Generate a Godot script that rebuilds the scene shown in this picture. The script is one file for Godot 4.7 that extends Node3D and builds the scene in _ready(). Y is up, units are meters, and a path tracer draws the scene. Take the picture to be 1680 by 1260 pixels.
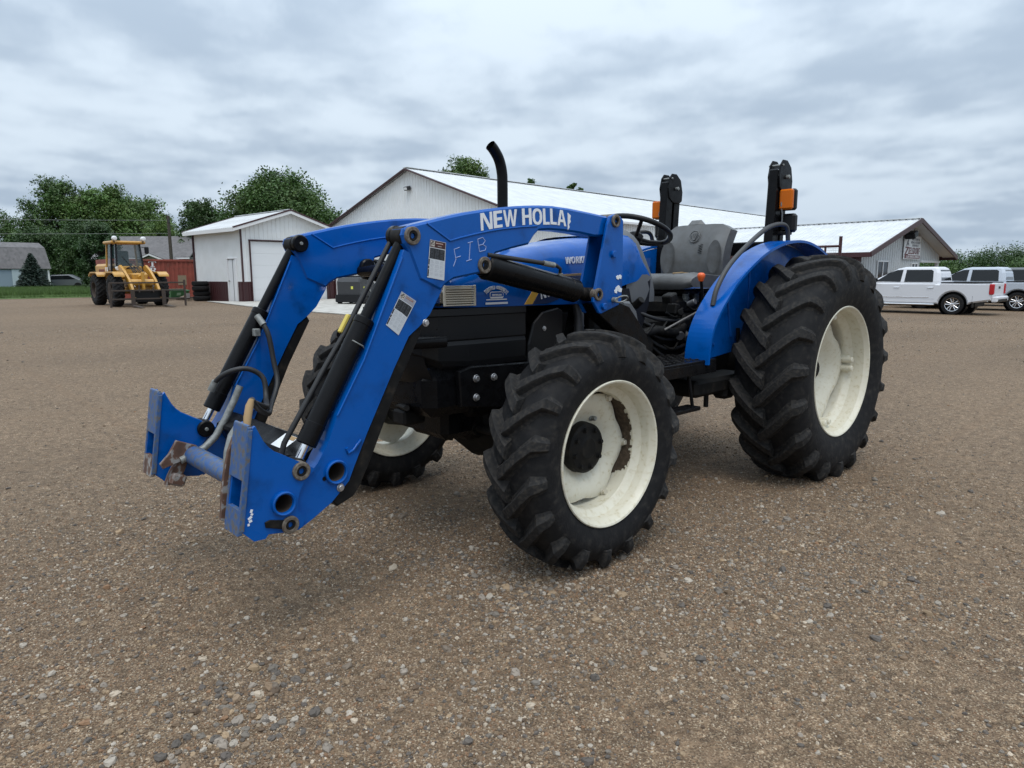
extends Node3D

# ---------------------------------------------------------------- mesh builder
class MB:
	var v := PackedVector3Array()
	var n := PackedVector3Array()
	var c := PackedColorArray()
	var uv := PackedVector2Array()
	var col := Color.WHITE
	var use_col := false
	var use_uv := false
	func tn(a: Vector3, b: Vector3, d: Vector3, na: Vector3, nb: Vector3, nd: Vector3) -> void:
		v.append(a); v.append(d); v.append(b)
		n.append(na); n.append(nd); n.append(nb)
		if use_col:
			c.append(col); c.append(col); c.append(col)
	func t(a: Vector3, b: Vector3, d: Vector3) -> void:
		var m := (b - a).cross(d - a)
		if m.length_squared() < 1e-16:
			return
		m = m.normalized()
		tn(a, b, d, m, m, m)
	func q(a: Vector3, b: Vector3, d: Vector3, e: Vector3) -> void:
		t(a, b, d)
		t(a, d, e)
	func qn(a: Vector3, b: Vector3, d: Vector3, e: Vector3, na: Vector3, nb: Vector3, nd: Vector3, ne: Vector3) -> void:
		tn(a, b, d, na, nb, nd)
		tn(a, d, e, na, nd, ne)
	func quv(a: Vector3, b: Vector3, d: Vector3, e: Vector3) -> void:   # a bottom left, then counter-clockwise
		use_uv = true
		q(a, b, d, e)
		for p in [Vector2(0, 1), Vector2(1, 0), Vector2(1, 1), Vector2(0, 1), Vector2(0, 0), Vector2(1, 0)]:
			uv.append(p)
	func mesh() -> ArrayMesh:
		var arr := []
		arr.resize(Mesh.ARRAY_MAX)
		arr[Mesh.ARRAY_VERTEX] = v
		arr[Mesh.ARRAY_NORMAL] = n
		if use_col:
			arr[Mesh.ARRAY_COLOR] = c
		if use_uv:
			arr[Mesh.ARRAY_TEX_UV] = uv
		var am := ArrayMesh.new()
		am.add_surface_from_arrays(Mesh.PRIMITIVE_TRIANGLES, arr)
		return am
	# chamfered box
	func box(o: Vector3, s: Vector3, bev := 0.004, bs := Basis()) -> void:
		var h := s * 0.5
		bev = minf(bev, minf(h.x, minf(h.y, h.z)) * 0.9)
		var f := func(x: float, y: float, z: float) -> Vector3: return o + bs * Vector3(x, y, z)
		var a := h - Vector3.ONE * bev
		for sg in [-1.0, 1.0]:
			var fx := [f.call(sg * h.x, -a.y, -a.z), f.call(sg * h.x, a.y, -a.z), f.call(sg * h.x, a.y, a.z), f.call(sg * h.x, -a.y, a.z)]
			var fy := [f.call(-a.x, sg * h.y, -a.z), f.call(-a.x, sg * h.y, a.z), f.call(a.x, sg * h.y, a.z), f.call(a.x, sg * h.y, -a.z)]
			var fz := [f.call(-a.x, -a.y, sg * h.z), f.call(a.x, -a.y, sg * h.z), f.call(a.x, a.y, sg * h.z), f.call(-a.x, a.y, sg * h.z)]
			for g in [fx, fy, fz]:
				if sg > 0: q(g[0], g[1], g[2], g[3])
				else: q(g[3], g[2], g[1], g[0])
		if bev <= 0.0:
			return
		for s1 in [-1.0, 1.0]:
			for s2 in [-1.0, 1.0]:
				var k: bool = s1 * s2 > 0
				_e(k, f.call(s1 * h.x, s2 * a.y, -a.z), f.call(s1 * a.x, s2 * h.y, -a.z), f.call(s1 * a.x, s2 * h.y, a.z), f.call(s1 * h.x, s2 * a.y, a.z))
				_e(not k, f.call(s1 * h.x, -a.y, s2 * a.z), f.call(s1 * a.x, -a.y, s2 * h.z), f.call(s1 * a.x, a.y, s2 * h.z), f.call(s1 * h.x, a.y, s2 * a.z))
				_e(k, f.call(-a.x, s1 * h.y, s2 * a.z), f.call(-a.x, s1 * a.y, s2 * h.z), f.call(a.x, s1 * a.y, s2 * h.z), f.call(a.x, s1 * h.y, s2 * a.z))
				for s3 in [-1.0, 1.0]:
					var p0: Vector3 = f.call(s1 * h.x, s2 * a.y, s3 * a.z)
					var p1: Vector3 = f.call(s1 * a.x, s2 * h.y, s3 * a.z)
					var p2: Vector3 = f.call(s1 * a.x, s2 * a.y, s3 * h.z)
					if s1 * s2 * s3 > 0: t(p0, p1, p2)
					else: t(p0, p2, p1)
	func _e(k: bool, a: Vector3, b: Vector3, d: Vector3, e: Vector3) -> void:
		if k: q(e, d, b, a)
		else: q(a, b, d, e)
	static func ccw(poly: Array) -> Array:
		var s := 0.0
		for i in poly.size():
			var a: Vector2 = poly[i]
			var b: Vector2 = poly[(i + 1) % poly.size()]
			s += a.x * b.y - b.x * a.y
		var r := poly.duplicate()
		if s < 0: r.reverse()
		return r
	static func inset(p: Array, d: float) -> Array:
		var r := []
		var k := p.size()
		for i in k:
			var a: Vector2 = p[(i + k - 1) % k]
			var b: Vector2 = p[i]
			var e: Vector2 = p[(i + 1) % k]
			var n1 := (b - a).orthogonal().normalized() * -1.0
			var n2 := (e - b).orthogonal().normalized() * -1.0
			if n1.dot(Vector2(-(b - a).y, (b - a).x)) < 0: n1 = -n1
			if n2.dot(Vector2(-(e - b).y, (e - b).x)) < 0: n2 = -n2
			var m := n1 + n2
			var ml := maxf(m.length_squared(), 0.5)
			r.append(b + m * (2.0 * d / ml))
		return r
	# polygon in xy pushed out from z0 to z1, chamfered rims
	func prism(poly_in: Array, z0: float, z1: float, bev := 0.004, xf := Transform3D()) -> void:
		var p := MB.ccw(poly_in)
		var ins := MB.inset(p, bev) if bev > 0 else p
		var idx := Geometry2D.triangulate_polygon(PackedVector2Array(ins))
		if idx.is_empty():
			ins = p
			idx = Geometry2D.triangulate_polygon(PackedVector2Array(p))
		var g := func(q2: Vector2, z: float) -> Vector3: return xf * Vector3(q2.x, q2.y, z)
		for i in range(0, idx.size(), 3):
			var a: Vector2 = ins[idx[i]]
			var b: Vector2 = ins[idx[i + 1]]
			var d: Vector2 = ins[idx[i + 2]]
			if (b - a).cross(d - a) < 0:
				var sw := b
				b = d
				d = sw
			t(g.call(a, z1), g.call(b, z1), g.call(d, z1))
			t(g.call(a, z0), g.call(d, z0), g.call(b, z0))
		var k := p.size()
		for i in k:
			var j := (i + 1) % k
			q(g.call(p[i], z0 + bev), g.call(p[j], z0 + bev), g.call(p[j], z1 - bev), g.call(p[i], z1 - bev))
			if bev > 0:
				q(g.call(p[i], z1 - bev), g.call(p[j], z1 - bev), g.call(ins[j], z1), g.call(ins[i], z1))
				q(g.call(ins[i], z0), g.call(ins[j], z0), g.call(p[j], z0 + bev), g.call(p[i], z0 + bev))
	# round bar along points
	func tube(pts: Array, rad, sides := 10, caps := true) -> void:
		var k := pts.size()
		var up := Vector3.UP
		var d0: Vector3 = (pts[1] - pts[0]).normalized()
		if absf(d0.dot(up)) > 0.9: up = Vector3.RIGHT
		var rings := []
		var norms := []
		var px := up.cross(d0).normalized()
		for i in k:
			var d: Vector3
			if i == 0: d = pts[1] - pts[0]
			elif i == k - 1: d = pts[k - 1] - pts[k - 2]
			else: d = (pts[i + 1] - pts[i]).normalized() + (pts[i] - pts[i - 1]).normalized()
			d = d.normalized()
			px = (px - d * px.dot(d)).normalized()
			var py := d.cross(px)
			var r: float = rad[i] if rad is Array else rad
			var ring := []
			var nn := []
			for s in sides:
				var w := TAU * s / sides
				var m := px * cos(w) + py * sin(w)
				ring.append(pts[i] + m * r)
				nn.append(m)
			rings.append(ring)
			norms.append(nn)
		for i in k - 1:
			for s in sides:
				var j := (s + 1) % sides
				qn(rings[i][s], rings[i][j], rings[i + 1][j], rings[i + 1][s], norms[i][s], norms[i][j], norms[i + 1][j], norms[i + 1][s])
		if caps:
			for s in range(1, sides - 1):
				t(rings[0][0], rings[0][s + 1], rings[0][s])
				t(rings[k - 1][0], rings[k - 1][s], rings[k - 1][s + 1])
	# profile of (radius, height) turned about local z
	func lathe(prof: Array, nseg: int, xf := Transform3D(), split := 0.6, a0 := 0.0, a1 := TAU) -> void:
		var k := prof.size()
		var sn := []
		for i in k - 1:
			var d: Vector2 = prof[i + 1] - prof[i]
			sn.append(Vector2(d.y, -d.x).normalized())
		for i in k - 1:
			var nA: Vector2 = sn[i]
			var nB: Vector2 = sn[i]
			if i > 0 and sn[i].angle_to(sn[i - 1]) < split and sn[i].angle_to(sn[i - 1]) > -split: nA = (sn[i] + sn[i - 1]).normalized()
			if i < k - 2 and absf(sn[i].angle_to(sn[i + 1])) < split: nB = (sn[i] + sn[i + 1]).normalized()
			var A: Vector2 = prof[i]
			var B: Vector2 = prof[i + 1]
			for s in nseg:
				var w0 := a0 + (a1 - a0) * s / nseg
				var w1 := a0 + (a1 - a0) * (s + 1) / nseg
				var c0 := Vector2(cos(w0), sin(w0))
				var c1 := Vector2(cos(w1), sin(w1))
				qn(xf * Vector3(A.x * c0.x, A.x * c0.y, A.y), xf * Vector3(A.x * c1.x, A.x * c1.y, A.y), xf * Vector3(B.x * c1.x, B.x * c1.y, B.y), xf * Vector3(B.x * c0.x, B.x * c0.y, B.y),
					xf.basis * Vector3(nA.x * c0.x, nA.x * c0.y, nA.y), xf.basis * Vector3(nA.x * c1.x, nA.x * c1.y, nA.y), xf.basis * Vector3(nB.x * c1.x, nB.x * c1.y, nB.y), xf.basis * Vector3(nB.x * c0.x, nB.x * c0.y, nB.y))
	# cylinder from a to b with chamfered ends
	func cyl(a: Vector3, b: Vector3, r: float, sides := 20, bev := 0.003) -> void:
		var d := b - a
		var L := d.length()
		var xf := Transform3D(basis_z(d), a)
		bev = minf(bev, minf(r, L) * 0.4)
		lathe([Vector2(0, 0), Vector2(r - bev, 0), Vector2(r, bev), Vector2(r, L - bev), Vector2(r - bev, L), Vector2(0, L)], sides, xf, 0.3)
	static func basis_z(d: Vector3) -> Basis:
		var z := d.normalized()
		var up := Vector3.UP if absf(z.y) < 0.95 else Vector3.RIGHT
		var x := up.cross(z).normalized()
		return Basis(x, z.cross(x), z)
	# smooth skin through rows of points
	func skin(rows: Array, close := false, flip := false) -> void:
		var R := rows.size()
		var C: int = rows[0].size()
		var nn := []
		for i in R:
			var l := []
			for j in C:
				var du: Vector3 = rows[mini(i + 1, R - 1)][j] - rows[maxi(i - 1, 0)][j]
				var j1 := (j + 1) % C if close else mini(j + 1, C - 1)
				var j0 := (j + C - 1) % C if close else maxi(j - 1, 0)
				var dv: Vector3 = rows[i][j1] - rows[i][j0]
				var m := dv.cross(du)
				if m.length() < 1e-9: m = Vector3.UP
				m = m.normalized()
				l.append(-m if flip else m)
			nn.append(l)
		for i in R - 1:
			for j in (C if close else C - 1):
				var k := (j + 1) % C
				if flip:
					qn(rows[i][j], rows[i + 1][j], rows[i + 1][k], rows[i][k], nn[i][j], nn[i + 1][j], nn[i + 1][k], nn[i][k])
				else:
					qn(rows[i][j], rows[i][k], rows[i + 1][k], rows[i + 1][j], nn[i][j], nn[i][k], nn[i + 1][k], nn[i + 1][j])
	# closes a ring of points with a fan
	func fan(ring: Array, flip := false) -> void:
		var m := Vector3.ZERO
		for p in ring: m += p
		m /= ring.size()
		for i in ring.size():
			var a: Vector3 = ring[i]
			var b: Vector3 = ring[(i + 1) % ring.size()]
			if flip: t(m, b, a)
			else: t(m, a, b)

# ---------------------------------------------------------------- naming
var used := {}
func numbered(called: String) -> String:
	if not used.has(called):
		used[called] = 0
		return called
	used[called] += 1
	return "%s_%03d" % [called, used[called]]
func part(mb: MB, called: String, m: Material, parent: Node3D, at := Transform3D()) -> MeshInstance3D:
	return put(mb.mesh(), called, m, parent, at)
func put(me: Mesh, called: String, m: Material, parent: Node3D, at := Transform3D()) -> MeshInstance3D:
	var o := MeshInstance3D.new()
	o.mesh = me
	if m: o.material_override = m
	o.transform = at
	o.name = numbered(called) if parent == self else called
	parent.add_child(o, true)
	return o
func tag(o: Node, label: String, category: String, group := "") -> void:
	o.set_meta("label", label)
	o.set_meta("category", category)
	if group: o.set_meta("group", group)
func thing(called: String, label: String, category: String, at := Transform3D(), group := "") -> Node3D:
	var o := Node3D.new()
	o.name = numbered(called)
	add_child(o)
	o.transform = at
	tag(o, label, category, group)
	return o
func node(called: String, parent: Node3D, at := Transform3D()) -> Node3D:
	var o := Node3D.new()
	o.name = called
	parent.add_child(o, true)
	o.transform = at
	return o
func structure(o: Node) -> void:
	o.set_meta("kind", "structure")
func stuff(o: Node) -> void:
	o.set_meta("kind", "stuff")
func xy(a: Array) -> Array:   # flat list of numbers to 2D points
	var r := []
	for i in range(0, a.size(), 2): r.append(Vector2(a[i], a[i + 1]))
	return r
func v3(p: Vector2, z: float) -> Vector3:
	return Vector3(p.x, p.y, z)
func at(x: float, y: float, z: float, turn := 0.0) -> Transform3D:
	return Transform3D(Basis(Vector3.UP, turn), Vector3(x, y, z))

# ---------------------------------------------------------------- materials
var M := {}
func noise_tex(kind: int, freq: float, sz: int, ramp: Array, sd := 1, oct := 3, normal := 0.0) -> NoiseTexture2D:
	var f := FastNoiseLite.new()
	f.noise_type = kind
	f.frequency = freq
	f.seed = sd
	f.fractal_octaves = oct
	if oct <= 1: f.fractal_type = FastNoiseLite.FRACTAL_NONE
	if kind == FastNoiseLite.TYPE_CELLULAR:
		f.cellular_return_type = FastNoiseLite.RETURN_CELL_VALUE
		f.cellular_jitter = 1.0
	var t := NoiseTexture2D.new()
	t.width = sz
	t.height = sz
	t.seamless = true
	t.noise = f
	if normal > 0:
		t.as_normal_map = true
		t.bump_strength = normal
	if ramp.size():
		var g := Gradient.new()
		g.offsets = PackedFloat32Array(ramp.map(func(e): return e[0]))
		g.colors = PackedColorArray(ramp.map(func(e): return e[1]))
		t.color_ramp = g
	return t
func lin(r: float, g: float, b: float) -> Color:
	return Color(r, g, b).linear_to_srgb()
func mat(called: String, c: Color, rough := 0.6, metal := 0.0) -> StandardMaterial3D:
	var m := StandardMaterial3D.new()
	m.resource_name = called
	m.albedo_color = c
	m.roughness = rough
	m.metallic = metal
	m.cull_mode = BaseMaterial3D.CULL_DISABLED
	M[called] = m
	return m
func tri(m: StandardMaterial3D, tex: Texture2D, scale: float, world := true) -> void:
	m.albedo_texture = tex
	m.uv1_triplanar = true
	m.uv1_world_triplanar = world
	m.uv1_scale = Vector3.ONE * scale
func bump(m: StandardMaterial3D, tex: Texture2D, cm: float) -> void:
	m.heightmap_enabled = true
	m.heightmap_texture = tex
	m.heightmap_scale = cm
func materials() -> void:
	var SX := FastNoiseLite.TYPE_SIMPLEX_SMOOTH
	var soft := noise_tex(SX, 0.02, 256, [], 3, 4)
	var fine := noise_tex(SX, 0.15, 256, [], 4, 3)
	var wear := noise_tex(SX, 0.012, 512, [[0.0, Color(0.74, 0.74, 0.72)], [0.25, Color(0.92, 0.92, 0.92)], [0.42, Color(0.98, 0.98, 0.98)], [1.0, Color(1, 1, 1)]], 5, 7)
	var m := mat("blue_paint", lin(0.0, 0.087, 0.378), 0.40)
	m.metallic_specular = 0.22
	m.clearcoat_enabled = true
	m.clearcoat = 0.42
	m.clearcoat_roughness = 0.10
	m.roughness = 0.75
	m.roughness_texture = soft
	tri(m, wear, 0.9)
	m = mat("blue_old", Color.WHITE, 0.5)
	tri(m, noise_tex(SX, 0.014, 512, [[0.0, lin(0.12, 0.075, 0.05)], [0.22, lin(0.11, 0.10, 0.095)], [0.38, lin(0.085, 0.115, 0.17)], [0.55, lin(0.04, 0.095, 0.23)], [1.0, lin(0.015, 0.08, 0.29)]], 11, 6), 4.0)
	m = mat("rust", Color.WHITE, 0.85)
	tri(m, noise_tex(SX, 0.02, 256, [[0.0, lin(0.30, 0.31, 0.32)], [0.33, lin(0.25, 0.24, 0.23)], [0.42, lin(0.12, 0.065, 0.045)], [1.0, lin(0.075, 0.042, 0.03)]], 12, 4), 3.0)
	m = mat("zinc", lin(0.36, 0.375, 0.37), 0.5, 0.25)
	tri(m, noise_tex(SX, 0.03, 256, [[0.0, Color(0.6, 0.6, 0.58)], [1, Color.WHITE]], 13, 4), 4.0)
	m = mat("boss_steel", Color.WHITE, 0.65, 0.15)
	tri(m, noise_tex(SX, 0.03, 256, [[0.0, lin(0.075, 0.05, 0.035)], [0.5, lin(0.12, 0.10, 0.08)], [1, lin(0.22, 0.20, 0.17)]], 14, 4), 6.0)
	m = mat("mud", Color.WHITE, 0.95)
	tri(m, noise_tex(SX, 0.03, 256, [[0.0, lin(0.035, 0.024, 0.015)], [0.6, lin(0.075, 0.052, 0.034)], [1, lin(0.15, 0.11, 0.075)]], 38, 5), 5.0, false)
	mat("chrome", lin(0.72, 0.72, 0.73), 0.12, 1.0)
	mat("bolt_steel", lin(0.45, 0.45, 0.46), 0.35, 0.8)
	m = mat("black_paint", lin(0.007, 0.007, 0.008), 0.38)
	m.metallic_specular = 0.26
	m.roughness_texture = soft
	m.roughness = 0.6
	tri(m, noise_tex(SX, 0.03, 256, [[0.0, Color(0.8, 0.8, 0.8)], [1, Color.WHITE]], 15, 4), 2.0)
	m = mat("black_plastic", lin(0.009, 0.009, 0.010), 0.42)
	m.metallic_specular = 0.35
	m = mat("greasy_iron", Color.WHITE, 0.62)
	tri(m, noise_tex(SX, 0.02, 256, [[0.0, lin(0.030, 0.024, 0.019)], [0.35, lin(0.011, 0.0105, 0.010)], [1, lin(0.005, 0.005, 0.0055)]], 16, 5), 3.0)
	m.metallic_specular = 0.3
	m = mat("hose_rubber", lin(0.014, 0.014, 0.015), 0.55)
	m = mat("tyre_rubber", Color.WHITE, 0.72)
	tri(m, noise_tex(SX, 0.02, 512, [[0.0, lin(0.008, 0.008, 0.009)], [0.5, lin(0.012, 0.012, 0.013)], [0.72, lin(0.020, 0.019, 0.0185)], [1, lin(0.045, 0.040, 0.034)]], 17, 6), 1.6, false)
	m.metallic_specular = 0.3
	bump(m, fine, 0.12)
	m = mat("lug_rubber", Color.WHITE, 0.85)
	tri(m, noise_tex(SX, 0.05, 512, [[0.0, lin(0.013, 0.013, 0.014)], [0.45, lin(0.022, 0.0215, 0.0215)], [0.62, lin(0.033, 0.031, 0.029)], [1, lin(0.08, 0.067, 0.052)]], 18, 5), 1.6, false)
	m.metallic_specular = 0.3
	bump(m, fine, 0.12)
	m = mat("rim_paint", lin(0.67, 0.645, 0.54), 0.42)
	m.vertex_color_use_as_albedo = true
	tri(m, noise_tex(SX, 0.02, 512, [[0.0, Color(0.78, 0.73, 0.62)], [0.2, Color(0.93, 0.91, 0.86)], [0.36, Color(0.985, 0.98, 0.97)], [1, Color.WHITE]], 19, 6), 2.6, false)
	mat("cream_plastic", lin(0.55, 0.51, 0.41), 0.4)
	mat("lens_back", lin(0.16, 0.14, 0.10), 0.4)
	mat("white_print", lin(0.72, 0.74, 0.76), 0.6)
	mat("yellow_print", lin(0.62, 0.35, 0.05), 0.5)
	mat("navy_print", lin(0.008, 0.022, 0.075), 0.45)
	m = mat("tan_cloth", lin(0.33, 0.22, 0.11), 0.9)
	m = mat("seat_vinyl", lin(0.115, 0.12, 0.125), 0.5)
	tri(m, noise_tex(SX, 0.02, 256, [[0.0, Color(0.85, 0.83, 0.8)], [1, Color.WHITE]], 20, 4), 3.0)
	bump(m, fine, 0.05)
	mat("grey_plastic", lin(0.10, 0.105, 0.11), 0.55)
	m = mat("amber", lin(0.55, 0.125, 0.006), 0.25)
	m.metallic_specular = 0.3
	mat("orange_knob", lin(0.75, 0.12, 0.02), 0.35)
	mat("red_lens", lin(0.42, 0.015, 0.02), 0.15)
	m = mat("glass_dark", lin(0.012, 0.014, 0.016), 0.05)
	m.metallic_specular = 0.36
	m = mat("pane", Color(0.18, 0.26, 0.27, 0.55), 0.03)
	m.transparency = BaseMaterial3D.TRANSPARENCY_ALPHA
	# buildings
	m = mat("white_siding", lin(0.74, 0.75, 0.755), 0.45)
	tri(m, noise_tex(SX, 0.01, 512, [[0.0, Color(0.955, 0.955, 0.945)], [1, Color.WHITE]], 21, 5), 0.25)
	m = mat("grey_siding", lin(0.52, 0.53, 0.53), 0.5)
	m = mat("white_roof", lin(0.66, 0.675, 0.69), 0.4)
	tri(m, noise_tex(SX, 0.01, 512, [[0.0, Color(0.86, 0.86, 0.85)], [1, Color.WHITE]], 22, 5), 0.2)
	m = mat("maroon", lin(0.045, 0.012, 0.014), 0.45)
	mat("trim_white", lin(0.70, 0.70, 0.70), 0.5)
	mat("door_white", lin(0.68, 0.69, 0.70), 0.45)
	m = mat("concrete", Color.WHITE, 0.9)
	tri(m, noise_tex(SX, 0.012, 512, [[0.0, lin(0.30, 0.28, 0.25)], [0.5, lin(0.42, 0.40, 0.36)], [1, lin(0.50, 0.48, 0.44)]], 23, 6), 0.3)
	m = mat("container_red", Color.WHITE, 0.6)
	tri(m, noise_tex(SX, 0.02, 256, [[0.0, lin(0.14, 0.045, 0.028)], [0.4, lin(0.23, 0.05, 0.032)], [1, lin(0.27, 0.062, 0.040)]], 24, 5), 0.4)
	m = mat("shingle", Color.WHITE, 0.9)
	tri(m, noise_tex(FastNoiseLite.TYPE_CELLULAR, 0.08, 256, [[0.0, lin(0.10, 0.095, 0.095)], [1, lin(0.16, 0.15, 0.15)]], 25, 1), 0.25)
	mat("barn_blue", lin(0.24, 0.30, 0.36), 0.6)
	mat("barn_pale", lin(0.45, 0.52, 0.56), 0.6)
	mat("house_wall", lin(0.16, 0.15, 0.145), 0.7)
	mat("house_tan", lin(0.30, 0.27, 0.2), 0.7)
	# vehicles
	for cc in [["yellow_paint", lin(0.50, 0.255, 0.03)], ["truck_white", lin(0.62, 0.63, 0.66)], ["truck_silver", lin(0.44, 0.48, 0.54)], ["truck_grey", lin(0.10, 0.11, 0.12)], ["green_paint", lin(0.02, 0.14, 0.05)]]:
		m = mat(cc[0], cc[1], 0.4)
		m.clearcoat_enabled = true
		m.clearcoat = 0.5
		if not cc[0].begins_with("truck"): tri(m, wear, 0.5)
	m.albedo_texture = null
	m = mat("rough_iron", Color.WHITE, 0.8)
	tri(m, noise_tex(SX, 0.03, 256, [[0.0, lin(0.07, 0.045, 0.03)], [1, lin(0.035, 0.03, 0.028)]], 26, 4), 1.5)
	m = mat("machine_grey", lin(0.030, 0.031, 0.034), 0.5)
	m = mat("timber", Color.WHITE, 0.9)
	tri(m, noise_tex(SX, 0.03, 256, [[0.0, lin(0.10, 0.07, 0.045)], [1, lin(0.20, 0.15, 0.10)]], 27, 4), 1.5)
	m = mat("bark", Color.WHITE, 0.95)
	tri(m, noise_tex(SX, 0.04, 256, [[0.0, lin(0.035, 0.028, 0.022)], [1, lin(0.10, 0.085, 0.07)]], 28, 4), 0.8)
	for l in [["leaf", 0.10], ["needle", 0.03]]:
		m = mat(l[0], Color.WHITE, 0.55)
		m.vertex_color_use_as_albedo = true
		m.backlight_enabled = true
		m.backlight = Color(l[1] * 2.5, l[1] * 3.2, l[1])
	m = mat("grass_blade", Color.WHITE, 0.7)
	m.vertex_color_use_as_albedo = true
	m = mat("turf", Color.WHITE, 0.95)
	tri(m, noise_tex(SX, 0.03, 512, [[0.0, lin(0.05, 0.075, 0.02)], [0.5, lin(0.085, 0.14, 0.03)], [1, lin(0.12, 0.18, 0.05)]], 29, 5), 0.15)
	m = mat("stone", Color.WHITE, 0.85)
	m.vertex_color_use_as_albedo = true
	# gravel yard: grit at about one centimetre, with broad stains over it
	m = mat("gravel", Color.WHITE, 0.92)
	m.vertex_color_use_as_albedo = true
	tri(m, noise_tex(FastNoiseLite.TYPE_CELLULAR, 0.24, 2048, [[0.0, lin(0.122, 0.076, 0.042)], [0.25, lin(0.195, 0.126, 0.072)], [0.55, lin(0.252, 0.167, 0.099)], [0.80, lin(0.325, 0.229, 0.142)], [0.93, lin(0.43, 0.325, 0.218)], [1.0, lin(0.60, 0.485, 0.345)]], 31, 1), 0.5)
	var gb := noise_tex(FastNoiseLite.TYPE_CELLULAR, 0.24, 2048, [], 31, 1)
	bump(m, gb, 0.5)
	m.detail_enabled = true
	m.detail_blend_mode = BaseMaterial3D.BLEND_MODE_MUL
	m.detail_uv_layer = BaseMaterial3D.DETAIL_UV_2
	m.uv2_triplanar = true
	m.uv2_world_triplanar = true
	m.uv2_scale = Vector3.ONE * 0.09
	m.detail_albedo = noise_tex(FastNoiseLite.TYPE_CELLULAR, 0.21, 2048, [[0.0, Color(0.70, 0.69, 0.675)], [0.14, Color(0.80, 0.795, 0.785)], [0.5, Color(0.87, 0.865, 0.86)], [0.84, Color(0.91, 0.905, 0.90)], [0.95, Color(1, 1, 1)], [1.0, Color(1, 1, 1)]], 33, 1)

# ---------------------------------------------------------------- land
func land(x: float, _z: float) -> float:   # the yard falls gently towards the office
	return -0.35 * smoothstep(6.0, 26.0, x)
func sky_image() -> Image:
	var W := 2048
	var H := 1024
	var im := Image.create(W, H, false, Image.FORMAT_RGBAF)
	var a := FastNoiseLite.new()
	a.noise_type = FastNoiseLite.TYPE_SIMPLEX_SMOOTH
	a.frequency = 0.55
	a.fractal_octaves = 5
	a.fractal_gain = 0.55
	a.seed = 7
	var b := FastNoiseLite.new()
	b.noise_type = FastNoiseLite.TYPE_SIMPLEX_SMOOTH
	b.frequency = 0.13
	b.fractal_octaves = 3
	b.seed = 23
	var f := FastNoiseLite.new()
	f.noise_type = FastNoiseLite.TYPE_SIMPLEX_SMOOTH
	f.frequency = 1.5
	f.fractal_octaves = 5
	f.domain_warp_enabled = true
	f.domain_warp_amplitude = 0.5
	f.domain_warp_frequency = 0.8
	f.seed = 41
	var dark := Vector3(0.335, 0.425, 0.54)
	var pale := Vector3(0.655, 0.755, 0.855)
	for y in H / 2 + 1:
		var el := (0.5 - (y + 0.5) / H) * PI
		var se := sin(maxf(el, 0.0))
		for x in W:
			var az := (float(x) + 0.5) / W * TAU
			var d := Vector2(cos(az), sin(az)) * cos(el) / (se + 0.075)
			var p := Vector2(d.x * 0.80 + d.y * 0.60, (-d.x * 0.60 + d.y * 0.80) * 1.15)
			var n1 := a.get_noise_2d(p.x + 3.0, p.y)
			var n2 := b.get_noise_2d(p.x * 1.3, p.y * 1.3 + 9.0)
			var k := clampf(0.56 + n1 * 0.85 + n2 * 0.45 + f.get_noise_2d(p.x * 1.25, p.y * 1.25) * 0.42, 0.0, 1.0)
			k = k * k * (3.0 - 2.0 * k)
			k = clampf(k - 0.30 * (1.0 - smoothstep(0.0, 0.17, el)), 0.0, 1.0)   # thicker cloud low down
			k = lerpf(k, 0.62, 0.28)
			var c := dark.lerp(pale, k)
			c *= 0.97 + 1.5 * pow(se, 1.7)   # an overcast sky is brighter overhead
			im.set_pixel(x, y, Color(c.x, c.y, c.z))
	for y in range(H / 2 + 1, H):
		for x in W: im.set_pixel(x, y, Color(0.16, 0.14, 0.12))
	return im
func camera_and_light() -> void:
	var cam := Camera3D.new()
	cam.name = "camera"
	cam.fov = 57.75
	cam.near = 0.05
	cam.far = 900.0
	cam.position = Vector3(-4.4458, 1.2812, 2.6885)
	cam.rotation = Vector3(-0.15641, -0.74629, -0.00349)
	add_child(cam)
	cam.current = true
	var we := WorldEnvironment.new()
	we.name = "environment"
	var e := Environment.new()
	e.background_mode = Environment.BG_SKY
	e.tonemap_mode = Environment.TONE_MAPPER_LINEAR
	e.tonemap_exposure = 1.10
	var sk := Sky.new()
	var pm := PanoramaSkyMaterial.new()
	pm.panorama = ImageTexture.create_from_image(sky_image())
	sk.sky_material = pm
	e.sky = sk
	e.sdfgi_enabled = true
	e.ssao_enabled = true
	e.ssil_enabled = true
	we.environment = e
	add_child(we)
	var sun := DirectionalLight3D.new()
	sun.name = "sun"
	sun.light_energy = 0.42
	sun.light_angular_distance = 28.0
	sun.light_color = Color(1.0, 0.97, 0.93)
	sun.shadow_enabled = true
	add_child(sun)
	sun.look_at_from_position(Vector3.ZERO, -Vector3(-0.30, 1.0, 0.35))
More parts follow.
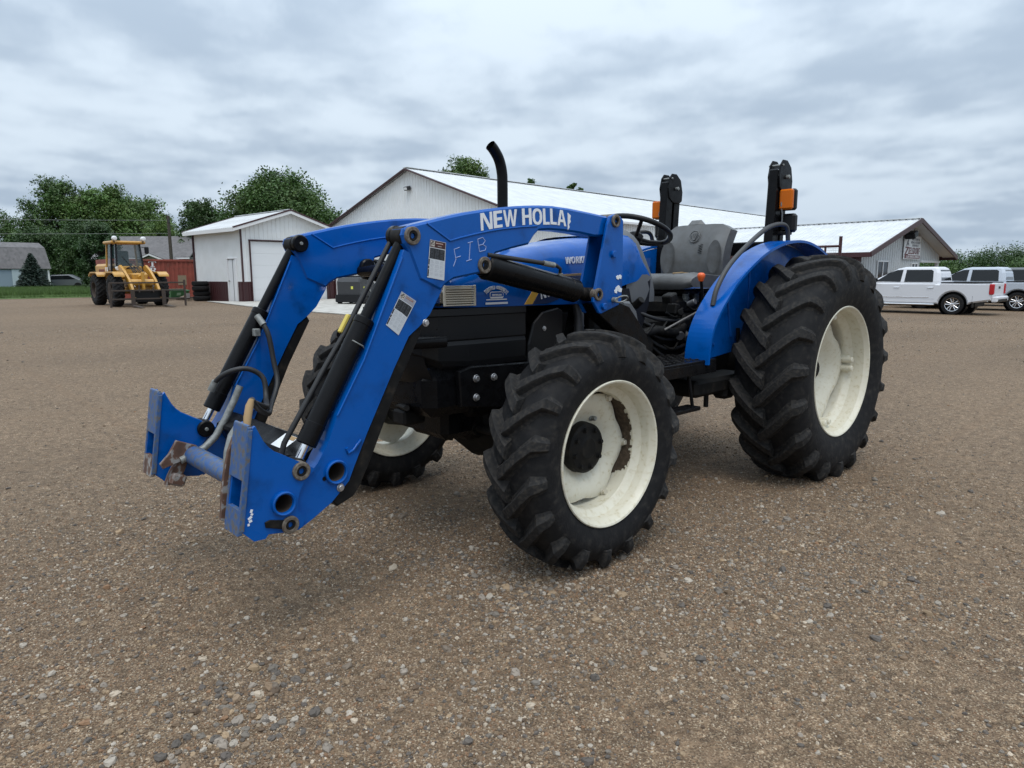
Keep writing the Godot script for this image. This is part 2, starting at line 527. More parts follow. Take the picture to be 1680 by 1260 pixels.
func ground() -> void:
	# one sheet to the horizon: fine rings near the tractor, coarse far away
	var mb := MB.new()
	var rad := [0.0]
	var r := 1.0
	while r < 700.0:
		rad.append(r)
		r *= 1.07 if r < 60 else 1.5
	var S := 160
	mb.use_col = true
	var tn := FastNoiseLite.new()
	tn.frequency = 0.16
	tn.fractal_octaves = 4
	tn.seed = 12
	var lane := FastNoiseLite.new()
	lane.frequency = 0.5
	lane.fractal_octaves = 2
	lane.seed = 8
	var cx := -1.0
	var g := func(rr: float, k: int) -> Vector3:
		var w := TAU * k / S
		var p := Vector3(cx + rr * cos(w), 0, rr * sin(w))
		p.y = land(p.x, p.z)
		return p
	for i in rad.size() - 1:
		for k in S:
			var a: Vector3 = g.call(rad[i], k)
			var b: Vector3 = g.call(rad[i + 1], k)
			var d: Vector3 = g.call(rad[i + 1], k + 1)
			var e: Vector3 = g.call(rad[i], k + 1)
			if i > 0: mb.tn(a, e, d, Vector3.UP, Vector3.UP, Vector3.UP)
			mb.tn(a, d, b, Vector3.UP, Vector3.UP, Vector3.UP)
	# damp and dry patches, and packed lanes worn along the row of sheds
	for i in mb.v.size():
		var q := mb.v[i]
		var k := 0.94 + 0.16 * tn.get_noise_2d(q.x, q.z) + 0.10 * lane.get_noise_2d(q.x * 0.12 + q.z * 0.03, q.z)
		k = clampf(k, 0.72, 1.08)
		mb.c[i] = Color(k, k, k)
	var o := part(mb, "gravel_yard", M.gravel, self)
	structure(o)
	tag(o, "brown gravel yard under and around the blue tractor", "ground")
	o.remove_meta("category")
func sheet(called: String, poly: Array, y: float, thick: float, m: Material) -> MeshInstance3D:
	var mb := MB.new()
	mb.prism(poly.map(func(p): return Vector2(p.x, -p.y)), 0.0, thick, 0.0, Transform3D(Basis(Vector3.RIGHT, -PI / 2), Vector3(0, y, 0)))
	var o := part(mb, called, m, self)
	structure(o)
	return o
func stones() -> void:
	var rng := RandomNumberGenerator.new()
	rng.seed = 5
	var patch := FastNoiseLite.new()
	patch.frequency = 0.55
	patch.seed = 4
	patch.fractal_octaves = 3
	var tones := [Color(0.155, 0.102, 0.061), Color(0.19, 0.129, 0.080), Color(0.235, 0.167, 0.108), Color(0.13, 0.087, 0.055), Color(0.30, 0.23, 0.158), Color(0.16, 0.125, 0.093), Color(0.42, 0.345, 0.26), Color(0.23, 0.132, 0.072), Color(0.10, 0.083, 0.070), Color(0.18, 0.122, 0.076)]
	for variant in 1:
		var ico := MB.new()
		var sm := SphereMesh.new()
		sm.radial_segments = 6
		sm.rings = 3
		sm.radius = 1.0
		sm.height = 2.0
		var arr := sm.get_mesh_arrays()
		var vs: PackedVector3Array = arr[Mesh.ARRAY_VERTEX]
		var jit := {}
		for i in vs.size():
			var key := "%.2f %.2f %.2f" % [vs[i].x, vs[i].y, vs[i].z]
			if not jit.has(key): jit[key] = rng.randf_range(0.72, 1.15)
			vs[i] *= jit[key]
		var ix: PackedInt32Array = arr[Mesh.ARRAY_INDEX]
		for i in range(0, ix.size(), 3): ico.t(vs[ix[i]], vs[ix[i + 2]], vs[ix[i + 1]])
		var mm := MultiMesh.new()
		mm.transform_format = MultiMesh.TRANSFORM_3D
		mm.use_colors = true
		mm.mesh = ico.mesh()
		mm.mesh.surface_set_material(0, M.stone)
		var buf := PackedFloat32Array()
		var count := 0
		while count < 380000:
			# thick near the tractor's front, thinning out over the yard
			var w := rng.randf() * TAU
			var rr := pow(rng.randf(), 0.62) * 17.0
			var x := 0.5 + rr * cos(w)
			var z := -2.5 + rr * sin(w) * 0.9
			if rng.randf() < 0.66:
				rr = 0.0
				x = -2.75 + rng.randfn() * 1.6
				z = 0.85 + rng.randfn() * 1.4
			var k := patch.get_noise_2d(x, z)
			if rng.randf() > 0.60 + k * 0.9: continue
			var big := rng.randf()
			# coarser stones lie where the surface has been washed out beside the bracket
			var wash := exp(-(pow((x + 3.55) / 0.75, 2.0) + pow((z - 0.60) / 0.60, 2.0)))
			k = k * 0.45 + wash * (0.55 + k)
			var s := 0.0022 + 0.0035 * rng.randf() * rng.randf()
			if big > 0.90: s = rng.randf_range(0.004, 0.0085)
			if big > 0.995 - 0.040 * smoothstep(0.15, 0.65, k): s = rng.randf_range(0.007, 0.014)
			if big > 0.9992 - 0.005 * smoothstep(0.2, 0.65, k): s = rng.randf_range(0.011, 0.021)
			if rr > 7.0: s *= 1.0 + 0.12 * (rr - 7.0) * rng.randf()
			var bs := Basis.from_euler(Vector3(rng.randf_range(-0.4, 0.4), rng.randf() * TAU, rng.randf_range(-0.4, 0.4))) * Basis.from_scale(Vector3(s * rng.randf_range(0.8, 1.4), s * rng.randf_range(0.45, 0.8), s))
			var c: Color = tones[rng.randi() % tones.size()] * rng.randf_range(0.75, 1.15)
			if s > 0.007 and rng.randf() < 0.7: c = [Color(0.25, 0.21, 0.17), Color(0.35, 0.305, 0.25), Color(0.17, 0.145, 0.118), Color(0.11, 0.093, 0.078), Color(0.29, 0.205, 0.125)][rng.randi() % 5] * rng.randf_range(0.8, 1.15)
			buf.append_array(PackedFloat32Array([bs.x.x, bs.y.x, bs.z.x, x, bs.x.y, bs.y.y, bs.z.y, s * 0.2, bs.x.z, bs.y.z, bs.z.z, z, c.r, c.g, c.b, 1.0]))
			count += 1
		mm.instance_count = count
		mm.buffer = buf
		var o := MultiMeshInstance3D.new()
		o.multimesh = mm
		o.name = numbered("loose_gravel")
		add_child(o)
		stuff(o)
		tag(o, ["loose brown and grey pebbles strewn over the yard", "loose tan grit and chips strewn over the yard", "loose pale stones strewn over the yard"][variant], "gravel", "loose stones on the yard")
# ---------------------------------------------------------------- tractor
func holed(mb: MB, poly: Array, holes: Array, z0: float, z1: float) -> void:
	var pieces := [PackedVector2Array(MB.ccw(poly))]
	for h in holes:
		var ce: Vector2 = h[0]
		var circle := PackedVector2Array()
		for k in 28: circle.append(ce + Vector2(cos(TAU * k / 28), sin(TAU * k / 28)) * h[1])
		var nxt := []
		for p in pieces:
			for half in [PackedVector2Array([Vector2(ce.x - 9, ce.y), Vector2(ce.x + 9, ce.y), Vector2(ce.x + 9, ce.y + 9), Vector2(ce.x - 9, ce.y + 9)]), PackedVector2Array([Vector2(ce.x - 9, ce.y - 9), Vector2(ce.x + 9, ce.y - 9), Vector2(ce.x + 9, ce.y), Vector2(ce.x - 9, ce.y)])]:
				for a in Geometry2D.intersect_polygons(p, half):
					for b in Geometry2D.clip_polygons(a, circle): nxt.append(b)
		pieces = nxt
	for p in pieces: mb.prism(Array(p), z0, z1, 0.0)
func lettering(s: String, m: Material, parent: Node3D, called: String, o: Vector3, ux: Vector3, uy: Vector3, w: float, h: float, depth := 0.003, serif := false) -> MeshInstance3D:
	# stands with its lower left corner at o, w wide along ux and h high along uy
	var tm := TextMesh.new()
	var f := SystemFont.new()
	f.font_names = PackedStringArray(["Droid Serif" if serif else "Droid Sans"])
	f.font_weight = 700
	tm.font = f
	tm.text = s
	tm.font_size = 48
	tm.pixel_size = 0.01
	tm.curve_step = 2.0
	tm.depth = 0.01
	var bb := tm.get_aabb()
	var sx := w / maxf(bb.size.x, 0.001)
	var sy := h / maxf(bb.size.y, 0.001)
	var uz := ux.cross(uy).normalized()
	var bs := Basis(ux.normalized() * sx, uy.normalized() * sy, uz * (depth / 0.01))
	var org := o - bs * Vector3(bb.position.x, bb.position.y, bb.position.z)
	return put(tm, called, m, parent, Transform3D(bs, org))
func half_profile(Rb: float, hw: float, rr: float) -> Array:
	var d := Rb - rr
	return xy([Rb, 0.0, Rb - 0.002, 0.3 * hw, Rb - 0.008, 0.55 * hw, Rb - 0.02, 0.74 * hw, Rb - 0.042, 0.88 * hw, Rb - 0.25 * d - 0.02, 0.965 * hw, rr + 0.58 * d, hw, rr + 0.40 * d, 0.99 * hw, rr + 0.22 * d, 0.945 * hw, rr + 0.10 * d, 0.89 * hw, rr + 0.05 * d, 0.86 * hw, rr, 0.84 * hw])
func tyre(R: float, hw: float, rr: float, lugs: int, lugh: float, lugw: float, flat: float) -> Array:
	var Rb := R - lugh
	var hp := half_profile(Rb, hw, rr)
	var prof := []
	for i in range(hp.size() - 1, 0, -1): prof.append(Vector2(hp[i].x, -hp[i].y))
	prof.append_array(hp)
	prof.reverse()
	var car := MB.new()
	car.lathe(prof, 72, Transform3D(), 1.2)
	var cum := [0.0]
	for i in range(1, hp.size()): cum.append(cum[-1] + hp[i].distance_to(hp[i - 1]))
	var s_sh: float = cum[3]
	var s_end: float = cum[5] + 0.55 * (cum[6] - cum[5])
	var sample := func(s: float) -> Array:
		var a := absf(s)
		var i := 0
		while i < hp.size() - 2 and cum[i + 1] < a: i += 1
		var f: float = (a - cum[i]) / (cum[i + 1] - cum[i])
		var p: Vector2 = hp[i].lerp(hp[i + 1], f)
		var tg: Vector2 = (hp[i + 1] - hp[i]).normalized()
		var i2 := mini(i + 1, hp.size() - 2)
		tg = tg.lerp((hp[i2 + 1] - hp[i2]).normalized(), f * 0.6).normalized()
		var nn := Vector2(tg.y, -tg.x)
		if nn.x < 0 and nn.y < 0: nn = -nn
		return [p if s >= 0 else Vector2(p.x, -p.y), nn if s >= 0 else Vector2(nn.x, -nn.y)]
	var lg := MB.new()
	var st := []
	var NS := 12
	for i in NS + 1: st.append(lerpf(-0.10 * hw, s_end, float(i) / NS))
	for side in [1.0, -1.0]:
		for k in lugs:
			var ph0 := TAU * (k + (0.5 if side < 0 else 0.0)) / lugs
			var secs := []
			for s in st:
				var pn: Array = sample.call(s)
				var p: Vector2 = pn[0]
				var nn: Vector2 = pn[1]
				var u := clampf(s / s_sh, -0.2, 1.0)
				var disp: float = 0.80 * minf(s, s_sh) + 0.45 * s_sh * u * u * 0.5 + 0.12 * maxf(s - s_sh, 0.0)
				var fade := clampf((s_end - s) / (s_end - s_sh), 0.0, 1.0)
				var hgt := lugh * (0.25 + 0.75 * pow(fade, 0.8)) if s > s_sh else lugh
				if s > s_sh: nn = nn.lerp(Vector2(1, 0), 0.35 * fade).normalized()
				var ph: float = ph0 - disp / Rb
				var w_top: float = lugw * (1.0 if s < s_sh else lerpf(0.75, 1.0, fade)) * (1.12 if s < 0.18 * hw else 1.0)
				var w_bot: float = w_top + 1.7 * lugh
				var q0 := p - nn * 0.004
				var qa := p + nn * hgt * 0.22
				var w_mid: float = w_top + 0.45 * lugh
				var q1 := p + nn * hgt * 0.83
				var q2 := p + nn * hgt
				var row := []
				for e in [[q0, -w_bot], [qa, -w_mid], [q1, -w_top * 1.03], [q2, -w_top * 0.84], [q2, w_top * 0.84], [q1, w_top * 1.03], [qa, w_mid], [q0, w_bot]]:
					var pp: Vector2 = e[0]
					var an: float = ph + e[1] * 0.5 / Rb
					row.append(Vector3(pp.x * cos(an), pp.x * sin(an), pp.y * side))
				secs.append(row)
			for i in NS:
				for j in 7:
					if side > 0: lg.q(secs[i][j], secs[i][j + 1], secs[i + 1][j + 1], secs[i + 1][j])
					else: lg.q(secs[i][j + 1], secs[i][j], secs[i + 1][j], secs[i + 1][j + 1])
			for e in [0, NS]:
				var r: Array = secs[e]
				var fl: bool = (e == 0) == (side > 0)
				for j in range(1, 7):
					if fl: lg.t(r[0], r[j + 1], r[j])
					else: lg.t(r[0], r[j], r[j + 1])
	for b in [car, lg]:
		for i in b.v.size():
			if b.v[i].y < -flat: b.v[i] = Vector3(b.v[i].x, -flat - (b.v[i].y + flat) * -0.02, b.v[i].z * 1.02)
	return [car, lg]
func rim(rf: float, w: float, mud: bool) -> MB:
	var rb := rf - 0.028
	var mb := MB.new()
	mb.use_col = true
	var pr := xy([rf - 0.014, w - 0.024, rf - 0.002, w - 0.012, rf, w - 0.004, rf - 0.004, w, rf - 0.011, w - 0.003, rb, w - 0.03])
	for i in range(1, 9): pr.append(Vector2(rb - 0.004 * i / 8.0, lerpf(w - 0.03, w * 0.5, i / 8.0)))
	pr.append(Vector2(rb - 0.026, w * 0.36))
	for i in range(0, 17): pr.append(Vector2(rb - 0.032, lerpf(w * 0.3, -w * 0.45, i / 16.0)))
	for e in [rb - 0.004, -w * 0.6, rb, -w + 0.03, rf - 0.011, -w + 0.003, rf - 0.004, -w, rf, -w + 0.004, rf - 0.014, -w + 0.024]: pr.append(e)
	var pts := []
	var i2 := 0
	while i2 < pr.size():
		if pr[i2] is Vector2:
			pts.append(pr[i2])
			i2 += 1
		else:
			pts.append(Vector2(pr[i2], pr[i2 + 1]))
			i2 += 2
	mb.lathe(pts, 200 if mud else 120, Transform3D(), 0.5)
	return mb
func disc(r_out: float, lob: float, nl: int, ph: float, rh: float, z_hub: float, z_edge: float, mb: MB) -> void:
	mb.use_col = true
	var rows := []
	var back := []
	for i in 9:
		var f := i / 8.0
		var row := []
		var rb := []
		for k in 96:
			var w := TAU * k / 96
			var c := cos(nl * (w - ph))
			var ro := r_out + lob * (c * absf(c) * 0.4 + c * 0.6)
			var r := lerpf(rh, ro, f)
			var z := lerpf(z_hub, z_edge, smoothstep(0.15, 0.85, f)) + 0.012 * sin(PI * f) * (1 + c) * 0.5
			if f > 0.99: z -= 0.006
			row.append(Vector3(r * cos(w), r * sin(w), z))
			rb.append(Vector3(r * cos(w), r * sin(w), z - 0.014))
		rows.append(row)
		back.append(rb)
	mb.skin(rows, true, true)
	mb.skin(back, true, false)
	mb.skin([rows[8], back[8]], true, true)
func bolt(parent: Node3D, called: String, p: Vector3, d: Vector3, r: float, h: float, m: Material) -> void:
	var mb := MB.new()
	mb.cyl(p, p + d * h * 0.35, r * 1.35, 14, 0.001)
	mb.cyl(p + d * h * 0.3, p + d * h, r, 6, 0.0015)
	part(mb, called, m, parent)
func wheel(t: Node3D, called: String, centre: Vector3, out: float, ty: Array, front: bool, spin: float) -> void:
	var w := node(called, t, Transform3D(Basis(), centre))
	put(ty[0], "tyre", M.tyre_rubber, w)
	put(ty[1], "tread_lugs", M.lug_rubber, w)
	var rx := Transform3D(Basis(Vector3.UP, 0.0 if out > 0 else PI), Vector3.ZERO)
	var r := put(ty[2], "rim", M.rim_paint, w, rx)
	if front:
		# dried mud caked round the inside of the well, ragged at its edge
		var nz := FastNoiseLite.new()
		nz.frequency = 6.0
		nz.fractal_octaves = 5
		var md := MB.new()
		for i in 150:
			for j in 26:
				var q4 := []
				var keep := true
				for e in [[0, 0], [1, 0], [1, 1], [0, 1]]:
					var an: float = lerpf(-0.95, 1.5, (i + e[0]) / 150.0)
					var z: float = lerpf(-0.062, 0.075, (j + e[1]) / 26.0)
					var rr: float = 0.2600 + (0.0058 if z > 0.050 else 0.0) + (0.020 * clampf((z - 0.042) / 0.008, 0.0, 1.0))
					var lim := 0.040 + 0.035 * nz.get_noise_2d(an * 0.6, 2.0) + 0.022 * nz.get_noise_2d(an * 2.0, z * 9.0) - 0.10 * smoothstep(0.75, 1.5, an) - 0.12 * smoothstep(-0.3, -0.95, an)
					if z > lim: keep = false
					q4.append(rx * Vector3(rr * cos(an), rr * sin(an), z))
				if keep: md.q(q4[0], q4[3], q4[2], q4[1])
		part(md, "dried_mud", M.mud, w)
		var d := MB.new()
		disc(0.247, 0.016, 6, spin, 0.07, -0.062, -0.012, d)
		part(d, "disc", M.rim_paint, w, rx)
		for k in 6:
			var a := spin + TAU * k / 6
			bolt(w, "wheel_bolt", rx * Vector3(0.252 * cos(a), 0.252 * sin(a), -0.013), rx.basis * Vector3(0, 0, 1), 0.013, 0.022, M.cream_plastic)
		var h := MB.new()
		h.lathe(xy([0.0, 0.002, 0.045, 0.002, 0.055, -0.004, 0.100, -0.006, 0.112, -0.014, 0.117, -0.06, 0.117, -0.18, 0.0, -0.18]), 40, rx, 0.5)
		part(h, "hub", M.greasy_iron, w)
		for k in 8:
			var a := TAU * (k + 0.3) / 8
			bolt(w, "hub_bolt", rx * Vector3(0.086 * cos(a), 0.088 * sin(a), -0.008), rx.basis * Vector3(0, 0, 1), 0.010, 0.016, M.greasy_iron)
		bolt(w, "valve_stem", rx * Vector3(0.14 * cos(1.1), 0.14 * sin(1.1), -0.05), rx.basis * Vector3(0, 0, 1), 0.011, 0.035, M.zinc)
	else:
		var d := MB.new()
		disc(0.325, 0.040, 4, spin, 0.10, -0.04, 0.040, d)
		part(d, "disc", M.rim_paint, w, rx)
		for k in 4:
			for s in [-1, 1]:
				var a: float = spin + TAU * k / 4 + s * 0.085
				var b := MB.new()
				b.use_col = true
				var c0 := Vector3(0.338 * cos(a), 0.338 * sin(a), 0.040)
				b.cyl(c0, c0 + Vector3(0, 0, 0.075), 0.020, 16, 0.005)
				b.box(c0 + Vector3(0.016 * cos(a), 0.016 * sin(a), 0.02), Vector3(0.04, 0.05, 0.05), 0.006, Basis(Vector3(0, 0, 1), a))
				part(b, "rim_clamp", M.rim_paint, w, rx)
		var h := MB.new()
		h.lathe(xy([0.0, 0.02, 0.05, 0.02, 0.06, 0.0, 0.12, -0.02, 0.13, -0.04, 0.13, -0.30, 0.0, -0.30]), 36, rx, 0.5)
		part(h, "hub", M.greasy_iron, w)
func boss(parent: Node3D, p: Vector3, s: float, r: float) -> void:   # pin boss with greasy hollow pin
	var xf := Transform3D(Basis(Vector3.UP, 0.0 if s > 0 else PI), p)
	var mb := MB.new()
	mb.lathe(xy([r, -0.05, r, 0.007, r - 0.003, 0.010, r * 0.60, 0.010, r * 0.56, 0.004]), 28, xf, 0.4)
	part(mb, "pin_boss", M.boss_steel, parent)
	mb = MB.new()
	mb.lathe(xy([r * 0.56, 0.003, r * 0.5, 0.007, r * 0.32, 0.007, r * 0.28, -0.006, 0.0, -0.006]), 20, xf, 0.4)
	part(mb, "pin", M.greasy_iron, parent)
func sticker_image(top: Color) -> ImageTexture:
	var im := Image.create(96, 192, false, Image.FORMAT_RGB8)
	im.fill(Color(0.74, 0.76, 0.78))
	im.fill_rect(Rect2i(2, 2, 92, 34), top)
	var rng := RandomNumberGenerator.new()
	rng.seed = 9
	im.fill_rect(Rect2i(6, 5, 24, 26), Color(0.75, 0.72, 0.68))
	for k in 22: im.fill_rect(Rect2i(7 + rng.randi() % 18, 6 + rng.randi() % 20, 4, 4), Color(0.08, 0.07, 0.07))
	im.fill_rect(Rect2i(36, 8, 46, 9), Color(0.42, 0.20, 0.15) if top.r > 0.2 else Color(0.5, 0.5, 0.52))
	for k in 6: im.fill_rect(Rect2i(38 + k * 7, 10, 4, 4), Color(0.85, 0.82, 0.78))
	im.fill_rect(Rect2i(48, 24, 24, 4), Color(0.6, 0.58, 0.56))
	im.fill_rect(Rect2i(4, 40, 88, 54), Color(0.09, 0.095, 0.11))
	for row in 8:
		for cl in 3:
			for k in 7:
				if rng.randf() < 0.7: im.fill_rect(Rect2i(8 + cl * 29 + k * 3, 45 + row * 6, 2, 2), Color(0.42, 0.45, 0.49))
	im.fill_rect(Rect2i(1, 98, 7, 88), Color(0.10, 0.10, 0.12))
	im.fill_rect(Rect2i(1, 126, 7, 6), Color(0.7, 0.7, 0.72))
	im.fill_rect(Rect2i(1, 146, 7, 4), Color(0.7, 0.7, 0.72))
	for row in 26:
		for cl in 3:
			if row % 7 == 6: continue
			var L := rng.randi_range(14, 24)
			for k in L:
				if rng.randf() < 0.6: im.set_pixel(12 + cl * 28 + k, 101 + row * 3, Color(0.52, 0.54, 0.58))
	return ImageTexture.create_from_image(im)
func sticker(parent: Node3D, called: String, p: Array, z: float, tex: Texture2D) -> void:
	var mb := MB.new()
	mb.quv(v3(p[0], z), v3(p[1], z), v3(p[2], z), v3(p[3], z))
	var key := "sticker%d" % tex.get_rid().get_id()
	var m: StandardMaterial3D = M[key] if M.has(key) else mat(key, Color.WHITE, 0.55)
	m.albedo_texture = tex
	part(mb, called, m, parent)
func loader_arm(t: Node3D, s: float) -> void:
	var near := s > 0
	var mz := Transform3D(Basis.from_scale(Vector3(1, 1, s)), Vector3.ZERO)
	var Z := func(a: float) -> float: return a * s
	var zz := func(a: float, b: float) -> Array: return [minf(a * s, b * s), maxf(a * s, b * s)]
	# curved upper boom
	var boom := xy([-2.962, 1.448, -2.925, 1.464, -2.848, 1.482, -2.76, 1.503, -2.671, 1.522, -2.58, 1.538, -2.497, 1.551, -2.41, 1.562, -2.337, 1.569, -2.255, 1.575, -2.177, 1.577, -2.07, 1.573, -1.959, 1.565, -1.787, 1.550, -1.745, 1.535, -1.752, 1.495, -1.80, 1.458, -1.896, 1.455, -2.0, 1.466, -2.106, 1.472, -2.20, 1.473, -2.262, 1.468, -2.290, 1.445, -2.323, 1.407, -2.42, 1.388, -2.515, 1.365, -2.528, 1.343, -2.540, 1.312, -2.560, 1.292, -2.605, 1.284, -2.734, 1.263, -2.776, 1.240, -2.798, 1.219, -2.897, 1.262, -2.944, 1.374, -2.960, 1.395, -2.970, 1.425])
	var mb := MB.new()
	var r: Array = zz.call(0.415, 0.505)
	mb.prism(boom, r[0], r[1], 0.009)
	var arm := part(mb, "loader_boom", M.blue_paint, t)
	# folded edge that runs along the boom
	for e in [1.0, -1.0]:
		mb = MB.new()
		var zf: float = s * (0.505 if e > 0 else 0.415)
		var cr := xy([-2.861, 1.472, -2.752, 1.410, -2.70, 1.423, -2.623, 1.440, -2.55, 1.454, -2.482, 1.465, -2.38, 1.477, -2.277, 1.486])
		mb.tube(cr.map(func(p): return v3(p, zf)), 0.0045, 8)
		part(mb, "weld_seam", M.blue_paint, arm)
	# straight lower beam with an open cross tube near its foot
	var low := xy([-2.960, 1.372, -3.05, 1.178, -3.148, 0.977, -3.222, 0.855, -3.262, 0.79, -3.30, 0.70, -3.345, 0.632, -3.385, 0.592, -3.420, 0.555, -3.435, 0.49, -3.428, 0.41, -3.375, 0.436, -3.297, 0.480, -3.226, 0.544, -3.199, 0.600, -3.141, 0.714, -3.020, 0.934, -2.950, 1.051, -2.896, 1.089, -2.849, 1.131, -2.794, 1.215, -2.80, 1.30])
	mb = MB.new()
	r = zz.call(0.422, 0.498)
	holed(mb, low, [[Vector2(-3.276, 0.588), 0.034]], r[0], r[1])
	var beam := part(mb, "loader_beam", M.blue_paint, t)
	mb = MB.new()
	mb.lathe(xy([0.044, -0.006, 0.044, 0.010, 0.040, 0.013, 0.035, 0.010, 0.034, 0.0]), 32, mz * Transform3D(Basis(), Vector3(-3.276, 0.588, 0.498)), 0.5)
	part(mb, "tube_collar", M.blue_paint, beam)
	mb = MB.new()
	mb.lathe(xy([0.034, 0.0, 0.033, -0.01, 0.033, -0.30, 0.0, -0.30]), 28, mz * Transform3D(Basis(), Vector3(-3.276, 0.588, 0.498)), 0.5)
	part(mb, "tube_bore", M.rough_iron, beam)  # rusty dirt inside the tube, its shadow also put into the dark colour
	for e in [0.5, 0.42]:
		var zf: float = s * e
		mb = MB.new()
		mb.tube([Vector3(-3.262, 0.79, zf), Vector3(-3.225, 0.85, zf), Vector3(-3.146, 0.98, zf), Vector3(-2.97, 1.345, zf)], 0.004, 8)
		part(mb, "weld_seam", M.blue_paint, beam)
		mb = MB.new()
		mb.tube([Vector3(-3.232, 0.668, zf), Vector3(-3.226, 0.648, zf), Vector3(-3.205, 0.655, zf), Vector3(-3.172, 0.688, zf)], 0.0055, 8)
		part(mb, "weld_seam", M.blue_paint, beam)
	bolt(beam, "bolt", Vector3(-3.262, 0.527, Z.call(0.498)), Vector3(0, 0, s), 0.011, 0.012, M.bolt_steel)
	bolt(beam, "bolt", Vector3(-2.872, 1.098, Z.call(0.498)), Vector3(0, 0, s), 0.011, 0.012, M.bolt_steel)
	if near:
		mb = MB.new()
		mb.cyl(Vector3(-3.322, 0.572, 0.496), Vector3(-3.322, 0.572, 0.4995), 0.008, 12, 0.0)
		part(mb, "hole_shade_disc", M.black_paint, beam)  # solid black disc painted as the shade of a small hole
	# folded parking stand behind the beam
	mb = MB.new()
	r = zz.call(0.43, 0.488)
	mb.prism(xy([-2.895, 1.085, -2.935, 1.055, -3.015, 0.935, -3.135, 0.715, -3.192, 0.605, -3.218, 0.55, -3.29, 0.482, -3.27, 0.455, -3.205, 0.478, -3.175, 0.513, -3.124, 0.606, -2.998, 0.864, -2.883, 1.064]), r[0], r[1], 0.004)
	part(mb, "parking_stand", M.greasy_iron, t)
	# pins
	for p in [Vector2(-2.928, 1.423), Vector2(-1.775, 1.530), Vector2(-2.579, 1.318)]:
		boss(arm, v3(p, Z.call(0.505)), s, 0.034)
		boss(arm, v3(p, Z.call(0.415)), -s, 0.034)
	mb = MB.new()
	mb.cyl(Vector3(-2.579, 1.318, s * 0.375), Vector3(-2.579, 1.318, s * 0.407), 0.042, 24, 0.006)
	part(mb, "pin_cap", M.black_paint, arm)
	# tilt cylinder
	var zc: float = s * 0.452
	var c := node("tilt_cylinder", t)
	mb = MB.new()
	var A := Vector3(-2.932, 1.420, zc)
	var B := Vector3(-3.406, 0.622, zc)
	var ax := (B - A).normalized()
	mb.cyl(A - ax * 0.01, A + ax * 0.36, 0.0215, 20)
	part(mb, "rod_guard", M.black_paint, c)
	mb = MB.new()
	mb.cyl(A + ax * 0.345, A + ax * 0.84, 0.0355, 26, 0.006)
	mb.cyl(A + ax * 0.345, A + ax * 0.375, 0.0375, 26, 0.004)
	mb.cyl(A + ax * 0.76, A + ax * 0.845, 0.0372, 26, 0.004)
	part(mb, "barrel", M.black_paint, c)
	mb = MB.new()
	mb.cyl(A + ax * 0.84, B, 0.015, 18)
	part(mb, "rod", M.chrome, c)
	mb = MB.new()
	mb.cyl(B + Vector3(0, 0, -0.030), B + Vector3(0, 0, 0.030), 0.034, 20)
	part(mb, "rod_eye", M.greasy_iron, c)
	mb = MB.new()
	mb.cyl(A + Vector3(-0.002, 0.002, -0.034), A + Vector3(-0.002, 0.002, 0.034), 0.038, 24)
	part(mb, "base_eye", M.greasy_iron, c)
	# hydraulic line along the cylinder and its clamp
	mb = MB.new()
	var zi: float = s * 0.40
	if near: mb.tube([Vector3(-2.954, 1.406, zi), Vector3(-3.111, 1.156, zi), Vector3(-3.163, 1.071, zi), Vector3(-3.244, 0.959, zi), Vector3(-3.329, 0.831, zi), Vector3(-3.418, 0.699, zi), Vector3(-3.432, 0.656, zi)], 0.0105, 8)
	if near: part(mb, "hydraulic_line", M.hose_rubber, c)
	mb = MB.new()
	var cm := A + ax * 0.445
	mb.tube([cm + Vector3(0.03, -0.02, s * 0.02), cm + Vector3(0.015, -0.01, s * 0.039), cm + Vector3(-0.02, 0.012, s * 0.030), Vector3(-3.160, 1.026, zi)], 0.003, 6)
	mb.box(Vector3(-3.160, 1.026, zi), Vector3(0.028, 0.034, 0.03), 0.003)
	part(mb, "line_clamp", M.zinc, c)
	if near:
		mb = MB.new()
		mb.box(Vector3(-3.159, 1.104, zi - 0.010), Vector3(0.014, 0.075, 0.02), 0.003, Basis(Vector3(0, 0, 1), -0.55))
		var lb := mat("yellow_tag", lin(0.6, 0.47, 0.09), 0.6)
		part(mb, "line_tag", lb, c)
	# lift cylinder between boom and mast
	var l := node("lift_cylinder", t)
	var zl: float = s * 0.472
	var C := Vector3(-2.579, 1.318, zl)
	var D := Vector3(-1.895, 1.185, zl)
	var cx := (D - C).normalized()
	mb = MB.new()
	mb.cyl(C + cx * 0.03, C + cx * 0.595, 0.053, 28, 0.006)
	mb.cyl(C - cx * 0.0, C + cx * 0.05, 0.040, 24, 0.006)
	mb.cyl(C + cx * 0.54, C + cx * 0.60, 0.055, 28, 0.005)
	part(mb, "barrel", M.black_paint, l)
	mb = MB.new()
	mb.cyl(C + cx * 0.59, D, 0.020, 18)
	part(mb, "rod", M.chrome, l)
	mb = MB.new()
	mb.cyl(D + Vector3(0, 0, -0.035), D + Vector3(0, 0, 0.035), 0.032, 20)
	mb.cyl(D - cx * 0.06, D, 0.027, 16)
	part(mb, "rod_eye", M.greasy_iron, l)
	mb = MB.new()
	mb.tube([Vector3(-2.56, 1.36, zl + s * 0.03), Vector3(-2.48, 1.352, zl + s * 0.03), Vector3(-2.30, 1.335, zl + s * 0.03), Vector3(-2.20, 1.325, zl + s * 0.03), Vector3(-2.15, 1.318, zl + s * 0.03), Vector3(-2.125, 1.305, zl + s * 0.03), Vector3(-2.118, 1.26, zl + s * 0.02)], [0.010, 0.010, 0.010, 0.010, 0.009, 0.008, 0.008], 8)
	part(mb, "hose", M.hose_rubber, l)
	mb = MB.new()
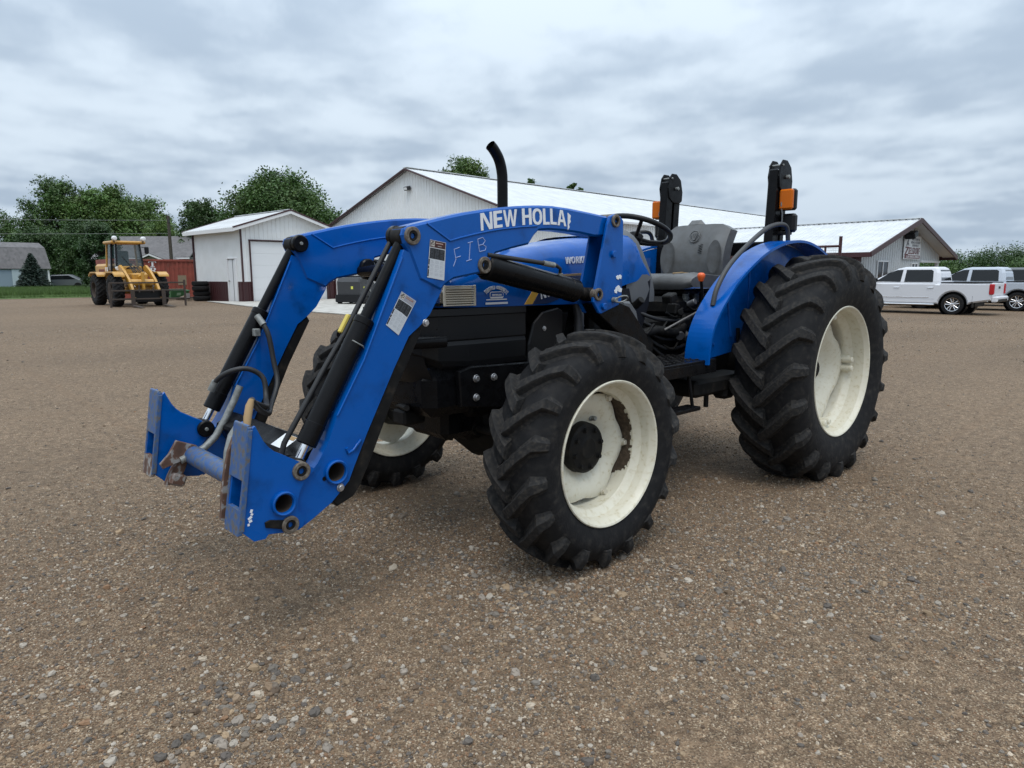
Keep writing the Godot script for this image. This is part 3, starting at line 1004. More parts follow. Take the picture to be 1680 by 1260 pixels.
	mb.tube([Vector3(-2.235, 1.329, zl + s * 0.03), Vector3(-2.165, 1.320, zl + s * 0.03)], 0.0125, 10)
	part(mb, "hose_fitting", M.zinc, l)
	mb = MB.new()
	mb.tube([Vector3(-2.118, 1.285, zl + s * 0.025), Vector3(-2.118, 1.255, zl + s * 0.02)], 0.012, 6)
	part(mb, "hose_fitting", M.zinc, l)
	# mast
	var mast := node("loader_mast", t)
	var mp := xy([-1.833, 1.512, -1.815, 1.550, -1.78, 1.562, -1.735, 1.553, -1.712, 1.535, -1.708, 1.30, -1.715, 1.15, -1.735, 1.13, -1.868, 1.092, -1.885, 1.098, -1.925, 1.150, -1.924, 1.168])
	for e in [[0.512, 0.530], [0.420, 0.434]]:
		mb = MB.new()
		r = zz.call(e[0], e[1])
		mb.prism(mp, r[0], r[1], 0.004)
		part(mb, "mast_plate", M.blue_paint, mast)
	mb = MB.new()
	r = zz.call(0.403, 0.512)
	mb.box(Vector3(-1.722, 1.30, s * 0.473), Vector3(0.012, 0.36, 0.076), 0.002)
	part(mb, "mast_web", M.black_paint, mast)
	for p in [Vector2(-1.775, 1.530), Vector2(-1.895, 1.185)]: boss(mast, v3(p, s * 0.530), s, 0.030)
	for p in [Vector2(-1.79, 1.374), Vector2(-1.855, 1.128)]:
		mb = MB.new()
		mb.cyl(v3(p, s * 0.528), v3(p, s * 0.545), 0.018, 6, 0.003)
		part(mb, "mast_bolt", M.blue_paint, mast)
	mb = MB.new()
	mb.cyl(Vector3(-1.785, 1.157, s * 0.53), Vector3(-1.785, 1.157, s * 0.556), 0.013, 14)
	var pts := []
	for k in 17: pts.append(Vector3(-1.742 + 0.043 * cos(TAU * k / 16), 1.160 + 0.016 * sin(TAU * k / 16), s * (0.552 + 0.015 * sin(TAU * k / 16))))
	mb.tube(pts, 0.004, 8, false)
	part(mb, "lynch_pin", M.zinc, mast)
	# black bracket that carries the mast
	mb = MB.new()
	r = zz.call(0.41, 0.505)
	mb.prism(xy([-1.90, 1.14, -1.72, 1.15, -1.62, 1.12, -1.47, 0.975, -1.43, 0.90, -1.43, 0.72, -1.70, 0.72, -1.70, 0.99, -1.86, 1.09]), r[0], r[1], 0.005)
	part(mb, "mast_bracket", M.black_paint, t)
	mb = MB.new()
	r = zz.call(0.20, 0.47)
	mb.box(Vector3(-1.56, 0.76, s * 0.335), Vector3(0.24, 0.14, 0.27), 0.01)
	part(mb, "bracket_outrigger", M.black_paint, t)
	# quick-attach bracket
	var q := node("attachment_bracket", t)
	var bp := xy([-3.563, 0.800, -3.55, 0.77, -3.538, 0.745, -3.523, 0.724, -3.505, 0.707, -3.475, 0.688, -3.445, 0.671, -3.385, 0.634, -3.363, 0.619, -3.405, 0.580, -3.421, 0.555, -3.431, 0.525, -3.433, 0.485, -3.405, 0.455, -3.42, 0.425, -3.450, 0.414, -3.50, 0.423, -3.54, 0.429, -3.552, 0.416, -3.590, 0.417, -3.632, 0.462, -3.628, 0.529, -3.584, 0.786])
	mb = MB.new()
	r = zz.call(0.500, 0.514)
	holed(mb, bp, [[Vector2(-3.484, 0.524), 0.032]], r[0], r[1])
	part(mb, "side_plate", M.blue_paint, q)
	mb = MB.new()
	r = zz.call(0.405, 0.417)
	mb.prism(bp, r[0], r[1], 0.003)
	part(mb, "side_plate", M.blue_paint, q)
	mb = MB.new()
	mb.lathe(xy([0.042, -0.004, 0.042, 0.012, 0.038, 0.015, 0.033, 0.012, 0.032, 0.0]), 30, mz * Transform3D(Basis(), Vector3(-3.484, 0.524, 0.514)), 0.5)
	part(mb, "tube_collar", M.blue_paint, q)
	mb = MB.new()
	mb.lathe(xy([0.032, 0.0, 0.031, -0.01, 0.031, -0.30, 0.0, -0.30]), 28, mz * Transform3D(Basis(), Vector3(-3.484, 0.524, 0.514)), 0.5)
	part(mb, "tube_bore", M.rough_iron, q)  # dirty iron tone that also carries the shadow inside this bore
	boss(q, Vector3(-3.415, 0.622, s * 0.514), s, 0.032)
	boss(q, Vector3(-3.465, 0.444, s * 0.514), s, 0.031)
	mb = MB.new()
	mb.prism([Vector2(-3.472, 0.462), Vector2(-3.535, 0.478), Vector2(-3.552, 0.473), Vector2(-3.55, 0.455), Vector2(-3.47, 0.428)], minf(s * 0.512, s * 0.520), maxf(s * 0.512, s * 0.520), 0.002)
	part(mb, "latch_arm", M.greasy_iron, q)
	# worn front bar with its two windows
	mb = MB.new()
	var fb := func(y0: float, y1: float, e: float, m: MB) -> void:
		var x0 := -3.633 + (y0 - 0.459) * 0.155
		var x1 := -3.633 + (y1 - 0.459) * 0.155
		m.prism(xy([x0 - 0.009, y0, x0 + 0.006, y0, x1 + 0.006, y1, x1 - 0.009, y1]), minf(s * 0.402, s * (0.518)) , maxf(s * 0.402, s * 0.518), 0.003)
		if e > 0: m.tube([Vector3(x1 - 0.002, y1, s * 0.405), Vector3(x1 - 0.002, y1, s * 0.515)], 0.006, 8)
	fb.call(0.628, 0.800, 1.0, mb)
	part(mb, "upper_wear_plate", M.blue_old, q)
	mb = MB.new()
	fb.call(0.448, 0.530, 0.0, mb)
	part(mb, "lower_wear_plate", M.rust if not near else M.blue_old, q)
	mb = MB.new()
	for e in [0.3995, 0.5075]:
		mb.prism(xy([-3.642, 0.459, -3.622, 0.459, -3.573, 0.79, -3.59, 0.79]), minf(s * e, s * (e + 0.012)), maxf(s * e, s * (e + 0.012)), 0.002)
	part(mb, "bar_edge", M.blue_old, q)
	# latch handle: rusty hook plate and a bent grey lever
	mb = MB.new()
	mb.prism(xy([-3.55, 0.60, -3.47, 0.565, -3.475, 0.53, -3.50, 0.515, -3.545, 0.505, -3.61, 0.488, -3.62, 0.51, -3.585, 0.545]), minf(s * 0.345, s * 0.362), maxf(s * 0.345, s * 0.362), 0.003)
	mb.prism(xy([-3.49, 0.53, -3.52, 0.46, -3.55, 0.405, -3.60, 0.412, -3.585, 0.45, -3.555, 0.50]), minf(s * 0.365, s * 0.395), maxf(s * 0.365, s * 0.395), 0.003)
	mb.box(Vector3(-3.555, 0.43, s * 0.37), Vector3(0.06, 0.05, 0.07), 0.008, Basis(Vector3(0, 0, 1), -0.4))
	part(mb, "latch_hook", M.rust, q)
	mb = MB.new()
	mb.tube([Vector3(-3.27, 0.80, s * 0.345), Vector3(-3.30, 0.74, s * 0.345), Vector3(-3.345, 0.66, s * 0.345), Vector3(-3.39, 0.592, s * 0.345), Vector3(-3.44, 0.550, s * 0.345), Vector3(-3.50, 0.525, s * 0.345), Vector3(-3.54, 0.512, s * 0.345)] if not near else [Vector3(-3.545, 0.775, s * 0.34), Vector3(-3.575, 0.740, s * 0.345), Vector3(-3.595, 0.69, s * 0.355), Vector3(-3.605, 0.62, s * 0.36), Vector3(-3.60, 0.56, s * 0.36)], 0.016, 8)
	part(mb, "latch_lever", M.zinc, q)
	if near:
		mb = MB.new()
		mb.prism(xy([-3.588, 0.745, -3.575, 0.70, -3.585, 0.60, -3.60, 0.52, -3.622, 0.455, -3.648, 0.47, -3.638, 0.56, -3.628, 0.62, -3.608, 0.70]), 0.372, 0.388, 0.002)
		part(mb, "hook_edge", M.rust, q)
	mb = MB.new()
	mb.cyl(Vector3(-3.412, 0.621, s * 0.385), Vector3(-3.412, 0.621, s * 0.405), 0.036, 24, 0.005)
	part(mb, "pin_cap", M.black_paint, q)
	mb = MB.new()
	mb.cyl(Vector3(-3.412, 0.621, s * 0.378), Vector3(-3.412, 0.621, s * 0.386), 0.008, 10, 0.001)
	part(mb, "grease_nipple", M.zinc, q)
	mb = MB.new()
	mb.cyl(Vector3(-2.93, 1.425, s * 0.385), Vector3(-2.93, 1.425, s * 0.415), 0.040, 24, 0.005)
	part(mb, "pin_cap", M.black_paint, arm)
	mb = MB.new()
	mb.cyl(Vector3(-2.93, 1.425, s * 0.378), Vector3(-2.93, 1.425, s * 0.386), 0.008, 10, 0.001)
	part(mb, "grease_nipple", M.zinc, arm)
	if near:
		# print on the boom: the last letter is torn off
		var word := [["N", 0.080], ["E", 0.062], ["W", 0.098], [" ", 0.026], ["H", 0.071], ["O", 0.074], ["L", 0.052], ["L", 0.052], ["A", 0.072]]
		var xx := -2.598
		var wk := 0.864
		for wd in word:
			if wd[0] != " ":
				var top: float = boom_top(xx + wd[1] * wk * 0.5) - 0.012
				var sl: float = (boom_top(xx + wd[1] * wk) - boom_top(xx)) / (wd[1] * wk)
				lettering(wd[0], M.white_print, arm, "letter", Vector3(xx + 0.004, top - 0.068 - sl * wd[1] * wk * 0.5, 0.504), Vector3(1, sl, 0), Vector3(-0.06, 1, 0), wd[1] * wk - 0.006, 0.068)
			xx += wd[1] * wk
		mb = MB.new()
		mb.prism(xy([-2.006, 1.543, -1.985, 1.531, -1.990, 1.515, -1.985, 1.505, -1.997, 1.492, -1.993, 1.48, -2.004, 1.467]).map(func(p): return p + Vector2(-0.078, 0.010)), 0.504, 0.507, 0.0)
		part(mb, "letter", M.white_print, arm)
		mat("chalk", lin(0.30, 0.38, 0.62), 0.8)
		for st in [[-2.737, 1.312, -2.724, 1.340, -2.732, 1.378, -2.705, 1.386], [-2.728, 1.345, -2.700, 1.352], [-2.664, 1.404, -2.638, 1.410], [-2.651, 1.407, -2.657, 1.338], [-2.672, 1.333, -2.645, 1.340], [-2.612, 1.420, -2.603, 1.372], [-2.612, 1.420, -2.585, 1.428, -2.572, 1.415, -2.585, 1.400, -2.607, 1.396], [-2.585, 1.400, -2.568, 1.392, -2.572, 1.378, -2.603, 1.371]]:
			mb = MB.new()
			mb.tube(xy(st).map(func(p): return v3(p, 0.5052)), 0.0018, 5)
			part(mb, "chalk_stroke", M.chalk, arm)
		sticker(arm, "warning_decal", xy([-2.866, 1.271, -2.785, 1.258, -2.773, 1.402, -2.848, 1.412]), 0.5075, sticker_image(Color(0.23, 0.10, 0.08)))
		sticker(beam, "warning_decal", xy([-3.051, 1.100, -2.997, 1.058, -2.914, 1.182, -2.978, 1.220]), 0.5005, sticker_image(Color(0.55, 0.56, 0.60)))
		var rng := RandomNumberGenerator.new()
		rng.seed = 3
		for k in 7:
			mb = MB.new()
			var cc := Vector2(rng.randf_range(-1.79, -1.735), rng.randf_range(1.185, 1.21)) if k < 5 else Vector2(rng.randf_range(-1.76, -1.74), rng.randf_range(1.25, 1.27))
			mb.prism([cc, cc + Vector2(0.016, -0.004), cc + Vector2(0.02, 0.012), cc + Vector2(0.008, 0.018), cc + Vector2(-0.004, 0.01)], 0.530, 0.5315 + k * 0.0002, 0.0)
			part(mb, "decal_scrap", M.white_print, mast)
		for k in 5:
			mb = MB.new()
			mb.box(Vector3(-3.605 + 0.003 * k + 0.004 * (k % 2), 0.478 + 0.011 * k, 0.5145), Vector3(0.007 + 0.004 * (k % 3), 0.008, 0.001), 0.0, Basis(Vector3(0, 0, 1), 0.3 * k))
			part(mb, "decal_scrap", M.white_print, q)
func boom_top(x: float) -> float:
	var tp := xy([-3.004, 1.442, -2.848, 1.482, -2.671, 1.522, -2.497, 1.551, -2.337, 1.569, -2.177, 1.577, -1.959, 1.565, -1.787, 1.550])
	for i in tp.size() - 1:
		if x <= tp[i + 1].x: return lerpf(tp[i].y, tp[i + 1].y, (x - tp[i].x) / (tp[i + 1].x - tp[i].x))
	return 1.55
func hood_row(x: float, hw: float, yb: float, yt: float) -> Array:
	var h := yt - yb
	var r := []
	var half := xy([1.0, 0.0, 1.015, 0.25, 1.0, 0.50, 0.955, 0.70, 0.87, 0.85, 0.72, 0.94, 0.52, 0.98, 0.25, 0.997])
	for p in half: r.append(Vector3(x, yb + p.y * h, p.x * hw))
	r.append(Vector3(x, yt, 0))
	for i in range(half.size() - 1, -1, -1): r.append(Vector3(x, yb + half[i].y * h, -half[i].x * hw))
	return r
func tractor() -> void:
	var t := thing("tractor", "blue farm tractor with front loader arms, cream wheels and folded roll bar posts", "tractor")
	var mb: MB
	# wheels
	var f := tyre(0.530, 0.150, 0.309, 18, 0.038, 0.046, 0.513)
	var r := tyre(0.724, 0.222, 0.398, 19, 0.046, 0.058, 0.669)
	var fm := [f[0].mesh(), f[1].mesh(), rim(0.3213, 0.14, true).mesh()]
	var rm := [r[0].mesh(), r[1].mesh(), rim(0.4107, 0.196, false).mesh()]
	wheel(t, "front_wheel", Vector3(-2.155, 0.515, 0.711), 1, fm, true, -0.05)
	wheel(t, "front_wheel", Vector3(-2.155, 0.515, -0.93), -1, fm, true, 0.4)
	wheel(t, "rear_wheel", Vector3(0, 0.671, 0.740), 1, rm, false, 0.03)
	wheel(t, "rear_wheel", Vector3(0, 0.671, -0.740), -1, rm, false, 0.5)
	for s in [1.0, -1.0]: loader_arm(t, s)
	# cross members of the loader
	mb = MB.new()
	mb.cyl(Vector3(-3.484, 0.524, -0.41), Vector3(-3.484, 0.524, 0.41), 0.040, 28)
	part(mb, "bracket_tube", M.blue_old, t)
	mb = MB.new()
	mb.box(Vector3(-3.30, 0.615, 0), Vector3(0.10, 0.10, 0.83), 0.01, Basis(Vector3(0, 0, 1), 0.5))
	var bm := part(mb, "cross_beam", M.black_paint, t)
	mb = MB.new()
	var bb := Basis(Vector3(0, 0, 1), 0.5)
	var pc := func(x: float, z: float) -> Vector3: return Vector3(-3.30, 0.615, 0) + bb * Vector3(x, 0.0508, 0) + Vector3(0, 0, z)
	mb.q(pc.call(-0.04, 0.26), pc.call(0.03, 0.26), pc.call(0.03, 0.15), pc.call(-0.04, 0.15))
	part(mb, "beam_label", M.white_print, bm)
	mb = MB.new()
	mb.q(pc.call(0.008, 0.255) + Vector3(0, 0.001, 0), pc.call(0.028, 0.255) + Vector3(0, 0.001, 0), pc.call(0.028, 0.175) + Vector3(0, 0.001, 0), pc.call(0.008, 0.175) + Vector3(0, 0.001, 0))
	part(mb, "beam_label_band", M.tan_cloth, bm)
	mb = MB.new()
	mb.cyl(Vector3(-2.60, 1.30, -0.415), Vector3(-2.60, 1.30, 0.415), 0.028, 20)
	part(mb, "boom_cross_tube", M.black_paint, t)
	# coupler and hoses tied off at the bracket
	mb = MB.new()
	mb.tube([Vector3(-3.475, 0.845, 0.28), Vector3(-3.488, 0.825, 0.29), Vector3(-3.505, 0.79, 0.31), Vector3(-3.515, 0.75, 0.32)], [0.010, 0.014, 0.014, 0.012], 10)
	part(mb, "hose_wrap", M.tan_cloth, t)
	var hoses := [
		[Vector3(-3.146, 1.089, -0.40), Vector3(-3.125, 1.025, -0.36), Vector3(-3.114, 0.90, -0.34), Vector3(-3.12, 0.80, -0.30), Vector3(-3.20, 0.72, -0.20), Vector3(-3.32, 0.74, 0.05), Vector3(-3.43, 0.80, 0.22), Vector3(-3.475, 0.845, 0.28)],
		[Vector3(-3.375, 0.79, -0.40), Vector3(-3.35, 0.84, -0.37), Vector3(-3.30, 0.875, -0.32), Vector3(-3.24, 0.875, -0.30), Vector3(-3.19, 0.83, -0.28), Vector3(-3.21, 0.74, -0.22), Vector3(-3.33, 0.77, 0.06), Vector3(-3.44, 0.82, 0.23), Vector3(-3.48, 0.84, 0.285)]]
	for h in hoses:
		mb = MB.new()
		mb.tube(smooth_path(h, 5), 0.0115, 8)
		part(mb, "loader_hose", M.hose_rubber, t)
	mb = MB.new()
	mb.tube([Vector3(-3.375, 0.785, -0.405), Vector3(-3.36, 0.825, -0.385)], 0.016, 8)
	part(mb, "hose_fitting", M.zinc, t)
	mb = MB.new()
	mb.tube([Vector3(-3.15, 1.10, -0.405), Vector3(-3.135, 1.06, -0.375)], 0.015, 8)
	part(mb, "hose_fitting", M.zinc, t)
	# hood
	var rows := []
	var zc := 0.04      # the bonnet sits a little towards the left side
	for e in [[-2.690, 0.09, 1.150, 1.170], [-2.682, 0.14, 1.142, 1.198], [-2.660, 0.185, 1.140, 1.228], [-2.615, 0.222, 1.140, 1.262], [-2.55, 0.247, 1.139, 1.296], [-2.45, 0.260, 1.137, 1.332], [-2.25, 0.267, 1.135, 1.378], [-2.0, 0.268, 1.133, 1.420], [-1.75, 0.267, 1.131, 1.455], [-1.60, 0.266, 1.130, 1.472], [-1.53, 0.264, 1.130, 1.480]]:
		rows.append(hood_row(e[0], e[1], e[2], e[3]).map(func(p): return p + Vector3(0, 0, zc)))
	mb = MB.new()
	mb.skin(rows, false, true)
	mb.fan(rows[0], true)
	mb.fan(rows[-1])
	var hood := part(mb, "hood", M.blue_paint, t)
	# navy band with a yellow flash, lettering and dealer print on the flank
	mb = MB.new()
	mb.prism(xy([-2.20, 1.140, -2.15, 1.140, -2.11, 1.19, -2.05, 1.235, -1.98, 1.262, -2.02, 1.262, -2.09, 1.24, -2.15, 1.205]), 0.366, 0.3765, 0.001)
	part(mb, "yellow_flash", M.yellow_print, hood)
	mb = MB.new()
	mb.prism(xy([-2.145, 1.140, -2.105, 1.19, -2.045, 1.235, -1.975, 1.262, -1.52, 1.285, -1.52, 1.275, -1.76, 1.25, -1.98, 1.155, -2.05, 1.140]), 0.366, 0.375, 0.001)
	part(mb, "navy_band", M.navy_print, hood)
	mb = MB.new()
	mb.prism(xy([-1.98, 1.265, -1.52, 1.289, -1.52, 1.300, -1.98, 1.277]), 0.366, 0.3765, 0.001)
	part(mb, "pinstripe", M.tan_cloth, hood)
	lettering("NEW", M.white_print, hood, "hood_lettering", Vector3(-2.092, 1.162, 0.3735), Vector3(1, 0.22, 0), Vector3(-0.15, 1, 0), 0.13, 0.040, 0.004)
	lettering("WORKMASTER", M.white_print, hood, "hood_lettering", Vector3(-1.912, 1.330, 0.3645), Vector3(1, 0.05, -0.004), Vector3(0, 1, -0.08), 0.30, 0.034, 0.004)
	dealer_print(hood)
	for k in hood.get_children(): k.position += Vector3(0.036, 0, -0.0635)
	for s in [1.0, -1.0]:
		mb = MB.new()
		mb.box(Vector3(-2.550, 1.190, zc + s * 0.252), Vector3(0.150, 0.086, 0.03), 0.012, Basis(Vector3.UP, -s * 0.16))
		var hl := part(mb, "headlight", M.lens_back, t)
		mb = MB.new()
		for k in 9: mb.box(Vector3(-2.551, 1.1495 + 0.0101 * k, zc + s * 0.269), Vector3(0.142, 0.006, 0.008), 0.001, Basis(Vector3.UP, -s * 0.16))
		for x in [-0.08, 0.08]: mb.box(Vector3(-2.551 + x * 0.92, 1.190, zc + s * (0.269 + x * 0.15)), Vector3(0.010, 0.090, 0.010), 0.002, Basis(Vector3.UP, -s * 0.16))
		part(mb, "headlight_ribs", M.cream_plastic, hl)
		mb = MB.new()
		mb.box(Vector3(-2.648, 1.182, zc + s * 0.206), Vector3(0.085, 0.07, 0.03), 0.012, Basis(Vector3.UP, -s * 0.75))
		part(mb, "headlight_reflector", M.chrome, hl)
	# black engine side shields and nose
	rows = []
	for e in [[-2.770, 0.14], [-2.757, 0.19], [-2.727, 0.230], [-2.66, 0.255], [-2.5, 0.268], [-2.155, 0.270]]:
		var row := []
		for p in [[1.134, 1.0], [1.105, 1.01], [1.100, 0.985], [1.0, 0.99], [0.992, 0.968], [0.975, 0.995], [0.90, 0.985], [0.875, 0.955], [0.862, 0.90]]:
			var yy: float = p[0]
			if p[0] < 0.95: yy = p[0] + 0.06 * smoothstep(-2.60, -2.81, e[0])
			row.append(Vector3(e[0] + (0.03 if p[0] < 0.9 else 0.0), yy, e[1] * p[1]))
		rows.append(row)
	for s in [1.0, -1.0]:
		mb = MB.new()
		var rs := []
		for row in rows: rs.append(row.map(func(p): return Vector3(p.x, p.y, zc + p.z * s)))
		for i in rs.size() - 1:
			for j in rs[0].size() - 1:
				if s > 0: mb.q(rs[i][j], rs[i][j + 1], rs[i + 1][j + 1], rs[i + 1][j])
				else: mb.q(rs[i + 1][j], rs[i + 1][j + 1], rs[i][j + 1], rs[i][j])
		part(mb, "side_shield", M.black_plastic, t)
		mb = MB.new()
		var plate := xy([-2.17, 0.86, -2.165, 0.95, -2.13, 1.05, -2.07, 1.10, -1.96, 1.118, -1.925, 1.10, -1.925, 1.0, -1.96, 0.95, -2.02, 0.88, -2.03, 0.86])
		mb.prism(plate.map(func(p): return p + Vector2(0.03, 0)), zc + s * 0.258 - 0.01, zc + s * 0.258 + 0.01, 0.006)
		part(mb, "vent_cover", M.black_plastic, t)
		bolt(t, "shield_bolt", Vector3(-2.03, 1.02, zc + s * 0.268), Vector3(0, 0, s), 0.009, 0.008, M.bolt_steel)
		mb = MB.new()
		mb.box(Vector3(-2.705, 1.055, s * 0.345), Vector3(0.005, 0.005, 0.004), 0.0)
		# loader side frame with its bolts
		mb.prism(xy([-2.56, 0.70, -2.57, 0.86, -2.50, 0.878, -1.9, 0.86, -1.46, 0.86, -1.46, 0.70, -1.9, 0.66, -2.3, 0.665]), minf(s * 0.285, s * 0.320), maxf(s * 0.285, s * 0.320), 0.006)
		part(mb, "side_frame", M.black_paint, t)
		for p in [Vector2(-2.476, 0.822), Vector2(-2.371, 0.818), Vector2(-2.477, 0.736)]:
			bolt(t, "frame_bolt", v3(p, s * 0.320), Vector3(0, 0, s), 0.013, 0.016, M.bolt_steel)
		mb = MB.new()
		mb.cyl(Vector3(-2.80, 1.0, s * 0.29), Vector3(-2.66, 1.002, s * 0.29 + s * 0.06), 0.026, 20)
		part(mb, "guard_stub", M.black_paint, t)
	mb = MB.new()
	var gr := []
	for k in 9:
		var w := -1.0 + 2.0 * k / 8.0
		var z := zc + w * 0.225
		var x := -2.775 + 0.055 * w * w * w * w
		gr.append([Vector3(x, 1.13, z), Vector3(x - 0.006, 1.0, z), Vector3(x + 0.01, 0.90, z), Vector3(x + 0.05, 0.82, z), Vector3(x + 0.12, 0.76, z * 0.9), Vector3(x + 0.25, 0.70, z * 0.8)])
	mb.skin(gr)
	part(mb, "nose_grille", M.black_plastic, t)
	mb = MB.new()
	mb.box(Vector3(-2.55, 0.765, 0.03), Vector3(0.32, 0.22, 0.50), 0.05)
	mb.box(Vector3(-2.42, 0.62, 0), Vector3(0.22, 0.22, 0.30), 0.03)
	part(mb, "front_support", M.black_paint, t)
	mb = MB.new()
	mb.box(Vector3(-2.44, 0.60, -0.20), Vector3(0.13, 0.16, 0.13), 0.012)
	mb.box(Vector3(-2.66, 0.64, 0.06), Vector3(0.12, 0.07, 0.10), 0.01)
	mb.tube([Vector3(-2.74, 0.70, 0.16), Vector3(-2.66, 0.68, -0.05), Vector3(-2.60, 0.66, -0.42)], 0.014, 8)
	part(mb, "tie_bracket", M.greasy_iron, t)
	# front axle
	mb = MB.new()
	mb.tube([Vector3(-2.155, 0.49, -0.86), Vector3(-2.155, 0.50, -0.55), Vector3(-2.155, 0.50, -0.25), Vector3(-2.155, 0.50, 0.0), Vector3(-2.155, 0.50, 0.25), Vector3(-2.155, 0.505, 0.5), Vector3(-2.155, 0.515, 0.66)], [0.11, 0.085, 0.085, 0.15, 0.085, 0.085, 0.11], 20)
	mb.box(Vector3(-2.155, 0.60, 0), Vector3(0.30, 0.16, 0.34), 0.03)
	mb.tube([Vector3(-2.32, 0.545, -0.62), Vector3(-2.33, 0.545, 0.45)], 0.02, 12)
	mb.tube([Vector3(-2.33, 0.545, -0.2), Vector3(-2.33, 0.545, 0.16)], 0.035, 14)
	part(mb, "front_axle", M.greasy_iron, t)
	# engine, gearbox, rear axle
	mb = MB.new()
	mb.box(Vector3(-1.95, 0.82, 0), Vector3(0.95, 0.42, 0.40), 0.03)
	mb.box(Vector3(-1.95, 1.0, 0), Vector3(0.85, 0.24, 0.30), 0.03)
	mb.box(Vector3(-2.0, 0.58, 0), Vector3(0.80, 0.20, 0.30), 0.05)
	part(mb, "engine", M.greasy_iron, t)
	mb = MB.new()
	mb.tube([Vector3(-1.745, 1.13, 0.26), Vector3(-1.735, 1.07, 0.27), Vector3(-1.735, 0.985, 0.27)], 0.026, 16)
	mb.tube([Vector3(-1.735, 1.02, 0.27), Vector3(-1.735, 1.012, 0.27)], 0.029, 16)
	part(mb, "coolant_pipe", mat("dull_pipe", lin(0.12, 0.12, 0.125), 0.45, 0.5), t)
	mb = MB.new()
	mb.cyl(Vector3(-1.70, 0.93, 0.16), Vector3(-1.70, 0.93, 0.34), 0.055, 20)
	mb.box(Vector3(-1.60, 1.0, 0.20), Vector3(0.14, 0.20, 0.20), 0.02)
	mb.cyl(Vector3(-1.85, 0.95, 0.20), Vector3(-1.85, 1.10, 0.24), 0.045, 16)
	part(mb, "oil_filter", M.greasy_iron, t)
	mb = MB.new()
	mb.box(Vector3(-0.95, 0.72, 0), Vector3(1.15, 0.40, 0.42), 0.05)
	mb.box(Vector3(-0.35, 0.80, 0), Vector3(0.75, 0.52, 0.46), 0.05)
	mb.box(Vector3(-0.55, 1.08, 0), Vector3(0.55, 0.12, 0.42), 0.03)
	mb.cyl(Vector3(-1.15, 0.86, 0.18), Vector3(-1.15, 0.86, 0.27), 0.07, 18)
	mb.cyl(Vector3(-0.80, 0.95, 0.18), Vector3(-0.80, 0.95, 0.28), 0.045, 16)
	mb.box(Vector3(-0.95, 0.97, 0.12), Vector3(0.35, 0.10, 0.22), 0.02)
	mb.tube(smooth_path([Vector3(-1.20, 0.93, 0.24), Vector3(-1.05, 0.955, 0.27), Vector3(-0.9, 0.93, 0.28), Vector3(-0.78, 0.96, 0.27)], 4), 0.028, 10)
	part(mb, "gearbox", M.greasy_iron, t)
	mb = MB.new()
	for k in 5: mb.tube(smooth_path([Vector3(-1.25 + 0.05 * k, 1.10 - 0.05 * k, 0.18), Vector3(-1.05 + 0.03 * k, 1.02 - 0.06 * k, 0.26), Vector3(-0.75, 1.00 - 0.05 * k, 0.24 + 0.01 * k), Vector3(-0.45, 1.05 - 0.04 * k, 0.22)], 4), 0.011, 7)
	part(mb, "control_lines", M.hose_rubber, t)
	mb = MB.new()
	mb.tube([Vector3(-1.02, 0.955, 0.30), Vector3(-0.60, 1.10, 0.36)], 0.007, 8)
	part(mb, "linkage_rod", mat("dull_rod", lin(0.16, 0.15, 0.14), 0.5, 0.3), t)
	mb = MB.new()
	mb.tube([Vector3(0, 0.671, -0.60), Vector3(0, 0.671, -0.30), Vector3(0, 0.671, 0.30), Vector3(0, 0.671, 0.60)], [0.11, 0.17, 0.17, 0.11], 20)
	mb.box(Vector3(-0.08, 0.56, 0.36), Vector3(0.35, 0.16, 0.14), 0.02)
	mb.box(Vector3(-0.70, 0.62, 0.42), Vector3(0.60, 0.10, 0.20), 0.02)
	mb.box(Vector3(-0.62, 0.585, 0.47), Vector3(0.12, 0.12, 0.10), 0.02)
	mb.tube([Vector3(-0.80, 0.60, 0.46), Vector3(-0.80, 0.49, 0.46)], 0.015, 8)
	mb.tube([Vector3(-0.52, 0.95, 0.49), Vector3(-0.50, 0.60, 0.50)], 0.012, 8)
	part(mb, "rear_axle", M.greasy_iron, t)
	var cr2 := RandomNumberGenerator.new()
	cr2.seed = 21
	for k in 26:
		mb = MB.new()
		var o := Vector3(cr2.randf_range(-1.25, -0.40), cr2.randf_range(0.84, 1.14), cr2.randf_range(0.22, 0.30))
		if k % 3 == 0: mb.cyl(o, o + Vector3(cr2.randf_range(-0.05, 0.05), cr2.randf_range(-0.05, 0.05), 0.05), cr2.randf_range(0.014, 0.03), 12)
		elif k % 3 == 1: mb.box(o, Vector3(cr2.randf_range(0.03, 0.10), cr2.randf_range(0.03, 0.07), 0.07), 0.008, Basis(Vector3(0, 0, 1), cr2.randf_range(-0.5, 0.5)))
		else: mb.tube(smooth_path([o, o + Vector3(0.06, -0.03, 0.03), o + Vector3(0.14, 0.02, 0.02), o + Vector3(0.2, -0.06, -0.03)], 3), 0.007, 6)
		part(mb, ["valve_fitting", "casting_lug", "wire_loom"][k % 3], M.greasy_iron if k % 6 else M.dull_pipe, t)
	for k in 4:
		mb = MB.new()
		var coil := []
		for j in 49: coil.append(Vector3(-0.66 + 0.11 * k + 0.02 * cos(j * 0.8), 1.105 + 0.0011 * j, 0.20 + 0.02 * sin(j * 0.8)))
		mb.tube(coil, 0.004, 5)
		part(mb, "seat_spring", M.zinc, t)
	# exhaust stack
	mb = MB.new()
	mb.tube(smooth_path([Vector3(-1.84, 1.45, -0.20), Vector3(-1.84, 1.75, -0.20), Vector3(-1.845, 1.83, -0.20), Vector3(-1.865, 1.89, -0.20), Vector3(-1.90, 1.935, -0.20), Vector3(-1.925, 1.955, -0.20)], 5), 0.029, 20, false)
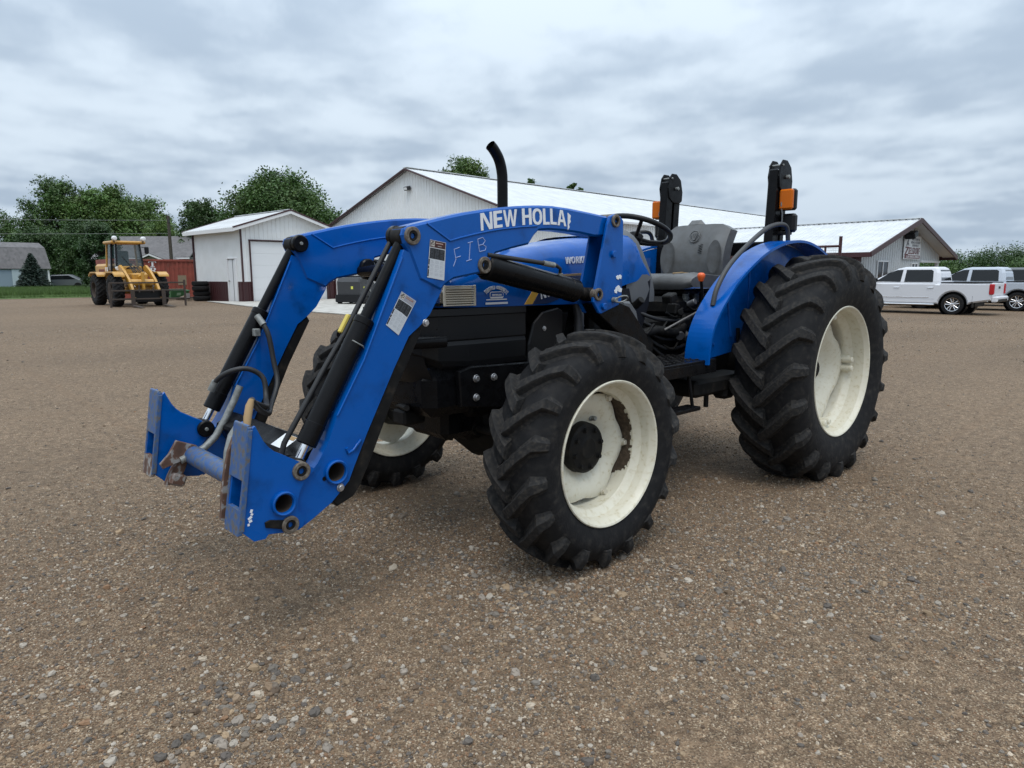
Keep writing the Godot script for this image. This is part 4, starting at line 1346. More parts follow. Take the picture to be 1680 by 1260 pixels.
	mb.tube(smooth_path([Vector3(-1.84, 1.45, -0.20), Vector3(-1.84, 1.75, -0.20), Vector3(-1.845, 1.83, -0.20), Vector3(-1.865, 1.89, -0.20), Vector3(-1.90, 1.935, -0.20), Vector3(-1.925, 1.955, -0.20)], 5), 0.026, 20, false)
	part(mb, "exhaust_stack", M.black_paint, t)
	# dash cowl, lower console, steering wheel
	rows = []
	for e in [[-1.56, 0.30, 1.486], [-1.45, 0.275, 1.50], [-1.31, 0.250, 1.515], [-1.25, 0.243, 1.522], [-1.20, 0.240, 1.500], [-1.16, 0.236, 1.44], [-1.12, 0.232, 1.375], [-1.085, 0.228, 1.310], [-1.07, 0.224, 1.27]]:
		rows.append(hood_row(e[0], e[1], 1.225 + (e[0] + 1.31) * 0.16, e[2]))
	mb = MB.new()
	mb.skin(rows, false, true)
	mb.fan(rows[-1])
	var dash := part(mb, "dash_cowl", M.blue_paint, t)
	rows = []
	for e in [[-1.30, 0.230, 1.540], [-1.22, 0.238, 1.545], [-1.165, 0.237, 1.522], [-1.115, 0.234, 1.455], [-1.07, 0.230, 1.385], [-1.04, 0.226, 1.32], [-1.025, 0.222, 1.26]]:
		rows.append(hood_row(e[0], e[1], 1.12, e[2]))
	mb = MB.new()
	mb.skin(rows, false, true)
	mb.fan(rows[-1])
	part(mb, "dash_binnacle", M.grey_plastic, dash)
	mb = MB.new()
	mb.prism(xy([-1.50, 0.92, -1.50, 1.20, -1.34, 1.225, -1.20, 1.235, -1.10, 1.27, -1.045, 1.29, -1.06, 1.10, -1.13, 0.94]), -0.235, 0.235, 0.03)
	part(mb, "lower_console", M.black_plastic, t)
	mb = MB.new()
	mb.prism(xy([-1.50, 1.14, -1.42, 1.135, -1.36, 1.08, -1.33, 0.99, -1.36, 0.95, -1.40, 0.96]), 0.30, 0.36, 0.012)
	part(mb, "side_duct", M.grey_plastic, t)
	var sw := node("steering_wheel", t)
	var tilt := Basis(Vector3(0, 0, 1), -0.38)
	var sc := Vector3(-0.905, 1.545, 0.0)
	mb = MB.new()
	var ring := []
	for k in 41: ring.append(sc + tilt * Vector3(0.205 * cos(TAU * k / 40), 0, 0.205 * sin(TAU * k / 40)))
	mb.tube(ring, 0.016, 10, false)
	part(mb, "wheel_ring", M.black_plastic, sw)
	mb = MB.new()
	for k in 3:
		var a := TAU * k / 3 + 0.3
		mb.tube([sc + tilt * Vector3(0.0, -0.05, 0.0), sc + tilt * Vector3(0.10 * cos(a), -0.035, 0.10 * sin(a)), sc + tilt * Vector3(0.205 * cos(a), 0, 0.205 * sin(a))], 0.012, 8)
	part(mb, "spokes", M.black_plastic, sw)
	mb = MB.new()
	mb.cyl(sc + tilt * Vector3(0, -0.34, 0), sc + tilt * Vector3(0, -0.03, 0), 0.03, 16)
	mb.cyl(sc + tilt * Vector3(0, -0.07, 0), sc + tilt * Vector3(0, -0.02, 0), 0.045, 18, 0.01)
	part(mb, "steering_column", M.black_plastic, sw)
	# seat
	var seat := node("seat", t)
	mb = MB.new()
	rows = []
	for k in 9:
		var f2 := k / 8.0
		var z := lerpf(-0.215, 0.265, f2)
		var sidew := absf(f2 * 2 - 1)
		var bol := 0.028 * smoothstep(0.50, 0.72, sidew) - 0.03 * smoothstep(0.9, 1.0, sidew)
		var row := []
		for j in 9:
			var g := j / 8.0
			var yy := lerpf(1.25, 1.606 - 0.040 * pow(sidew, 8.0), g)
			var px := -0.335 + 0.055 * g * g + 0.015 * g - bol * (1.0 - smoothstep(0.6, 0.8, g)) - 0.03 * sin(PI * g)
			row.append(Vector3(px, yy, z))
		rows.append(row)
	mb.skin(rows, false, true)
	var backs := []
	for row in rows: backs.append(row.map(func(p): return p + Vector3(0.085, -0.01, 0)))
	mb.skin(backs)
	mb.skin([rows[0], backs[0]])
	mb.skin([rows[8], backs[8]], false, true)
	mb.skin([rows.map(func(q2): return q2[8]), backs.map(func(q2): return q2[8])], false, true)
	part(mb, "backrest", M.seat_vinyl, seat)
	mb = MB.new()
	mb.box(Vector3(-0.19, 1.592, -0.04), Vector3(0.07, 0.10, 0.13), 0.03)
	part(mb, "backrest_top", M.seat_vinyl, seat)
	mb = MB.new()
	var em := []
	for k in 17: em.append(Vector3(-0.322 + 0.012 * sin(TAU * k / 16), 1.525 + 0.037 * sin(TAU * k / 16), 0.03 + 0.037 * cos(TAU * k / 16)))
	mb.tube(em, 0.004, 6, false)
	for k in 3: mb.tube([Vector3(-0.330, 1.50, 0.03 + (k - 1) * 0.004), Vector3(-0.315, 1.548, 0.03 + (k - 1) * 0.020)], 0.004, 6)
	part(mb, "embossed_emblem", M.seat_vinyl, seat)
	for e in [[-0.155, 0.055], [0.205, 0.050]]:
		mb = MB.new()
		mb.lathe(xy([0.0, 0.034, 0.35, 0.033, 0.7, 0.028, 0.9, 0.017, 1.0, 0.0]), 28, Transform3D(Basis(Vector3(0, 0, e[1]), Vector3(0.004, 0.112, 0), Vector3(-1, 0, 0)), Vector3(-0.352, 1.385, e[0])), 1.0)
		part(mb, "side_bolster", M.seat_vinyl, seat)
	mb = MB.new()
	var dr := RandomNumberGenerator.new()
	dr.seed = 2
	var sq := []
	for k in 14: sq.append(Vector3(-0.336 - 0.0012 * k, 1.475 - 0.005 * k, 0.09 + 0.018 * sin(k * 2.1)))
	mb.tube(sq, 0.0022, 5)
	part(mb, "scribble", M.black_paint, seat)
	mb = MB.new()
	rows = []
	for k in 9:
		var f2 := k / 8.0
		var z := lerpf(-0.225, 0.285, f2)
		var sidew := absf(f2 * 2 - 1)
		var row := []
		for e in [[-0.74, -0.05], [-0.765, -0.02], [-0.76, 0.02], [-0.72, 0.046], [-0.62, 0.05], [-0.50, 0.038], [-0.38, 0.030], [-0.26, 0.04]]:
			row.append(Vector3(e[0] + 0.03 * pow(sidew, 4.0), 1.232 + e[1] * (1.0 - 0.35 * pow(sidew, 6.0)) + 0.012 * smoothstep(0.5, 0.8, sidew) * (1.0 if e[0] > -0.7 else 0.0), z))
		rows.append(row)
	mb.skin(rows, false, false)
	for e in [0, 8]: mb.fan(rows[e] + [Vector3(-0.26, 1.18, rows[e][0].z)], e == 8)
	part(mb, "cushion", M.seat_vinyl, seat)
	mb = MB.new()
	mb.tube([Vector3(-0.72, 1.283, 0.14), Vector3(-0.66, 1.288, 0.17), Vector3(-0.60, 1.284, 0.15), Vector3(-0.58, 1.282, 0.22)], 0.004, 5)
	mb.tube([Vector3(-0.55, 1.278, -0.16), Vector3(-0.50, 1.277, -0.12), Vector3(-0.42, 1.272, -0.15)], 0.004, 5)
	part(mb, "torn_seam", M.tan_cloth, seat)
	mb = MB.new()
	mb.box(Vector3(-0.48, 1.165, 0.03), Vector3(0.40, 0.04, 0.36), 0.01)
	mb.box(Vector3(-0.48, 1.125, 0.03), Vector3(0.30, 0.06, 0.20), 0.01)
	part(mb, "seat_base", M.black_paint, seat)
	mb = MB.new()
	mb.tube([Vector3(-0.70, 1.02, 0.36), Vector3(-0.735, 1.24, 0.355)], 0.009, 8)
	var lv := part(mb, "gear_lever", M.black_paint, t)
	mb = MB.new()
	mb.lathe(xy([0.0, 0.052, 0.014, 0.050, 0.022, 0.042, 0.024, 0.032, 0.020, 0.018, 0.013, 0.0, 0.0, 0.0]), 18, Transform3D(Basis(Vector3.RIGHT, -PI / 2), Vector3(-0.737, 1.235, 0.355)), 1.0)
	part(mb, "lever_knob", M.orange_knob, lv)
	# fenders, platform, steps, rails, roll bar, lights
	for s in [1.0, -1.0]:
		var pth := xy([-1.005, 0.775, -1.000, 0.85, -0.975, 0.945, -0.920, 1.035, -0.835, 1.125, -0.73, 1.215, -0.60, 1.298, -0.45, 1.375, -0.29, 1.430, -0.12, 1.465, 0.06, 1.475, 0.24, 1.452, 0.42, 1.395, 0.58, 1.30, 0.70, 1.18])
		pth = smooth2(pth, 4)
		var inn := MB.inset(pth + [Vector2(0.70, 0.775)], 0.016)
		inn.pop_back()
		inn.reverse()
		mb = MB.new()
		mb.prism(pth + inn.map(func(p): return Vector2(minf(p.x, 0.70), maxf(p.y, 0.775))), minf(s * 0.445, s * 0.600), maxf(s * 0.445, s * 0.600), 0.004)
		var fe := part(mb, "fender", M.blue_paint, t)
		mb = MB.new()
		mb.prism(pth.map(func(p): return p + Vector2(0.004, -0.004)) + [Vector2(0.70, 0.95), Vector2(0.2, 0.86), Vector2(-0.55, 0.80), Vector2(-0.85, 0.775)], minf(s * 0.447, s * 0.456), maxf(s * 0.447, s * 0.456), 0.0)
		part(mb, "fender_wall", M.blue_paint, fe)
		mb = MB.new()
		for e in [[-0.62, 1.25, -0.55, 0.90], [-0.35, 1.38, -0.35, 0.95]]: mb.tube([Vector3(e[0], e[1], s * 0.457), Vector3(e[2], e[3], s * 0.457)], 0.011, 8)
		part(mb, "stiffening_rib", M.blue_paint, fe)
		for e in [Vector2(-0.90, 0.92), Vector2(-0.80, 1.04), Vector2(-0.74, 0.86)]:
			bolt(fe, "fender_bolt", v3(e, s * 0.456), Vector3(0, 0, s), 0.009, 0.01, M.blue_paint)
		mb = MB.new()
		mb.box(Vector3(-1.16, 0.793, s * 0.42), Vector3(0.52, 0.016, 0.32), 0.003)
		mb.box(Vector3(-1.16, 0.755, s * 0.572), Vector3(0.52, 0.062, 0.016), 0.003)
		var pl := part(mb, "platform", M.black_paint, t)
		mb = MB.new()
		for i in 11:
			for j in 6:
				mb.box(Vector3(-1.39 + 0.046 * i, 0.803, s * (0.30 + 0.046 * j)), Vector3(0.026, 0.005, 0.008), 0.002, Basis(Vector3.UP, 0.78 if (i + j) % 2 == 0 else -0.78))
		part(mb, "tread_pattern", M.greasy_iron, pl)
		mb = MB.new()
		mb.tube([Vector3(-1.145, 0.73, s * 0.555), Vector3(-1.125, 0.55, s * 0.575)], 0.010, 8)
		mb.tube([Vector3(-1.40, 0.73, s * 0.555), Vector3(-1.40, 0.55, s * 0.575)], 0.010, 8)
		mb.box(Vector3(-1.26, 0.545, s * 0.575), Vector3(0.30, 0.022, 0.09), 0.004)
		part(mb, "step", M.black_paint, t)
		mb = MB.new()
		mb.tube(smooth_path([Vector3(-0.885, 1.10, s * 0.53), Vector3(-0.845, 1.20, s * 0.53), Vector3(-0.72, 1.33, s * 0.53), Vector3(-0.50, 1.462, s * 0.53), Vector3(-0.30, 1.555, s * 0.53), Vector3(-0.14, 1.588, s * 0.53), Vector3(-0.04, 1.57, s * 0.53), Vector3(-0.01, 1.47, s * 0.53)], 5), 0.0145, 12)
		part(mb, "grab_rail", mat("rail_grey", lin(0.035, 0.036, 0.038), 0.5), t)
		# roll bar post
		var rp := node("roll_bar_post", t)
		mb = MB.new()
		var lean := Basis(Vector3(0, 0, 1), -0.06)
		mb.box(Vector3(-0.035, 1.45, s * 0.42), Vector3(0.085, 0.99, 0.062), 0.008, lean)
		part(mb, "post", M.black_paint, rp)
		mb = MB.new()
		mb.box(Vector3(0.075, 1.62, s * 0.42), Vector3(0.055, 0.50, 0.05), 0.006, lean)
		mb.box(Vector3(0.075, 1.62, s * 0.395), Vector3(0.068, 0.50, 0.008), 0.002, lean)
		part(mb, "folded_stub", M.black_paint, rp)
		for e in [0.382, 0.452]:
			mb = MB.new()
			mb.prism(xy([-0.03, 1.83, -0.045, 1.90, -0.025, 1.975, 0.005, 2.005, 0.06, 2.005, 0.115, 1.965, 0.14, 1.88, 0.135, 1.815, 0.10, 1.795, 0.02, 1.80]), minf(s * e, s * (e + 0.012)), maxf(s * e, s * (e + 0.012)), 0.003)
			part(mb, "hinge_plate", M.black_paint, rp)
		mb = MB.new()
		mb.cyl(Vector3(0.055, 1.90, s * 0.36), Vector3(0.055, 1.90, s * 0.485), 0.013, 16)
		mb.cyl(Vector3(-0.005, 1.97, s * 0.37), Vector3(-0.005, 1.97, s * 0.472), 0.007, 10)
		part(mb, "hinge_pin", M.zinc, rp)
		mb = MB.new()
		mb.tube([Vector3(0.0, 1.80, s * 0.47), Vector3(-0.02, 1.72, s * 0.475), Vector3(0.0, 1.66, s * 0.475), Vector3(0.01, 1.60, s * 0.47)], 0.006, 6)
		part(mb, "pin_chain", M.zinc, rp)
		var la := node("marker_light", t)
		mb = MB.new()
		mb.box(Vector3(0.035, 1.752, s * 0.500), Vector3(0.045, 0.136, 0.098), 0.012)
		mb.box(Vector3(0.07, 1.752, s * 0.46), Vector3(0.03, 0.03, 0.08), 0.004)
		part(mb, "housing", M.black_plastic, la)
		mb = MB.new()
		mb.box(Vector3(-0.004, 1.752, s * 0.500), Vector3(0.034, 0.128, 0.090), 0.010)
		part(mb, "amber_lens", M.amber, la)
		mb = MB.new()
		mb.box(Vector3(0.05, 1.605, s * 0.500), Vector3(0.06, 0.12, 0.095), 0.015)
		mb.box(Vector3(0.04, 1.54, s * 0.47), Vector3(0.08, 0.02, 0.08), 0.004)
		part(mb, "work_light", M.black_plastic, t)
	mb = MB.new()
	mb.box(Vector3(0.02, 1.445, 0), Vector3(0.08, 0.09, 0.86), 0.008)
	part(mb, "roll_bar_cross_beam", M.black_paint, t)
func dealer_print(hood: Node3D) -> void:
	var zb := 0.3705
	var word := "TORSVOLD EQUIPMENT"
	var n := word.length()
	for i in n:
		if word[i] == " ": continue
		var f := (i + 0.5) / n * 2.0 - 1.0
		var a := -f * 0.80
		var hgt := 0.014 + 0.006 * absf(f)
		lettering(word[i], M.white_print, hood, "dealer_letter", Vector3(-2.374 + 0.084 * sin(-a) - 0.004, 1.131 + 0.084 * cos(a), zb), Vector3(cos(a), sin(a), 0), Vector3(-sin(a), cos(a), 0), 0.0072, hgt, 0.0035, true)
	var mb := MB.new()
	mb.box(Vector3(-2.374, 1.1515, zb + 0.002), Vector3(0.132, 0.009, 0.004), 0.0)
	mb.box(Vector3(-2.374, 1.168, zb + 0.002), Vector3(0.122, 0.0045, 0.004), 0.0)
	mb.box(Vector3(-2.374, 1.177, zb + 0.002), Vector3(0.072, 0.008, 0.004), 0.0)
	var rr := []
	for k in 33:
		var c := Vector2(cos(TAU * k / 32), sin(TAU * k / 32))
		rr.append(Vector3(-2.374 + 0.028 * signf(c.x) + 0.012 * c.x, 1.188 + 0.004 * signf(c.y) + 0.010 * c.y, zb + 0.002))
	mb.tube(rr, 0.0015, 5, false)
	part(mb, "dealer_frame", M.white_print, hood)
	lettering("NEW HOLLAND", M.white_print, hood, "dealer_letter", Vector3(-2.400, 1.185, zb), Vector3.RIGHT, Vector3.UP, 0.056, 0.008, 0.0035)
func smooth2(p: Array, k: int) -> Array:
	return smooth_path(p.map(func(q): return Vector3(q.x, q.y, 0)), k).map(func(q): return Vector2(q.x, q.y))
func smooth_path(p: Array, k: int) -> Array:
	var r := []
	for i in p.size() - 1:
		var a: Vector3 = p[maxi(i - 1, 0)]
		var b: Vector3 = p[i]
		var c: Vector3 = p[i + 1]
		var d: Vector3 = p[mini(i + 2, p.size() - 1)]
		for j in k: r.append(b.cubic_interpolate(c, a, d, float(j) / k))
	r.append(p[-1])
	return r
# ---------------------------------------------------------------- buildings
func siding(parent: Node3D, called: String, xf: Transform3D, u0: float, u1: float, bot: Callable, top: Callable, m: Material, panel := 0.9, rib := 0.225, rise := 0.022, breaks := []) -> void:
	# ribbed sheets side by side; xf takes (along, up, out) to the parent's axes
	var k0 := u0
	while k0 < u1 - 0.01:
		var k1 := minf(k0 + panel, u1)
		var us := [[k0, 0.0]]
		var c := k0 + rib * 0.5
		while c < k1 - 0.02:
			for e in [[-0.032, 0.0], [-0.016, rise], [0.016, rise], [0.032, 0.0]]:
				if c + e[0] > k0 and c + e[0] < k1: us.append([c + e[0], e[1]])
			c += rib
		for b in breaks:
			if b > k0 + 0.05 and b < k1 - 0.05: us.append([b, 0.0])
		us.append([k1, 0.0])
		us.sort_custom(func(a, b): return a[0] < b[0])
		var mb := MB.new()
		for i in us.size() - 1:
			var a: Array = us[i]
			var b: Array = us[i + 1]
			mb.q(xf * Vector3(a[0], bot.call(a[0]), a[1]), xf * Vector3(b[0], bot.call(b[0]), b[1]), xf * Vector3(b[0], top.call(b[0]), b[1]), xf * Vector3(a[0], top.call(a[0]), a[1]))
		# the lap of the next sheet
		mb.q(xf * Vector3(k0, bot.call(k0), -0.004), xf * Vector3(k0, bot.call(k0), 0.0), xf * Vector3(k0, top.call(k0), 0.0), xf * Vector3(k0, top.call(k0), -0.004))
		part(mb, called, m, parent)
		k0 = k1
func frame(o: Vector3, u: Vector3, v: Vector3) -> Transform3D:
	return Transform3D(Basis(u.normalized(), v.normalized(), u.cross(v).normalized()), o)
func konst(y: float) -> Callable:
	return func(_u: float) -> float: return y
func bar(parent: Node3D, called: String, a: Vector3, b: Vector3, w: float, h: float, m: Material) -> MeshInstance3D:
	var mb := MB.new()
	var bs := MB.basis_z(b - a)
	mb.box((a + b) * 0.5, Vector3(w, h, (b - a).length()), 0.006, bs)
	return part(mb, called, m, parent)
func small_shed() -> void:
	var t := thing("garage", "small white metal shed with maroon lower walls and a white overhead door", "shed", at(8.84, 0, -30.54, 0.064))
	var W := 5.1
	var D := 5.2
	var EH := 3.5
	var AH := 4.32
	var wains := 0.97
	# gable front, facing out along +z
	var g := frame(Vector3.ZERO, Vector3.RIGHT, Vector3.UP)
	var topf := func(u: float) -> float: return EH + (AH - EH) * (1.0 - absf(u - W * 0.5) / (W * 0.5))
	siding(t, "siding_sheet", g, 0.0, 0.45, konst(wains), topf, M.white_siding)
	siding(t, "siding_sheet", g, 0.45, 4.65, konst(2.95), topf, M.white_siding, 0.9, 0.225, 0.022, [W * 0.5])
	siding(t, "siding_sheet", g, 4.65, W, konst(wains), topf, M.white_siding)
	siding(t, "wainscot_sheet", g, 0.0, 0.45, konst(0.0), konst(wains), M.maroon)
	siding(t, "wainscot_sheet", g, 4.65, W, konst(0.0), konst(wains), M.maroon)
	# left wall, facing -x
	var l := frame(Vector3(0, 0, -D), Vector3(0, 0, 1), Vector3.UP)
	var flush := 0.004
	siding(t, "siding_sheet", l, 0.0, D - 1.35, konst(wains), konst(EH), M.white_siding, 0.9, 0.225, flush)
	siding(t, "siding_sheet", l, D - 1.35, D - 0.42, konst(2.1), konst(EH), M.white_siding, 0.93, 0.225, flush)
	siding(t, "siding_sheet", l, D - 0.42, D, konst(wains), konst(EH), M.white_siding, 0.9, 0.225, flush)
	siding(t, "wainscot_sheet", l, 0.0, D - 1.35, konst(0.0), konst(wains), M.maroon)
	siding(t, "wainscot_sheet", l, D - 0.42, D, konst(0.0), konst(wains), M.maroon)
	var r := frame(Vector3(W, 0, 0), Vector3(0, 0, -1), Vector3.UP)
	siding(t, "siding_sheet", r, 0.0, D, konst(wains), konst(EH), M.white_siding)
	siding(t, "wainscot_sheet", r, 0.0, D, konst(0.0), konst(wains), M.maroon)
	var b := frame(Vector3(W, 0, -D), Vector3(-1, 0, 0), Vector3.UP)
	siding(t, "siding_sheet", b, 0.0, W, konst(0.0), topf, M.white_siding, 0.9, 0.225, 0.022, [W * 0.5])
	bar(t, "corner_trim", Vector3(0.05, 0.0, 0.035), Vector3(0.05, EH, 0.035), 0.16, 0.05, M.maroon)
	bar(t, "corner_trim", Vector3(W - 0.05, 0.0, 0.035), Vector3(W - 0.05, EH, 0.035), 0.16, 0.05, M.maroon)
	bar(t, "corner_trim", Vector3(-0.035, 0.0, -D + 0.05), Vector3(-0.035, EH, -D + 0.05), 0.05, 0.12, M.maroon)
	# overhead door in five sections
	var dr := node("overhead_door", t)
	for k in 5:
		var mb := MB.new()
		mb.box(Vector3(2.55, 0.03 + 0.57 * (k + 0.5), -0.06), Vector3(4.08, 0.567, 0.05), 0.004)
		part(mb, "door_section", M.door_white, dr)
	bar(dr, "door_frame", Vector3(0.48, 0, 0.03), Vector3(0.48, 2.95, 0.03), 0.09, 0.05, M.maroon)
	bar(dr, "door_frame", Vector3(4.62, 0, 0.03), Vector3(4.62, 2.95, 0.03), 0.09, 0.05, M.maroon)
	bar(dr, "door_frame", Vector3(0.435, 2.93, 0.033), Vector3(4.665, 2.93, 0.033), 0.09, 0.05, M.maroon)
	# walk door on the left wall
	var wd := node("walk_door", t)
	var mb2 := MB.new()
	mb2.box(Vector3(0.0, 1.02, -0.885), Vector3(0.045, 2.02, 0.82), 0.005)
	part(mb2, "door_leaf", M.door_white, wd)
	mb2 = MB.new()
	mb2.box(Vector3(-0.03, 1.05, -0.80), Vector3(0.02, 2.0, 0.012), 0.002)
	part(mb2, "gap_shade_strip", M.machine_grey, wd)  # solid dark strip standing in for the shade of a gap
	for z in [-0.44, -1.33]: bar(wd, "door_frame", Vector3(-0.03, 0, z), Vector3(-0.03, 2.1, z), 0.06, 0.09, M.trim_white)
	bar(wd, "door_frame", Vector3(-0.033, 2.08, -0.40), Vector3(-0.033, 2.08, -1.37), 0.09, 0.06, M.trim_white)
	mb2 = MB.new()
	mb2.cyl(Vector3(-0.03, 1.0, -1.2), Vector3(-0.09, 1.0, -1.2), 0.03, 12)
	part(mb2, "door_knob", M.zinc, wd)
	# roof
	var oh := 0.42
	var fo := 0.30
	var pitch := (AH - EH) / (W * 0.5)
	for s in [-1.0, 1.0]:
		var rf := node("roof_slope", t)
		var eave := Vector3(W * 0.5 + s * (W * 0.5 + oh), EH - oh * pitch + 0.10, 0)
		var up := (Vector3(W * 0.5, AH + 0.10, 0) - eave)
		var L := up.length()
		var f := frame(eave + Vector3(0, 0, fo), Vector3(0, 0, -1), up) if s > 0 else frame(eave + Vector3(0, 0, -D - fo), Vector3(0, 0, 1), up)
		siding(rf, "roof_sheet", f, 0.0, D + 2 * fo, konst(0.0), konst(L), M.white_roof)
		bar(rf, "eave_fascia", eave + Vector3(s * -0.02, -0.09, fo), eave + Vector3(s * -0.02, -0.09, -D - fo), 0.05, 0.17, M.trim_white)
		for z in [fo, -D - fo]:
			bar(rf, "rake_board", eave + Vector3(0, -0.085, z), Vector3(W * 0.5 - s * 0.0, AH + 0.015, z), 0.05, 0.16, M.trim_white)
			bar(rf, "drip_edge", eave + Vector3(0, 0.012, z + 0.01 * signf(z)), Vector3(W * 0.5, AH + 0.112, z + 0.01 * signf(z)), 0.07, 0.07, M.maroon)
	bar(t, "ridge_cap", Vector3(W * 0.5, AH + 0.13, fo), Vector3(W * 0.5, AH + 0.13, -D - fo), 0.25, 0.03, M.white_roof)
func big_shed() -> void:
	var t := thing("machine_shed", "long white metal machine shed with a maroon trimmed gable and a wall lamp", "shed", at(17.39, -0.2, -28.88, 0.067))
	var HW := 7.7
	var L := 44.0
	var EH := 4.30
	var AH := 6.92
	var topf := func(u: float) -> float: return EH + (AH - EH) * (1.0 - absf(u - HW) / HW)
	var g := frame(Vector3(0, 0, -HW), Vector3(0, 0, 1), Vector3.UP)
	siding(t, "siding_sheet", g, 0, HW * 2, konst(0.0), topf, M.white_siding, 0.9, 0.225, 0.022, [HW])
	var n := frame(Vector3(0, 0, HW), Vector3.RIGHT, Vector3.UP)
	siding(t, "siding_sheet", n, 0, L, konst(0.0), konst(EH), M.white_siding)
	var f := frame(Vector3(L, 0, -HW), Vector3(-1, 0, 0), Vector3.UP)
	siding(t, "siding_sheet", f, 0, L, konst(0.0), konst(EH), M.white_siding, 1.8, 0.45)
	var e := frame(Vector3(L, 0, HW), Vector3(0, 0, -1), Vector3.UP)
	siding(t, "siding_sheet", e, 0, HW * 2, konst(0.0), topf, M.white_siding, 1.8, 0.45, 0.022, [HW])
	bar(t, "corner_trim", Vector3(-0.035, 0, HW - 0.07), Vector3(-0.035, EH, HW - 0.07), 0.05, 0.18, M.maroon)
	bar(t, "corner_trim", Vector3(-0.035, 0, -HW + 0.07), Vector3(-0.035, EH, -HW + 0.07), 0.05, 0.18, M.maroon)
	var oh := 0.35
	var pitch := (AH - EH) / HW
	for s in [-1.0, 1.0]:
		var rf := node("roof_slope", t)
		var eave := Vector3(0, EH - oh * pitch + 0.08, s * (HW + oh))
		var up := Vector3(0, AH + 0.08, 0) - eave
		var fr := frame(eave + Vector3(-0.25, 0, 0), Vector3.RIGHT, up) if s > 0 else frame(eave + Vector3(L + 0.25, 0, 0), Vector3(-1, 0, 0), up)
		siding(rf, "roof_sheet", fr, 0, L + 0.5, konst(0.0), konst(up.length()), M.white_roof, 0.9, 0.225, 0.012)
		bar(rf, "rake_trim", eave + Vector3(-0.25, -0.06, 0), Vector3(-0.25, AH + 0.03, 0), 0.20, 0.06, M.maroon)
		bar(rf, "eave_trim", eave + Vector3(-0.25, -0.05, 0), eave + Vector3(L + 0.25, -0.05, 0), 0.06, 0.12, M.trim_white)
	bar(t, "ridge_cap", Vector3(-0.25, AH + 0.115, 0), Vector3(L + 0.25, AH + 0.115, 0), 0.35, 0.03, M.white_roof)
	var mb := MB.new()
	mb.box(Vector3(-0.16, AH - 0.95, 0.03), Vector3(0.26, 0.20, 0.34), 0.03, Basis(Vector3(0, 0, 1), 0.3))
	var lamp := part(mb, "wall_lamp", M.machine_grey, t)
	mb = MB.new()
	mb.box(Vector3(-0.27, AH - 0.98, 0.03), Vector3(0.06, 0.13, 0.26), 0.02, Basis(Vector3(0, 0, 1), 0.3))
	part(mb, "lamp_lens", M.trim_white, lamp)
func window(parent: Node3D, o: Vector3, u: Vector3, w: float, h: float, panes: int) -> void:
	var n := u.cross(Vector3.UP).normalized()
	var wn := node("window", parent)
	var bs := Basis(u, Vector3.UP, n)
	var mb := MB.new()
	mb.box(o + u * w * 0.5 + Vector3(0, h - 0.03, 0) + n * 0.02, Vector3(w, 0.07, 0.06), 0.004, bs)
	mb.box(o + u * w * 0.5 + Vector3(0, 0.03, 0) + n * 0.02, Vector3(w, 0.07, 0.08), 0.004, bs)
	for k in panes + 1: mb.box(o + u * (0.03 + (w - 0.06) * k / panes) + Vector3(0, h * 0.5, 0) + n * 0.021, Vector3(0.07, h - 0.13, 0.05), 0.004, bs)
	part(mb, "frame", M.trim_white, wn)
	for k in panes:
		mb = MB.new()
		mb.box(o + u * (0.03 + (w - 0.06) * (k + 0.5) / panes) + Vector3(0, h * 0.5, 0) + n * 0.008, Vector3((w - 0.06) / panes - 0.07, h - 0.13, 0.01), 0.0, bs)
		part(mb, "pane", M.glass_dark, wn)
